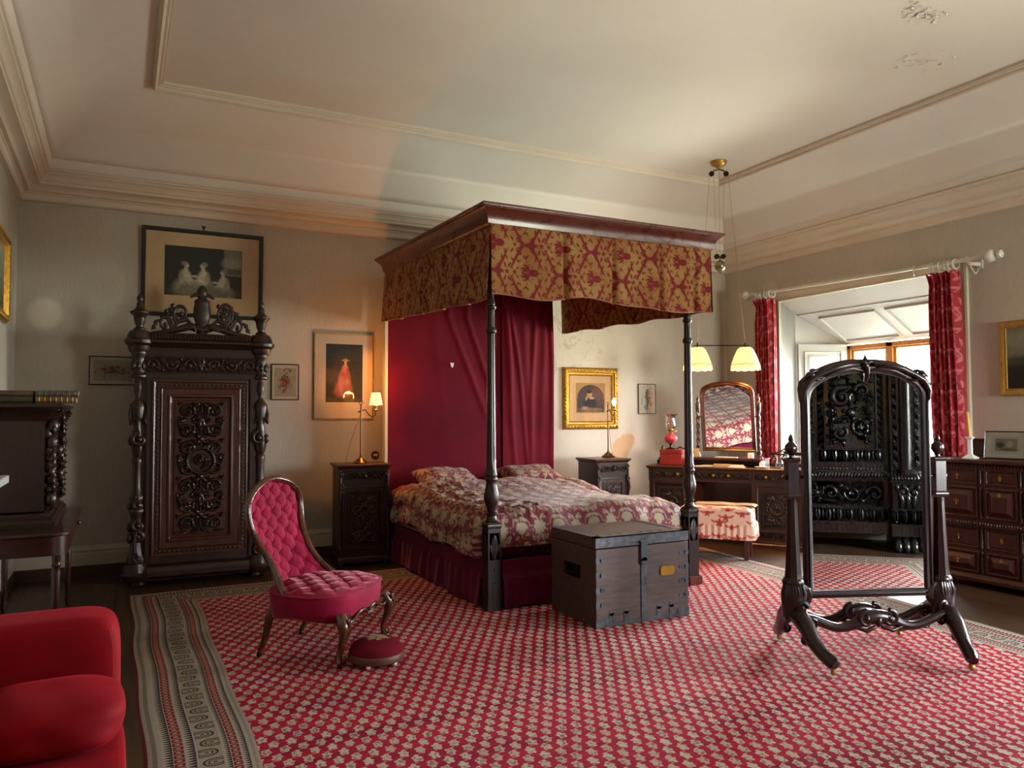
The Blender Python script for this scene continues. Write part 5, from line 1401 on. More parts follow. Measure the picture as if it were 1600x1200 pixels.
for sg in (-1, 1):
    cx = sg*.885; b = MB()
    b.box(cx-.165, cx+.165, -.11, .5, .16, .29)
    for i in range(8): 
        x = cx-.15+i*.30/7; b.box(x-.007, x+.007, -.122, -.11, .175, .265)
    b.box(cx-.17, cx+.17, -.125, -.1, .27, .29)
    leaf_strip(b, cx-.17, cx+.17, .29, .44, -.12, .045, 4); b.box(cx-.165, cx+.165, -.12, .5, .29, .445)
    b.box(cx-.14, cx+.14, -.06, .5, .44, .72)
    wood_scroll(b, (cx+.05, .62), .06, PI/2, 1.4, .018, 1, -.09); wood_scroll(b, (cx-.05, .62), .06, PI/2, 1.4, .018, -1, -.09)
    for x in (-.10, -.035, .035, .10): b.ball((cx+x, -.08, .67), .022, 8, (1, 1, 1.8))
    for x in (-.07, 0, .07): b.tube([(cx+x, -.075, .60), (cx+x*.8, -.10, .54), (cx+x*.9, -.07, .46)], [.02, .026, .016], 8)
    build('column_pedestal', b, E_, bc, sharp=60, recalc=False)
    b = MB(); b.box(cx-.16, cx+.16, -.10, .5, .73, .77)
    for i in range(11):
        x = cx-.15+i*.03; b.ball((x, -.11, .765), .017, 8, (.9, .9, 1.2)); b.tube([(x, -.10, .78), (x*.95+cx*.05, -.07, .83)], [.012, .007], 6)
    b.lathe([(.12, .80), (.13, .82), (.11, .84), (.09, .86)], 24, at=(cx, -.0, 0))
    for x0_, w in ((cx-.13, .05), (cx+.08, .05)):
        leaf_strip(b, x0_, x0_+w, .88, 2.2, -.03, .03, 12, True)
    b.lathe([(.06, .86), (.065, 1.0), (.06, 2.1), (.08, 2.15), (.08, 2.2)], 24, at=(cx, -.03, 0), mod=lambda th, z: 1-.08*np.abs(np.sin(th*6)))
    b.box(cx-.15, cx+.15, -.03, .5, .84, 2.3)
    build('pilaster', b, E_, bc, sharp=60, recalc=False)
    b = MB()
    for k in (-1.5, -.5, .5, 1.5):
        b.tube([(cx+k*.065, .05, .11), (cx+k*.072, -.08, .12), (cx+k*.076, -.15, .085), (cx+k*.076, -.185, .035), (cx+k*.074, -.19, .012)], [.045, .045, .042, .036, .018], 12)
        b.ball((cx+k*.075, -.20, .018), .014, 8, (.7, 1.4, 1))
    b.box(cx-.15, cx+.15, -.06, .3, .02, .16)
    build('lion_paw_foot', b, E_, bc, sharp=60)
b = MB(); b.box(-HW-.06, HW+.06, -.14, .64, 2.3, 2.42); bead_strip(b, (-HW, -.15, 2.36), (HW, -.15, 2.36), .02, .05); build('cornice', b, E_, bc)

# ------------------------------------------------------------------ chest of drawers
cd = thing('chest_of_drawers', 'dark reddish oak chest with raised geometric panels and brass escutcheons beneath the wall picture', 'chest of drawers', (6.36, 3.61, 0), -PI/2)
W2, CH, CDp = .71, 1.062, .66
Cm = M['chest']
b = MB(); b.ring(-W2, W2, 0, CDp, [(.02, 1.018), (.005, 1.024), (-.015, 1.034), (-.02, 1.045), (-.02, 1.055), (-.01, 1.062), (.2, 1.062)], closed=False)
b.add([(-W2+.2, .2, 1.062), (W2-.2, .2, 1.062), (W2-.2, CDp-.2, 1.062), (-W2+.2, CDp-.2, 1.062)], [(0, 1, 2, 3)])
for i in range(54): b.box(-W2+.02+i*.0262, -W2+.034+i*.0262, -.008, .01, 1.000, 1.016)
build('top', b, Cm, cd)
b = MB(); b.box(-W2+.01, W2-.01, .02, CDp-.01, .09, 1.02); build('body', b, Cm, cd)
b = MB(); b.ring(-W2, W2, 0, CDp, [(.02, .05), (-.012, .055), (-.012, .08), (0, .09), (.012, .105), (.02, .12)], closed=False); b.box(-W2+.01, W2-.01, .02, CDp, .05, .10); build('base_moulding', b, Cm, cd)
for x in (-W2+.07, W2-.07):
    for y in (.07, CDp-.07):
        b = MB(); b.lathe([(.035, 0), (.045, .02), (.035, .05), (.03, .06)], 16, at=(x, y, 0)); build('foot', b, M['oak'], cd)
b = MB(); b.box(-W2+.01, W2-.01, -.008, .02, .515, .555)
for i in range(60): b.ball((-W2+.02+i*.0232, -.01, .535), .009, 6, (.8, .8, 1.6))
build('rope_band', b, Cm, cd)
cols = [(-.70, -.335), (-.305, -.015), (.015, .305), (.335, .70)]
rows_ = [(.855, .985, 'drawer'), (.575, .835, 'tall'), (.325, .500, 'drawer'), (.125, .305, 'tall2')]
for ci, (x0, x1) in enumerate(cols):
    for (z0, z1, kd) in rows_:
        b = MB(); x0_, x1_ = x0+.02, x1-.008
        if kd == 'drawer':
            b.ring(x0_, x1_, z0, z1, [(0, 0), (0, .010), (.010, .014), (.018, .010), (.022, .003), (.026, .003), (.030, .006)], 'xz', False, .02)
            b.add([(x0_+.03, .014, z0+.03), (x1_-.03, .014, z0+.03), (x1_-.03, .014, z1-.03), (x0_+.03, .014, z1-.03)], [(0, 1, 2, 3)])
        else:
            b.ring(x0_, x1_, z0, z1, [(0, 0), (0, .012), (.010, .018), (.020, .012), (.024, .004), (.030, .004), (.034, .010), (.070, .036), (.072, .034)], 'xz', False, .02)
            i_ = .072; b.add([(x0_+i_, .02-.034, z0+i_), (x1_-i_, .02-.034, z0+i_), (x1_-i_, .02-.034, z1-i_), (x0_+i_, .02-.034, z1-i_)], [(0, 1, 2, 3)])
        dr = build('drawer', b, Cm, cd, sharp=20)
        b = MB(); xm = (x0_+x1_)/2; zm = (z0+z1)/2 if (kd == 'drawer' or ci in (0, 3)) else z1-.055; yy = .006 if kd == 'drawer' else (-.016 if ci in (0, 3) else -.008)
        if ci in (0, 3):
            b.box(xm-.004, xm+.004, yy-.004, yy+.004, zm-.022, zm+.022); b.box(xm-.012, xm+.012, yy-.005, yy+.004, zm+.004, zm+.012); b.ball((xm, yy-.004, zm-.018), .007, 6)
            for q in ((.016, .008), (-.016, .008), (0, .026)): b.ball((xm+q[0], yy-.002, zm+q[1]), .0055, 6)
        else:
            b.prism([(xm, zm-.026), (xm+.010, zm-.012), (xm+.015, zm), (xm+.010, zm+.012), (xm, zm+.026), (xm-.010, zm+.012), (xm-.015, zm), (xm-.010, zm-.012)], .006, 'y', yy-.004)
            b.ball((xm, yy-.006, zm), .006, 8)
        build('escutcheon', b, M['brassy'], dr)
for x in (-.70, -.32, .0, .32, .70):
    for (z0, z1) in ((.86, .98), (.58, .83), (.33, .50), (.13, .30)):
        b = MB(); n_ = 7; H_ = z1-z0
        b.lathe([(.010, z0), (.013, z0+.01), (.008, z0+.02), (.014, z0+H_*.35), (.009, z0+H_*.5), (.014, z0+H_*.65), (.008, z1-.02), (.013, z1-.01), (.010, z1)], 12, at=(x, .012, 0)); build('split_baluster', b, M['oak'], cd, sharp=50)
# things on the chest
CZ = 1.0625
t = thing('candlestick', 'white porcelain candlestick on a square foot at the left end of the chest', 'candlestick', (6.52, 4.10, CZ), .2)
b = MB(); b.ring(-.052, .052, -.052, .052, [(0, 0), (0, .006), (.006, .012), (.018, .020), (.032, .032), (.038, .05), (.036, .07)], closed=False)
b.box(-.0165, .0165, -.0165, .0165, .045, .165); b.ring(-.0165, .0165, -.0165, .0165, [(0, .16), (-.006, .168), (-.012, .178), (-.012, .186), (.0, .188), (.016, .188)], closed=False); build('stem', b, M['porcelain'], t, bevel=.002)
b = MB(); b.m = T(6.52, 4.10, CZ+.189) @ RX(math.radians(-2)) @ RY(math.radians(-3.5)); b.lathe([(.0125, 0), (.012, .10), (.011, .205), (.006, .212)], 16); b.tube([(0, 0, .21), (0, 0, .218)], .001, 5)
tag(build('candle', b, M['wax'], None), 'honey-coloured candle leaning slightly in the white candlestick', 'candle')
b = MB(); b.box(6.93, 6.98, 3.40, 4.36, CZ, CZ+.155); b.box(6.915, 6.985, 3.39, 4.37, CZ+.145, CZ+.16)
tag(build('dark_panel', b, M['oak'], None, bevel=.003), 'low dark wooden panel standing along the back of the chest', 'panel')

# ------------------------------------------------------------------ dressing table across the corner
th_ = math.atan2(-.833, .552)
dt = thing('dressing_table', 'carved dark oak kneehole dressing table with an arched swing mirror across the corner', 'dressing table', (5.933, 6.531, 0), th_)
DW, DH, DD = .865, .86, .52; Ow = M['oakred']
b = MB(); b.ring(-DW, DW, 0, DD, [(.03, DH-.045), (.012, DH-.036), (.008, DH-.026), (0, DH-.018), (0, DH-.005), (.005, DH), (.26, DH)], closed=False)
b.add([(-DW+.26, .26, DH), (DW-.26, .26, DH), (DW-.26, DD-.26, DH), (-DW+.26, DD-.26, DH)], [(0, 1, 2, 3)]); build('table_top', b, Ow, dt)
b = MB(); b.box(-DW+.025, DW-.025, .03, DD-.01, .70, DH-.03); b.box(-DW+.02, DW-.02, .015, .05, .695, .705); b.box(-.32, .32, DD-.05, DD-.02, .05, .72); build('apron', b, Ow, dt)
for (x0, x1, ks) in ((-.84, -.335, (-.49,)), (-.325, .325, (-.085, .08)), (.335, .84, (.48,))):
    b = MB(); b.box(x0, x1, .015, .03, .712, .822); f = frieze(x1-x0-.05, .07, .004, 3); f.relief(b, x0+.025, .73, .015, .012); dr = build('drawer', b, M['oak'], dt, recalc=False)
    for k in ks:
        b = MB(); b.m = T(k, .0, .77) @ RX(PI/2); b.lathe([(.006, -.012), (.008, 0), (.016, .008), (.014, .018), (.004, .022)], 14); build('knob', b, M['giltpale'], dr)
for sg in (-1, 1):
    x0, x1 = (-.84, -.32) if sg < 0 else (.32, .84)
    b = MB(); b.box(x0, x1, .03, DD-.02, .09, .705); pd = build('pedestal', b, Ow, dt)
    b = MB(); b.ring(x0-.005, x1+.005, .01, DD, [(.0, .0), (0, .045), (.01, .055), (.012, .075), (.02, .085), (.02, .09)], closed=False); bead_strip(b, (x0+.01, .018, .10), (x1-.01, .018, .10), .006, .014); build('plinth', b, Ow, pd)
    b = MB(); b.ring(x0+.05, x1-.05, .17, .675, [(0, 0), (0, .012), (.012, .016), (.02, .01), (.055, .01), (.06, .018), (.07, .018), (.078, .0)], 'xz', False, .03)
    c = carved_panel(.26, .345, .005, 8, True); c.relief(b, (x0+x1)/2-.13, .25, .028, .016); f = frieze(.40, .045, .004, 4); f.relief(b, (x0+x1)/2-.20, .118, .03, .010)
    dn = build('door', b, M['oak'], pd, recalc=False)
    b = MB(); b.ball((x0+.065, .008, .42), .009, 8); build('key_knob', b, M['brassy'], dn)
# shelf, gallery and mirror
b = MB(); b.box(-.42, .42, .20, DD-.02, .925, .945); b.box(-.42, -.40, .24, DD-.03, DH, .925); b.box(.40, .42, .24, DD-.03, DH, .925); b.box(-.42, .42, DD-.04, DD-.02, DH, .93); sh = build('mirror_shelf', b, Ow, dt, bevel=.003)
b = MB(); b.ring(-.43, .43, .19, DD-.02, [(.01, .935), (0, .94), (0, .95), (.01, .955), (.15, .955)], closed=False); b.add([(-.28, .34, .955), (.28, .34, .955), (.28, DD-.17, .955), (-.28, DD-.17, .955)], [(0, 1, 2, 3)]); build('shelf_top', b, Ow, sh)
for sg in (-1, 1):
    b = MB(); yg = DD-.05
    b.box(min(sg*.43, sg*DW*.97), max(sg*.43, sg*DW*.97), yg-.01, yg+.01, DH, DH+.03); b.box(min(sg*.43, sg*.80), max(sg*.43, sg*.80), yg-.008, yg+.008, DH+.125, DH+.145)
    for k in range(3):
        x = sg*(.49+k*.105); wood_scroll(b, (x, DH+.085), .036, PI/2, 1.2, .009, sg, yg); b.ball((x+sg*.05, yg, DH+.10), .010, 6)
    b.tube([(sg*.44, yg, DH+.15), (sg*.52, yg, DH+.155), (sg*.60, yg, DH+.20), (sg*.68, yg, DH+.155), (sg*.78, yg, DH+.15)], .009, 7)
    for k in range(5): b.tube([(sg*.60, yg, DH+.145), (sg*.60+(k-2)*.03, yg, DH+.185-abs(k-2)*.006)], .005, 6)
    b.box(sg*.82-.02, sg*.82+.02, yg-.02, yg+.02, DH, DH+.14); b.lathe([(.022, DH+.14), (.026, DH+.15), (.014, DH+.16), (.022, DH+.18), (.014, DH+.20), (.003, DH+.215)], 14, at=(sg*.82, yg, 0))
    wood_scroll(b, (sg*.83, DH+.04), .03, PI/2, 1.1, .011, sg, yg-.12); b.box(sg*.83-.012, sg*.83+.012, yg-.14, yg, DH, DH+.05)
    build('gallery', b, M['oak'], dt, sharp=50)
    b = MB(); px = sg*.345; py = .33
    def twist(th, z): return 1+.30*np.sin(2*(th*sg)-z*75)*(z > 1.06)*(z < 1.50)
    zz = np.concatenate([np.linspace(1.05, 1.51, 60)])
    b.lathe([(.030, .955), (.032, .97), (.022, .985), (.026, 1.0), (.030, 1.02), (.018, 1.04)], 20, at=(px, py, 0)); b.lathe([(.017, z) for z in zz], 20, at=(px, py, 0), mod=twist)
    b.lathe([(.022, 1.50), (.026, 1.51), (.026, 1.57), (.018, 1.585), (.010, 1.60), (.018, 1.62), (.014, 1.635), (.006, 1.65), (.002, 1.675)], 16, at=(px, py, 0)); b.tube([(px, py, 1.42), (px-sg*.045, py, 1.42)], .008, 8)
    build('twisted_column', b, M['oak'], dt, sharp=50)
mr = bpy.data.objects.new('swing_mirror', None); COL.objects.link(mr); mr.parent = dt; mr.location = (0, .33, 1.42); MIRR_TILT = math.radians(9); mr.rotation_euler = (MIRR_TILT, 0, 0)
def arch(w, z0, z1, rise, n=16):
    pts = [(-w, z0), (w, z0), (w, z1-rise-.03), (w-.01, z1-rise)]
    for i in range(1, n): a = PI*i/n; pts.append(((w-.012)*math.cos(a), z1-rise+rise*math.sin(a)))
    pts += [(-w+.01, z1-rise), (-w, z1-rise-.03)]; return np.array(pts)
b = MB(); o1 = arch(.305, -.40, .41, .10); i1 = arch(.262, -.357, .365, .09); loops = []
for t, h in ((0, -.015), (0, .010), (.25, .016), (.5, .008), (.7, .012), (1, .004), (1, -.015)):
    q = o1*(1-t)+i1*t; loops.append(np.stack([q[:, 0], -h+0*q[:, 0], q[:, 1]], -1))
b.grid(np.array(loops), cu=True, cv=True); b.add([(p[0], .012, p[1]) for p in o1], [tuple(range(len(o1)))]); build('mirror_frame', b, Ow, mr, sharp=30)
b = MB(); b.add([(p[0], .0, p[1]) for p in i1], [tuple(range(len(i1)))]); build('mirror_glass', b, M['mirror'], mr, recalc=False)

DM = T(5.933, 6.531, 0) @ RZ(th_)
def on_table(name, label, cat, x, y, z=DH, rz=0.0, group=None):
    p = DM @ Vector((x, y, z+.0005)); return thing(name, label, cat, p, th_+rz, group)
# red box with the oil lamp on it
b = MB(); b.m = DM @ T(-.70, .27, DH+.0005); b.box(-.13, .13, -.10, .10, 0, .115); 
rb = on_table('jewel_box', 'red leather-covered box at the left end of the dressing table', 'box', -.63, .27)
b = MB(); b.box(-.13, .13, -.09, .09, 0, .125); build('body', b, M['redbox'], rb, bevel=.006)
b = MB(); b.box(-.132, .132, -.092, .092, .126, .178); build('lid', b, M['redbox'], rb, bevel=.006); b = MB(); b.ball((0, -.094, .118), .008, 8); build('clasp', b, M['brassy'], rb)
ol = on_table('oil_lamp', 'Victorian oil lamp with a cranberry glass font and frilled pink shade, on the red box', 'oil lamp', -.655, .27, DH+.179)
ol.scale = (1.12, 1.12, 1.06)
b = MB(); b.lathe([(.050, 0), (.052, .006), (.040, .014), (.018, .022), (.012, .035), (.014, .055), (.022, .065)], 24); build('base', b, M['bronze'], ol)
b = MB(); b.lathe([(.020, .064), (.045, .075), (.066, .100), (.070, .125), (.060, .150), (.038, .165), (.024, .170)], 40, mod=lambda th, z: 1+.03*np.sin(th*12+z*30))
m_, nt_, b_ = base_mat('cranberry_glass'); b_.inputs['Base Color'].default_value = lin('e0506a'); b_.inputs['Roughness'].default_value = .06; b_.inputs['Transmission Weight'].default_value = .55; b_.inputs['Specular IOR Level'].default_value = .7
build('font', b, m_, ol, sharp=None)
b = MB(); b.lathe([(.024, .168), (.026, .18), (.018, .188), (.024, .20), (.030, .212), (.030, .222)], 24); b.tube([(.02, 0, .195), (.055, 0, .195)], .003, 6); b.ball((.058, 0, .195), .009, 8); build('burner', b, M['brassy'], ol)
b = MB(); b.lathe([(.028, .22), (.044, .235), (.054, .262), (.052, .29), (.042, .318), (.040, .34), (.050, .365)], 40, cap=False); build('globe', b, M['pinkglass'], ol, sharp=None)
b = MB(); b.lathe([(.050, .364), (.058, .375), (.070, .384), (.072, .390)], 72, cap=False, mod=lambda th, z: 1+.10*np.sin(th*12)*(z-.36)/.03); m2 = glass_mat('frill_glass', (.90, .42, .48, 1), 1.4, .15); build('frilled_rim', b, m2, ol, sharp=None)
# small things on the top
def papers(x, y, w, d, rz, h, label, mat='paper', name='paper_sheet', cat='paper', z=DH, grp=None):
    o = on_table(name, label, cat, x, y, z, rz, grp); b = MB(); b.box(-w/2, w/2, -d/2, d/2, 0, h); return build('sheets' if mat == 'paper' else 'cover', b, M[mat], o, bevel=.001)
M['buff'] = plain('buff_card', 'b09a72', .7)
papers(-.30, .10, .15, .09, .1, .006, 'white leaflet lying left of the buff booklet on the dressing table')
papers(-.17, .13, .16, .10, -.2, .012, 'stack of white cards behind the leaflet on the dressing table')
papers(-.02, .12, .18, .11, .12, .030, 'buff booklet among the papers in the middle of the dressing table', 'buff', 'booklet', 'booklet')
papers(.15, .09, .17, .10, -.1, .010, 'white papers right of the buff booklet on the dressing table')
papers(.12, .20, .16, .06, .05, .022, 'folded white letter behind the papers on the dressing table')
M['teal'] = glass_mat('teal_glass', (.35, .68, .78, 1), 2.0, .08); M['ruby'] = plain('ruby', '7c1430', .2)
o = on_table('china_tray', 'small round white china dish with a pot, right of the papers', 'dish', .42, .10)
b = MB(); b.lathe([(.03, 0), (.05, .003), (.078, .012), (.080, .015), (.05, .008), (.001, .006)], 28); build('dish', b, M['porcelain'], o)
o = on_table('china_pot', 'little white china pot standing in the small white dish', 'pot', .42, .10, DH+.009)
b = MB(); b.box(-.026, .026, -.026, .026, 0, .05); b.lathe([(.02, .05), (.024, .056), (.012, .062), (.006, .07), (.001, .074)], 14); build('pot', b, M['porcelain'], o, bevel=.004)
o = on_table('ruby_bottle', 'ruby glass scent bottle with clear stopper on the dressing table', 'bottle', .40, .20)
b = MB(); b.lathe([(.022, 0), (.026, .01), (.026, .08), (.012, .10), (.010, .115)], 18); build('bottle_body', b, M['ruby'], o); b = MB(); b.lathe([(.008, .114), (.018, .125), (.018, .145), (.004, .155)], 12); build('stopper', b, M['pinkglass'], o)
o = on_table('glass_bottle', 'pale blue glass decanter with a round stopper at the right of the dressing table', 'bottle', .66, .20)
b = MB(); b.lathe([(.034, 0), (.038, .01), (.038, .08), (.018, .11), (.014, .13), (.026, .142)], 20); build('bottle_body', b, M['teal'], o); b = MB(); b.lathe([(.010, .135), (.022, .155), (.026, .175), (.020, .20), (.003, .212)], 14); build('stopper', b, M['teal'], o)
o = on_table('glass_tumbler', 'clear glass tumbler beside the pale blue decanter', 'glass', .585, .13)
b = MB(); b.lathe([(.026, 0), (.028, .004), (.032, .085), (.030, .085), (.026, .006), (.001, .006)], 24); build('glass', b, glass_mat('tumbler_glass', (.86, .9, .86, 1), 2.0), o)
o = on_table('china_box', 'small square white china box on the shelf by the right of the swing mirror', 'box', .27, .25, .956)
b = MB(); b.box(-.03, .03, -.03, .03, 0, .06); build('box_body', b, M['porcelain'], o, bevel=.004); b = MB(); b.ball((0, -.031, .03), .006, 8); build('painted_motif', b, M['buff'], o)
papers(.0, .25, .24, .07, 0, .008, 'long white comb tray in front of the swing mirror', name='comb_tray', cat='tray', z=.956)
o = on_table('framed_photograph', 'tiny pale photo card by the left twisted column of the swing mirror', 'photograph', -.345, .25, .956); b = MB(); b.m = RX(-.15); b.box(-.03, .03, 0, .008, 0.001, .10); build('card', b, M['buff'], o)

# stool with flounced loose cover
sx0, sx1, sy0, sy1, sz = -.36, .36, -.19, .19, .50
so_ = thing('dressing_stool', 'low oak stool with a rose-print flounced cover in front of the dressing table', 'stool', (5.46, 6.09, 0), th_+math.radians(6))
for x in (sx0+.05, sx1-.05):
    for y in (sy0+.05, sy1-.05):
        b = MB(); b.box(x-.022, x+.022, y-.022, y+.022, 0, .42); build('leg', b, M['chest'], so_, bevel=.003)
b = MB(); b.box(sx0+.03, sx1-.03, sy0+.03, sy1-.03, .20, .25) ; b.box(sx0+.04, sx1-.04, sy0+.04, sy1-.04, .38, .45); build('frame', b, M['chest'], so_)
cw = Canvas(.34, .30, .005, True); rr_ = random.Random(4)
for (x, y, r) in ((.08, .07, .042), (.14, .12, .036), (.25, .22, .044), (.30, .16, .034), (.07, .24, .026), (.20, .03, .028), (.16, .21, .022)): cw.rosette((x, y), r, 5, 1); cw.leaf((x+r, y), .5, .05, .012, .6); cw.leaf((x-r, y), 2.6, .05, .010, .6)
cw.a = np.clip(cw.a*1.6, 0, 1)
m_, nt_, b_ = base_mat('rose_chintz'); a_ = nt_.nodes.new('ShaderNodeAttribute'); a_.attribute_name = 'pat'
c_ = ramp(nt_, a_.outputs['Fac'], [(0, lin('d8ae98')), (.35, lin('a8825c')), (.6, lin('b8544c')), (1, lin('a02c2c'))]); nt_.links.new(c_, b_.inputs['Base Color']); b_.inputs['Roughness'].default_value = .8; M['chintz'] = m_
b = MB(); nn = 480; s_ = np.linspace(0, 1, nn, endpoint=False)*4
per = []; 
W_, D_ = sx1-sx0, sy1-sy0; Lp = 2*(W_+D_)
for k in range(nn):
    d = k/nn*Lp
    if d < W_: p = (sx0+d, sy0, 0, -1)
    elif d < W_+D_: p = (sx1, sy0+d-W_, 1, 0)
    elif d < 2*W_+D_: p = (sx1-(d-W_-D_), sy1, 0, 1)
    else: p = (sx0, sy1-(d-2*W_-D_), -1, 0)
    per.append((*p, d))
per = np.array(per); rowsP = []; rowsT = []
for c in np.linspace(0, 1, 44):
    z = sz-.02-.27*c; fl = np.clip((c-.42)/.08, 0, 1); off = fl*(.006+.012*np.abs((per[:, 4]/.062 % 1)-.5)*2+.018*c)+.01*np.sin(c*2)
    rowsP.append(np.stack([per[:, 0]+per[:, 2]*off, per[:, 1]+per[:, 3]*off, z+0*off], -1)); rowsT.append(cw.sample(per[:, 4], z+0*off))
b.grid(np.array(rowsP), pat=np.array(rowsT), cv=True)
g, h_ = np.meshgrid(np.linspace(sx0, sx1, 90), np.linspace(sy0, sy1, 50), indexing='ij'); e2 = (1-np.abs(g/sx1)**6)*(1-np.abs(h_/sy1)**6)
b.grid(np.stack([g, h_, sz-.02+.04*np.clip(e2, 0, 1)**.5+.004*wob(g*8, h_*8, 6, 2, 3)], -1), pat=cw.sample(g, h_)); build('flounced_cover', b, M['chintz'], so_, sharp=None, recalc=False)
b = MB(); g, h_ = np.meshgrid(np.linspace(-.22, .385, 60), np.linspace(-.02, .235, 40), indexing='ij'); z = sz+.024-.14*np.clip(h_-.19, 0, 1)*3-.5*np.clip(g-.36, 0, 1)+.003*wob(g*8, h_*8, 5, 2, 9)
b.grid(np.stack([g, h_, z], -1)); o = build('cloth_throw', b, M['buff'], None, sharp=None, recalc=False); sm = o.modifiers.new('solid', 'SOLIDIFY'); sm.thickness = .008; sm.offset = 1
o.location = so_.location; o.rotation_euler = so_.rotation_euler; tag(o, 'folded buff cloth lying along the back of the rose-print stool', 'cloth')

# ------------------------------------------------------------------ rise-and-fall pendant
PX, PY, PA = 5.82, 6.375, math.radians(-27)
pl = thing('pendant_light', 'rise-and-fall ceiling light with two pleated cream shades on a bar over the dressing table', 'ceiling light', (PX, PY, 0), PA)
b = MB(); b.lathe([(.001, ZC-.075), (.03, ZC-.07), (.045, ZC-.055), (.075, ZC-.04), (.088, ZC-.02), (.088, ZC)], 28); build('ceiling_rose', b, M['giltpale'], pl)
b = MB(); b.tube([(-.075, 0, ZC-.13), (-.05, 0, ZC-.10), (0, 0, ZC-.085), (.05, 0, ZC-.10), (.075, 0, ZC-.125)], .008, 8)
for sg in (-1, 1):
    b.m = T(sg*.08, 0, ZC-.135) @ RX(PI/2); b.lathe([(.028, -.010), (.024, 0), (.028, .010)], 18); b.m = Matrix.Identity(4)
build('pulley', b, M['bronze'], pl)
b = MB(); BZ = 2.195
cords = [((-.10, 0, ZC-.14), (-.26, 0, BZ+.01)), ((.10, 0, ZC-.14), (.26, 0, BZ+.01)), ((-.055, 0, ZC-.14), (-.04, 0, 3.20)), ((.055, 0, ZC-.14), (.04, 0, 3.20)), ((0, 0, ZC-.08), (0, 0, 3.2))]
for i, (a_, c_) in enumerate(cords):
    b = MB(); b.tube([a_, c_], .0022, 5); build('cord', b, M['giltpale'], pl)
b = MB()
for sg in (-1, 1):
    b.m = T(sg*.035, 0, 3.17) @ RX(PI/2); b.lathe([(.028, -.010), (.023, 0), (.028, .010)], 18)
b.m = Matrix.Identity(4); b.tube([(0, 0, 3.17), (0, 0, 3.12)], .007, 6); build('weight_pulley', b, M['bronze'], pl)
b = MB(); b.ball((0, 0, 3.065), .062, 24); b.lathe([(.003, 2.985), (.010, 2.99), (.008, 3.01)], 10); build('counterweight', b, plain('pale_brass_ball', '8f8468', .25, .8), pl)
b = MB(); b.tube([(-.30, 0, BZ), (.30, 0, BZ)], .006, 8)
for sg in (-1, 1): b.lathe([(.006, BZ-.02), (.010, BZ-.01), (.008, BZ+.02), (.004, BZ+.035)], 10, at=(sg*.26, 0, 0)); b.lathe([(.018, BZ-.06), (.018, BZ-.02), (.006, BZ-.005)], 12, at=(sg*.26, 0, 0))
build('bar', b, M['bronze'], pl)
M['pshade'] = shade_mat('lit_pleated_shade', 'f4ce7c', 0.26)
for sg in (-1, 1):
    b = MB(); x = sg*.26
    b.lathe([(.142, BZ-.225), (.144, BZ-.21), (.140, BZ-.19), (.112, BZ-.11), (.082, BZ-.045), (.058, BZ-.022), (.02, BZ-.018)], 72, at=(x, 0, 0), cap=False, mod=lambda th, z: 1+.025*np.abs(np.sin(th*6))+.01*np.sin(th*36))
    o = build('lamp_shade', b, M['pshade'], pl, sharp=None); sm = o.modifiers.new('solid', 'SOLIDIFY'); sm.thickness = .002
    b = MB(); P = []
    for z, r in ((BZ-.215, .150), (BZ-.235, .153), (BZ-.262, .155)):
        a = np.arange(96)*2*PI/96; rr = r*(1+.01*np.sin(a*36)); zz = z-(.010*np.abs(np.sin(a*6)) if z < BZ-.25 else 0*a)+(0.012*np.abs(np.sin(a*6)) if z > BZ-.22 else 0*a)
        P.append(np.stack([x+rr*np.cos(a), rr*np.sin(a), zz], -1))
    b.grid(np.array(P), cv=True); f_ = build('scalloped_frill', b, M['pshade'], o, sharp=None)
    b = MB(); b.tube([tuple(p) for p in P[0]]+[tuple(P[0][0])], .004, 5); build('braid', b, M['giltpale'], o)
    b = MB(); b.ball((x, 0, BZ-.10), .030, 14, (1, 1, 1.3)); build('bulb', b, M['bulb'], pl)
    point('pendant_bulb_light', (x, 0, BZ-.17), 'ffc070', 4*LAMP_K, .03, pl)

# ------------------------------------------------------------------ curtains and rod
rod = thing('curtain_pole', 'white wooden curtain pole with turned finials above the window recess', 'curtain pole', (7.20, 5.85, 0), -PI/2)
b = MB(); RZ0 = 2.945; b.tube([(-1.46, 0, RZ0+.03), (1.46, 0, RZ0-.03)], .019, 16); build('pole', b, M['white'], rod)
for sg in (-1, 1):
    b = MB(); b.m = T(sg*1.44, 0, RZ0-sg*.03) @ RY(PI/2*sg); b.lathe([(.024, 0), (.036, .01), (.024, .03), (.022, .05), (.042, .07), (.056, .095), (.062, .12), (.054, .15), (.032, .17), (.022, .18), (.038, .20), (.036, .225), (.004, .245)], 24); build('finial', b, M['white'], rod)
    b = MB(); b.box(sg*1.36-.012, sg*1.36+.012, 0, .18, RZ0-.05-sg*.03, RZ0-.02-sg*.03); b.prism([(sg*1.36-.03, RZ0-.10), (sg*1.36+.03, RZ0-.10), (sg*1.36+.03, RZ0+.02), (sg*1.36-.03, RZ0+.02)], .012, 'y', .165); b.tube([(sg*1.36, .16, RZ0-.10), (sg*1.36, .10, RZ0-.16), (sg*1.36, .03, RZ0-.10), (sg*1.36, 0, RZ0-.02-sg*.03)], .006, 6); build('bracket', b, M['white'], rod)
RM = T(7.20, 5.85, 0) @ RZ(-PI/2)
def ring_obj(x, parent, tiltv, name='ring'):
    b = MB(); z = RZ0-.0205*x-.024; P = []
    b.m = T(x, 0, z) @ RZ(tiltv); b.tube([(0, .046*math.cos(a), .046*math.sin(a)) for a in np.linspace(0, 2*PI, 25)], .0085, 8); return b
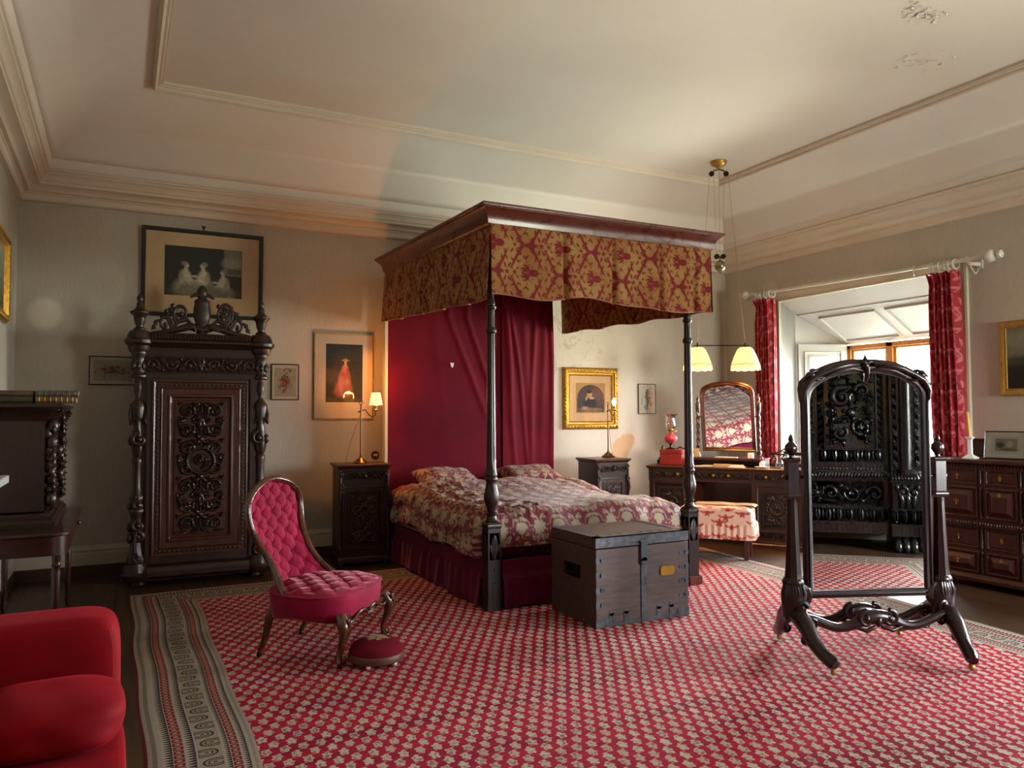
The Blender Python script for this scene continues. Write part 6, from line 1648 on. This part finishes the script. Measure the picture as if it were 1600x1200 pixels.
def curtain(x0, x1, top, zb, pinch, seed, label, n_r):
    """x in pole frame; gathered at the top, narrowing towards the tie"""
    t = thing('curtain', label, 'curtain', (7.20, 5.85, 0), -PI/2, 'curtains at the window')
    nu, nv = 240, 260; a, c = np.meshgrid(np.linspace(0, 1, nu), np.linspace(0, 1, nv), indexing='ij')
    z = top-.045-(top-.045-zb)*c; w = (x1-x0); xc = pinch; k = np.interp(c, [0, .04, .1, .75, .9, 1], [1, .80, .90, .86, .62, .5]) if seed == 1 else np.interp(c, [0, .04, .1, .5, .85, 1], [1, .86, .92, 1.0, .80, .84])
    x = x0+w*xc+(a-xc)*w*k
    nf = 6.5; ph = 2*PI*nf*a+.7*np.sin(a*9+seed)+.5*np.sin(c*2.5+seed); dep = .035+.02*np.sin(c*3+seed)
    x = x+.012*np.sin(ph*2+.4)*(c > .02); y = dep*np.sin(ph)+.01*np.sin(ph*.5+c*3)-.015
    y = y-.02*np.clip(1-c/.03, 0, 1)
    z = z-.012*(c < .01)*np.sin(a*60)
    b = MB(); b.grid(np.stack([x, y, z], -1), pat=CC.sample(a*.95+.1*seed, z)); o = build('drape', b, M['curtain'], t, sharp=None, recalc=False); sm = o.modifiers.new('solid', 'SOLIDIFY'); sm.thickness = .003
    for i in range(n_r):
        xx = x0+w*(.12+.76*i/(n_r-1)); build('ring', ring_obj(xx, t, .25*math.sin(i*2+seed)), M['white'], t, sharp=None)
    return t
curtain(-1.40, -1.09, 2.925, .10, .8, 1, 'crimson patterned curtain left of the window, nearest the hanging ceiling light', 6)
curtain(.94, 1.27, 2.870, .10, .6, 2, 'crimson patterned curtain right of the window, nearest the chest of drawers', 6)
tag(build('curtain_ring', ring_obj(.79, None, .5), M['white'], None, sharp=None), 'single white curtain ring alone on the pole, left of the right-hand curtain', 'curtain ring'); bpy.data.objects['curtain_ring'].matrix_world = RM

# ------------------------------------------------------------------ pictures
class Paint:
    def __init__(s, w, h, res=.006, bg='222222'):
        s.w, s.h = w, h; s.nx, s.ny = int(w/res), int(h/res)
        s.X, s.Y = np.meshgrid(np.linspace(0, 1, s.nx), np.linspace(0, 1, s.ny), indexing='ij'); s.c = np.ones((s.nx, s.ny, 3))*np.array(lin(bg)[:3])
    def mix(s, k, col):
        s.c = s.c*(1-k[..., None])+np.array(lin(col)[:3])*k[..., None]
    def ell(s, x, y, rx, ry, col, soft=.3, a=1.0, rot=0):
        dx, dy = (s.X-x), (s.Y-y)*1.0; c, n = math.cos(rot), math.sin(rot); u, v = (dx*c+dy*n)/rx, (-dx*n+dy*c)/ry
        s.mix(np.clip((1-np.hypot(u, v))/soft+.5, 0, 1)*a, col)
    def rect(s, x0, y0, x1, y1, col, soft=.01, a=1.0):
        k = np.clip((s.X-x0)/soft+.5, 0, 1)*np.clip((x1-s.X)/soft+.5, 0, 1)*np.clip((s.Y-y0)/soft+.5, 0, 1)*np.clip((y1-s.Y)/soft+.5, 0, 1); s.mix(k*a, col)
    def grad(s, c0, c1, y0=0, y1=1): k = np.clip((s.Y-y0)/(y1-y0), 0, 1); s.c = np.array(lin(c0)[:3])*(1-k[..., None])+np.array(lin(c1)[:3])*k[..., None]
    def tex(s, amt, f=8, seed=1): s.c = np.clip(s.c*(1+amt*wob(s.X*s.w*8, s.Y*s.h*8, 14, f, seed)[..., None]), 0, 1)
def picture(name, label, P, wallm, w, h, z, frame_prof, fmat, mount, glass=True, cat='picture', lean=0.0, carve=None, mountmat='paper'):
    """wallm places the local frame: x along wall, -y out of wall, origin at bottom centre"""
    t = thing(name, label, cat); t.matrix_world = wallm @ T(0, 0, z) @ RX(lean)
    b = MB(); b.ring(-w/2, w/2, 0, h, frame_prof, 'xz', True, -.004); fr = build('frame', b, fmat, t, sharp=30)
    if carve: b = MB(); carve(b, w, h); build('frame_ornament', b, fmat, fr, recalc=False, sharp=60)
    fi = frame_prof[-1][0] if not isinstance(mount, dict) else mount['fi']; 
    ml, mr_, mb_, mt = mount if not isinstance(mount, dict) else mount['m']
    x0, x1, z0, z1 = -w/2+fi-.003, w/2-fi+.003, fi-.003, h-fi+.003
    b = MB(); b.box(x0, x1, -.010, -.006, z0, z1); build('mount', b, mountmat if not isinstance(mountmat, str) else M[mountmat], t)
    px0, px1, pz0, pz1 = x0+ml, x1-mr_, z0+mb_, z1-mt
    a, c = P.X, P.Y; b = MB(); b.grid(np.stack([px0+a*(px1-px0), -.0112+0*a, pz0+c*(pz1-pz0)], -1), col=P.c); o = build('print', b, M['print'], t, sharp=None, recalc=False)
    if glass: b = MB(); b.add([(x0, -.016, z0), (x1, -.016, z0), (x1, -.016, z1), (x0, -.016, z1)], [(0, 1, 2, 3)]); build('glass', b, M['picglass'], t, recalc=False)
    return t
M['print'] = col_mat('printed_picture', .6, .3); M['mount'] = plain('buff_mount', 'c8b088', .8, var=.06, vs=3); M['mountpink'] = plain('pink_mount', 'e2cdb4', .8, var=.04, vs=3); M['mountgold'] = plain('tan_mount', 'd8b68c', .8, var=.08, vs=3); M['mountgrey'] = plain('grey_mount', 'cdc8b8', .8, var=.04)
BW = lambda x: T(x, YB, 0)
flat = lambda w, d: [(0, 0), (0, d), (.004, d+.003), (w-.006, d+.003), (w-.002, d-.002), (w, d-.008), (w, .004)]
# large engraving above the wardrobe: three pale seated figures in a dark interior (generic)
P = Paint(.60, .50, .005, '24241f'); P.grad('2a2821', '1d1e1b'); P.rect(.76, .46, 1.0, 1.0, '8a8474', .03, .8); P.ell(.86, .72, .12, .10, 'a8a08c', .8, .7); P.ell(.9, .55, .14, .06, '55534a', .6)
for (x, y, s_, fl) in ((.26, .60, 1, 1), (.50, .60, 1.0, -1), (.76, .50, .95, -1)):
    P.ell(x+fl*.01, y-.44, .155*s_, .20*s_, '8f8771', .5); P.ell(x+fl*.05, y-.40, .10*s_, .12*s_, 'aea58c', .7, .8); P.ell(x, y-.22, .075*s_, .15*s_, 'c8bea4', .5); P.ell(x+fl*.06, y-.26, .075*s_, .028, 'c6baa0', .5, 1, -fl*.5); P.ell(x+fl*.10, y-.20, .05, .020, 'cabfa6', .5, 1, fl*.3)
    P.ell(x-fl*.045, y-.20, .028, .11, '6e6756', .7, .6, fl*.2); P.ell(x+fl*.01, y-.06, .026*s_, .05*s_, 'c9c0a8', .5); P.ell(x+fl*.018, y+.02, .030*s_, .045*s_, 'd2c8b0', .4); P.ell(x-fl*.008, y+.055, .042*s_, .048*s_, '8a826c', .5, .95)
    for q in range(6): P.ell(x+fl*.03*(q-2)*.8, y-.45, .010, .13, '5f594a', .9, .6, .12*(q-2))
P.ell(.5, .10, .4, .12, '6f6957', .7, .7); P.tex(.25, 9, 2)
picture('large_framed_engraving', 'large black-framed engraving of three seated women hanging above the wardrobe', P, BW(.715), 1.10, .845, 2.40, flat(.038, .022), M['black'], (.165, .165, .17, .13), mountmat='mountgold', lean=math.radians(2))
b = MB(); b.lathe([(.010, 0), (.014, .006), (.004, .012)], 12); b.m = Matrix.Identity(4); 
b = MB(); b.m = T(.71, YB-.012, 3.285); b.ball((-.011, 0, .006), .009, 8); b.ball((.011, 0, .006), .009, 8); b.ball((0, 0, -.010), .009, 8); b.box(-.004, .004, -.003, .012, -.03, .005); tag(build('picture_hook', b, M['bronze'], None), 'small bronze trefoil hook in the wall over the large engraving', 'hook')
def flowers(P, seed, cx, cy, pinks, greens, n=26, sx=.28, sy=.24):
    r = random.Random(seed)
    for i in range(n*3): P.ell(cx+r.gauss(0, sx*.62), cy+r.gauss(0, sy*.62), .055, .020, r.choice(greens), .5, .9, r.uniform(0, 3))
    for i in range(n): P.ell(cx+r.gauss(0, sx*.5), cy+r.gauss(0, sy*.5), r.uniform(.04, .085), r.uniform(.04, .08), r.choice(pinks), .5, .85)
P = Paint(.32, .22, .004, 'b0a78e'); flowers(P, 3, .5, .5, ['7a2f26', 'a06a50', '5a4a2c', '8a7a50'], ['4a4a2a', '3c3c22', '6a6238'], 18, .30, .22); P.tex(.1)
picture('flower_print', 'small black-framed wide print of trailing flowers left of the wardrobe', P, BW(-.055), .39, .265, 1.737, flat(.010, .012), M['black'], (.03, .03, .03, .03), mountmat='mountgrey', cat='picture')
P = Paint(.20, .26, .004, 'c0a888'); flowers(P, 5, .5, .55, ['b0483a', 'c27a62', '7c2a22', 'a86a5a'], ['5a5a38', '6c6846', '3f4a2c'], 24, .22, .26); P.tex(.1)
picture('flower_print', 'small black-framed upright print of a red flower bouquet right of the wardrobe', P, BW(1.496), .275, .365, 1.607, flat(.010, .012), M['black'], (.025, .025, .03, .03), mountmat='mountpink')
P = Paint(.36, .57, .005, '2c2a24'); P.grad('3a3322', '34383a'); P.ell(.15, .45, .35, .12, '5a4e3a', .8, .8); P.ell(.85, .6, .25, .25, '2a2c28', .8, .8)
P.ell(.48, .17, .25, .10, '9c5a52', .5); P.ell(.48, .25, .21, .13, 'b06a60', .6); P.ell(.50, .36, .15, .13, 'b8746a', .6); P.ell(.52, .48, .075, .09, 'a85f5a', .5); P.ell(.52, .575, .085, .075, 'b8706a', .5)
P.ell(.42, .50, .035, .10, 'a8625c', .6, 1, -.45); P.ell(.61, .50, .035, .10, '98544f', .6, 1, .5); P.ell(.53, .645, .022, .03, 'c8a488', .4); P.ell(.53, .69, .032, .035, 'd0ab8e', .4); P.ell(.53, .722, .105, .014, 'b59a68', .4); P.ell(.53, .738, .045, .018, 'a08858', .4)
for i in range(11): P.ell(.32+i*.036, .20, .008, .12, '7a3c3c', .9, .6, .07*(i-5))
P.ell(.40, .30, .05, .16, 'd09080', .9, .5, .2); P.ell(.5, .04, .6, .05, '5a4a2a', .8, .8); P.tex(.18, 9, 6)
picture('gilt_framed_print', 'tall thin gilt-framed print of a woman in a long pink dress and sun hat', P, BW(2.10), .635, .905, 1.405, flat(.016, .014), M['giltpale'], (.11, .11, .17, .10), mountmat='mountpink', lean=math.radians(.7))
def orn(b, w, h):
    r = .045
    for (p0, p1) in (((-w/2+.03, 0, .03), (w/2-.03, 0, .03)), ((-w/2+.03, 0, h-.03), (w/2-.03, 0, h-.03)), ((-w/2+.03, 0, .03), (-w/2+.03, 0, h-.03)), ((w/2-.03, 0, .03), (w/2-.03, 0, h-.03))):
        p0, p1 = Vector(p0), Vector(p1); L = (p1-p0).length; n = int(L/.045)
        for i in range(n+1):
            q = p0.lerp(p1, i/n); b.ball((q.x, -.042, q.z), .014, 8, (1, .6, 1)); 
            if i < n: q = p0.lerp(p1, (i+.5)/n); b.ball((q.x+.008, -.042, q.z+.008), .009, 6, (1.3, .6, .8)); b.ball((q.x-.008, -.042, q.z-.008), .008, 6)
P = Paint(.40, .42, .004, 'b08a55'); k = ((np.hypot((P.X-.5)/.46, np.clip(P.Y-.48, 0, 1)/.46) < 1) & (P.Y > .04) & (np.abs(P.X-.5) < .46)).astype(float); P.mix(k, '4a3f3c')
Q = Paint(.40, .42, .004, '4a3f3c'); Q.ell(.8, .6, .3, .3, '6a4a44', .8); Q.ell(.48, .32, .26, .24, '2b2a30', .5); Q.ell(.46, .62, .09, .11, 'b58f6c', .4); Q.ell(.45, .71, .10, .06, '3a2a20', .5); Q.ell(.36, .50, .04, .09, 'a8866a', .5, 1, -.4); Q.ell(.54, .50, .09, .04, 'b8a890', .5); Q.ell(.5, .12, .4, .06, '8a6a50', .6); Q.ell(.3, .17, .12, .05, 'a08a70', .6); Q.tex(.2, 9, 3)
P.c = P.c*(1-k[..., None])+Q.c*k[..., None]
gp = [(0, 0), (0, .016), (.006, .022), (.02, .034), (.055, .038), (.062, .028), (.066, .018), (.082, .016), (.088, .022), (.094, .016), (.10, .006)]
picture('gilt_framed_portrait', 'heavy gilt-framed arched portrait behind the bare-bulb lamp', P, BW(5.165), .80, .755, 1.27, gp, M['gilt'], (.09, .09, .10, .09), mountmat='mountgold', carve=orn)
P = Paint(.25, .34, .004, 'c9c4b4'); P.ell(.5, .5, .07, .32, '4a4a58', .6, .8, .1); P.ell(.58, .45, .10, .14, '8a6a6a', .6, .8); P.ell(.55, .75, .12, .10, '5c6a5a', .6, .7); P.ell(.45, .2, .12, .10, '5a6a90', .6, .6); P.ell(.75, .3, .05, .05, 'a04a40', .5); 
r_ = random.Random(2)
for i in range(34): P.ell(.5+r_.gauss(0, .14), .5+r_.gauss(0, .24), .02, .035, r_.choice(['3a3a40', '8a4040', '5a7a68', '40405a']), .5, .8, r_.uniform(0, 3))
for i in range(9): P.ell(.17, .3+i*.03, .025, .010, '303030', .5, .9)
picture('small_colour_print', 'small narrow black-framed coloured print right of the gilt portrait', P, BW(6.02), .275, .385, 1.455, flat(.009, .012), M['black'], (.01, .01, .01, .01), mountmat='mountgrey')
P = Paint(.9, .56, .01, '4a463c'); P.grad('1e1b18', '6e6a5a', .35, .60); P.ell(.2, .8, .4, .12, '7d7866', .8, .8); P.ell(.6, .7, .3, .1, '5a564a', .8, .8); P.ell(.25, .47, .3, .05, '3a3832', .8); P.tex(.15, 6, 4)
lp = [(0, 0), (0, .020), (.008, .030), (.03, .028), (.05, .014), (.054, .018), (.062, .018), (.066, .006)]
picture('landscape_painting', 'gilt-framed dark landscape painting on the wall above the chest of drawers', P, T(XR, 3.78, 0) @ RZ(-PI/2), 1.09, .69, 1.612, lp, M['giltpale'], (0, 0, 0, 0), glass=False)
P = Paint(.9, .5, .01, '5a5a40'); P.grad('3a3a28', '8a8a70'); P.tex(.2)
picture('gilt_framed_painting', 'gilt picture frame at the left edge on the left wall above the stacked books', P, T(XL, 6.48, 0) @ RZ(PI/2), 1.38, .67, 2.18, gp, M['gilt'], (0, 0, 0, 0), glass=False, carve=orn)
P = Paint(.20, .15, .004, 'c2bba4'); P.rect(.12, .15, .88, .85, '8f8a78', .04); P.ell(.3, .5, .14, .16, '4f4c44', .6); P.ell(.62, .55, .12, .2, 'b0aa98', .6); P.ell(.6, .25, .3, .08, '6a665a', .6)
picture('standing_framed_photograph', 'black-framed old photograph propped up on the chest of drawers', P, T(6.62, 3.86, 0) @ RZ(-PI/2+.12), .34, .235, CZ+.002, flat(.010, .012), M['black'], (.05, .05, .035, .035), mountmat='mountgrey', lean=math.radians(-9))
b = MB(); b.m = T(2.44, YB, 1.027) @ RX(PI/2); b.lathe([(.045, 0), (.045, .008), (.040, .012)], 28); o = build('wall_socket', b, M['leather'], None); tag(o, 'round brown wall socket plate above the lamp cabinet beside the bed', 'socket')
b = MB(); b.box(-.018, -.002, -.016, -.010, -.010, .012); b.box(.004, .020, -.016, -.010, -.010, .012); c_ = build('socket_insert', b, M['paper'], o); c_.location = (2.44, YB, 1.027)

# ------------------------------------------------------------------ left side: sofa, side table, cabinet, books, chimneypiece
sf = thing('velvet_sofa', 'crimson velvet sofa at the lower left corner beside the rug', 'sofa', (0, 0, 0))
V = M['velvetred']
def soft_box(mb, x0, x1, y0, y1, z0, z1, p=5.0, n=26, puff=0.0, seed=1):
    """rounded superellipsoid block"""
    cx, cy, cz = (x0+x1)/2, (y0+y1)/2, (z0+z1)/2; hx, hy, hz = (x1-x0)/2, (y1-y0)/2, (z1-z0)/2
    g = np.linspace(-1, 1, n); 
    def face(u, v, w, perm):
        P = np.stack([u, v, w], -1); L = (np.abs(P)**p).sum(-1)**(1/p); P = P/L[..., None]; Q = np.zeros_like(P)
        for i, k in enumerate(perm): Q[..., k] = P[..., i]
        if puff: Q = Q*(1+puff*wob(Q[..., 0]*2+Q[..., 2], Q[..., 1]*2, 6, 2, seed)[..., None])
        return Q*[hx, hy, hz]+[cx, cy, cz]
    A, B = np.meshgrid(g, g, indexing='ij')
    for perm in ((0, 1, 2), (1, 2, 0), (2, 0, 1)):
        for s_ in (1, -1): mb.grid(face(A, B, s_+0*A, perm), rev=s_ < 0)
b = MB(); soft_box(b, -.52, .02, 2.98, 3.26, .10, .765, 7); build('arm', b, V, sf, sharp=None)
b = MB(); soft_box(b, -.54, -.38, 1.25, 3.26, .12, .82, 8); build('backrest', b, V, sf, sharp=None)
b = MB(); soft_box(b, -.50, .030, 1.25, 3.02, .10, .40, 12); soft_box(b, -.50, .035, 1.25, 3.0, .34, .47, 8); build('seat', b, V, sf, sharp=None)
for x in (-.48, -.02):
    for y in (1.32, 3.18):
        b = MB(); b.lathe([(.02, 0), (.028, .03), (.024, .11)], 14, at=(x, y, 0)); build('leg', b, M['mahogdark'], sf)
b = MB(); soft_box(b, -.40, .032, 2.54, 2.96, .462, .618, 3.4, 44, .02, 4); o = build('bolster_cushion', b, V, None, sharp=None); tag(o, 'plump crimson velvet cushion lying on the sofa seat against its arm', 'cushion')

M['tablewood'] = wood('table_mahogany', '26100a', '441c12', 0.3, (1.2, 4, 9), coat=.2)
tb = thing('side_table', 'mahogany side table with turned legs under the carved cabinet by the left wall', 'table', (0, 0, 0))
Mh = M['tablewood']
def dpoly(x0, x1, y0, y1, r, n=8):
    pts = [(x0, y0)]+[(x1-r+r*math.cos(a), y0+r+r*math.sin(a)) for a in np.linspace(-PI/2, 0, n)]+[(x1-r+r*math.cos(a), y1-r+r*math.sin(a)) for a in np.linspace(0, PI/2, n)]+[(x0, y1)]; return pts
b = MB(); b.prism(dpoly(-.80, -.245, 5.42, 6.98, .13), .022, 'z', .722); build('table_top', b, Mh, tb, bevel=.006)
b = MB(); b.prism(dpoly(-.79, -.265, 5.45, 6.95, .12), .115, 'z', .604); build('apron', b, Mh, tb, bevel=.002)
b = MB(); b.ball((-.255, 6.6, .66), .016, 10); build('knob', b, Mh, tb)
for x, y in ((-.33, 5.53), (-.33, 6.86), (-.74, 5.53), (-.74, 6.86)):
    b = MB(); b.lathe([(.014, 0), (.017, .03), (.020, .06), (.014, .08), (.018, .09), (.024, .50), (.020, .52), (.028, .535), (.020, .55), (.026, .565), (.026, .604)], 20, at=(x, y, 0), mod=lambda th, z: 1+.03*np.sin(th*8)*(z > .1)*(z < .5)); build('leg', b, Mh, tb, sharp=50)
kb = thing('carved_wall_cabinet', 'dark cabinet with bulging carved front standing on the side table by the left wall', 'cabinet', (0, 0, 0))
Z0 = .745
b = MB(); b.box(-.79, -.42, 5.76, 6.80, Z0+.06, 1.46); build('body', b, M['oak'], kb)
b = MB(); b.ring(-.79, -.35, 5.70, 6.86, [(0, Z0), (0, Z0+.03), (.012, Z0+.045), (.03, Z0+.055), (.045, Z0+.08), (.06, Z0+.09), (.06, Z0+.10)], closed=False); b.box(-.78, -.37, 5.72, 6.84, Z0, Z0+.06); build('plinth', b, M['oak'], kb)
b = MB(); b.ring(-.80, -.32, 5.66, 6.90, [(.10, 1.42), (.08, 1.45), (.05, 1.48), (.02, 1.50), (0, 1.51), (0, 1.53), (.02, 1.535), (.2, 1.536)], closed=False); b.box(-.79, -.36, 5.70, 6.86, 1.49, 1.534); build('cornice', b, M['oak'], kb)
for y in (5.82, 6.74):
    b = MB(); r_ = random.Random(int(y*10)); z = Z0+.12
    while z < 1.44:
        r = r_.uniform(.022, .040); b.ball((-.415+r_.uniform(0, .035), y+r_.uniform(-.02, .02), z), r, 10, (1, 1, 1.4)); b.m = T(-.37, y, 0) @ RZ(PI/2); wood_scroll(b, (r_.uniform(-.03, .03), z+.02), .035, r_.uniform(0, 6), 1.2, .012, r_.choice((-1, 1)), 0.0); b.m = Matrix.Identity(4)
        b.tube([(-.41, y, z-.03), (-.36, y+r_.uniform(-.03, .03), z), (-.40, y, z+.04)], [.012, .018, .008], 7); z += r*1.5
    for k in range(5): b.tube([(-.42, y, 1.37+k*.02), (-.37+k*.012, y, 1.40+k*.02), (-.40+k*.012, y, 1.42+k*.018)], [.02, .018, .008], 7)
    build('carved_column', b, M['oak'], kb, sharp=60)
BK = [(-.33, 5.72, .26, 0.02, 1.537, .040, .42, '6e5a3a', 'brown gilt-tooled book under the ribbed one, at the right of the stacked books', .0),
      (-.32, 5.73, .25, 0.0, 1.578, .040, .41, '5d5648', 'grey ribbed leather book, top right of the stacked books', .02),
      (-.70, 5.72, .25, 0.0, 1.537, .040, .24, '3d3b24', 'olive book lying under the brown one, at the left of the stacked books', .0),
      (-.70, 5.74, .24, 0.0, 1.578, .038, .23, '5a4632', 'brown book on top of the olive one, at the left of the stacked books', .0)]
for i, (xr, y, dep, ins, z, hh, wid, colr, lab, sk) in enumerate(BK):
    xl = xr-wid if i < 2 else xr-.10; xr2 = -.235-ins*.5 if i < 2 else -.485; xl = -.475 if i < 2 else -.80
    t = thing('old_book', lab, 'book', ((xl+xr2)/2, y, z), 0, 'old books on the carved cabinet'); w = (xr2-xl)/2-.002
    m_ = plain('binding_%d' % i, colr, .5, var=.3, vs=25)
    b = MB(); b.box(-w, w, .006, dep, 0, .004); b.box(-w, w, .006, dep, hh-.005, hh-.001); P = np.array([[(x, .008-.010*math.sin(a), hh/2-hh/2*.96*math.cos(a)) for a in np.linspace(0, PI, 10)] for x in (-w, w)]); b.grid(P); build('cover', b, m_, t)
    b = MB(); b.box(-w+.006, w-.006, .012, dep-.006, .0042, hh-.0055); build('pages', b, M['buff'], t)
    if i < 2:
        b = MB()
        for k in range(7): x = -w+.02+k*(2*w-.04)/6; b.tube([(x, .009-.012*math.sin(a), hh/2-hh/2*.96*math.cos(a)) for a in np.linspace(.2, PI-.2, 8)], .0035, 6)
        build('raised_bands', b, M['giltpale'] if i == 0 else m_, t)
mp_ = thing('marble_chimneypiece', 'white marble chimneypiece with its shelf corner at the left edge of the view', 'fireplace', (0, 0, 0)); Mm = M['marble']
b = MB(); b.box(-.80, -.46, 2.72, 4.36, 1.135, 1.172); b.box(-.80, -.49, 2.76, 4.32, 1.11, 1.135); build('shelf', b, Mm, mp_, bevel=.006)
b = MB(); b.box(-.80, -.58, 2.80, 4.28, .90, 1.11); build('frieze', b, Mm, mp_, bevel=.004)
for y0 in (2.82, 4.02):
    b = MB(); b.box(-.80, -.56, y0, y0+.24, 0, .12); b.box(-.80, -.58, y0+.02, y0+.22, .12, .90); b.ring(-.80, -.57, y0+.01, y0+.23, [(0, .86), (-.012, .875), (-.012, .90), (.0, .905)], closed=False); build('jamb', b, Mm, mp_, bevel=.004)
b = MB(); b.box(-.80, -.70, 3.06, 4.02, 0, .90); build('hearth_back', b, M['iron'], mp_)

# ------------------------------------------------------------------ flaking paint on the ceiling
b = MB(); r_ = random.Random(12)
for (cx, cy, sx_, sy_, n) in ((4.89, 3.33, .10, .05, 60), (5.55, 3.80, .16, .09, 34)):
    for i in range(n):
        x, y = cx+r_.gauss(0, sx_), cy+r_.gauss(0, sy_); b.m = T(x, y, ZC-.004) @ RZ(r_.uniform(0, 6.28)) @ RX(r_.uniform(.0, .18))
        w, h = r_.uniform(.008, .028), r_.uniform(.006, .016)
        b.add([(-w, 0, 0), (w*.3, -h*.2, 0), (w, h*.4, 0), (w*.2, -h, -.005), (-w*.6, -h*.9, -.004)], [(0, 3, 1), (0, 4, 3), (1, 3, 2)])
        b.add([(-w, .002, .001), (w*.3, .002-h*.2, .001), (w, h*.4+.002, .001), (w*.2, -h+.002, -.004), (-w*.6, -h*.9+.002, -.003)], [(0, 1, 3), (0, 3, 4), (1, 2, 3)])
o = build('flaking_paint', b, M['ceil'], None, sharp=None, recalc=False); tag(o, 'patch of curled flaking white paint on the ceiling at the upper right', 'flaking paint'); o['kind'] = 'stuff'
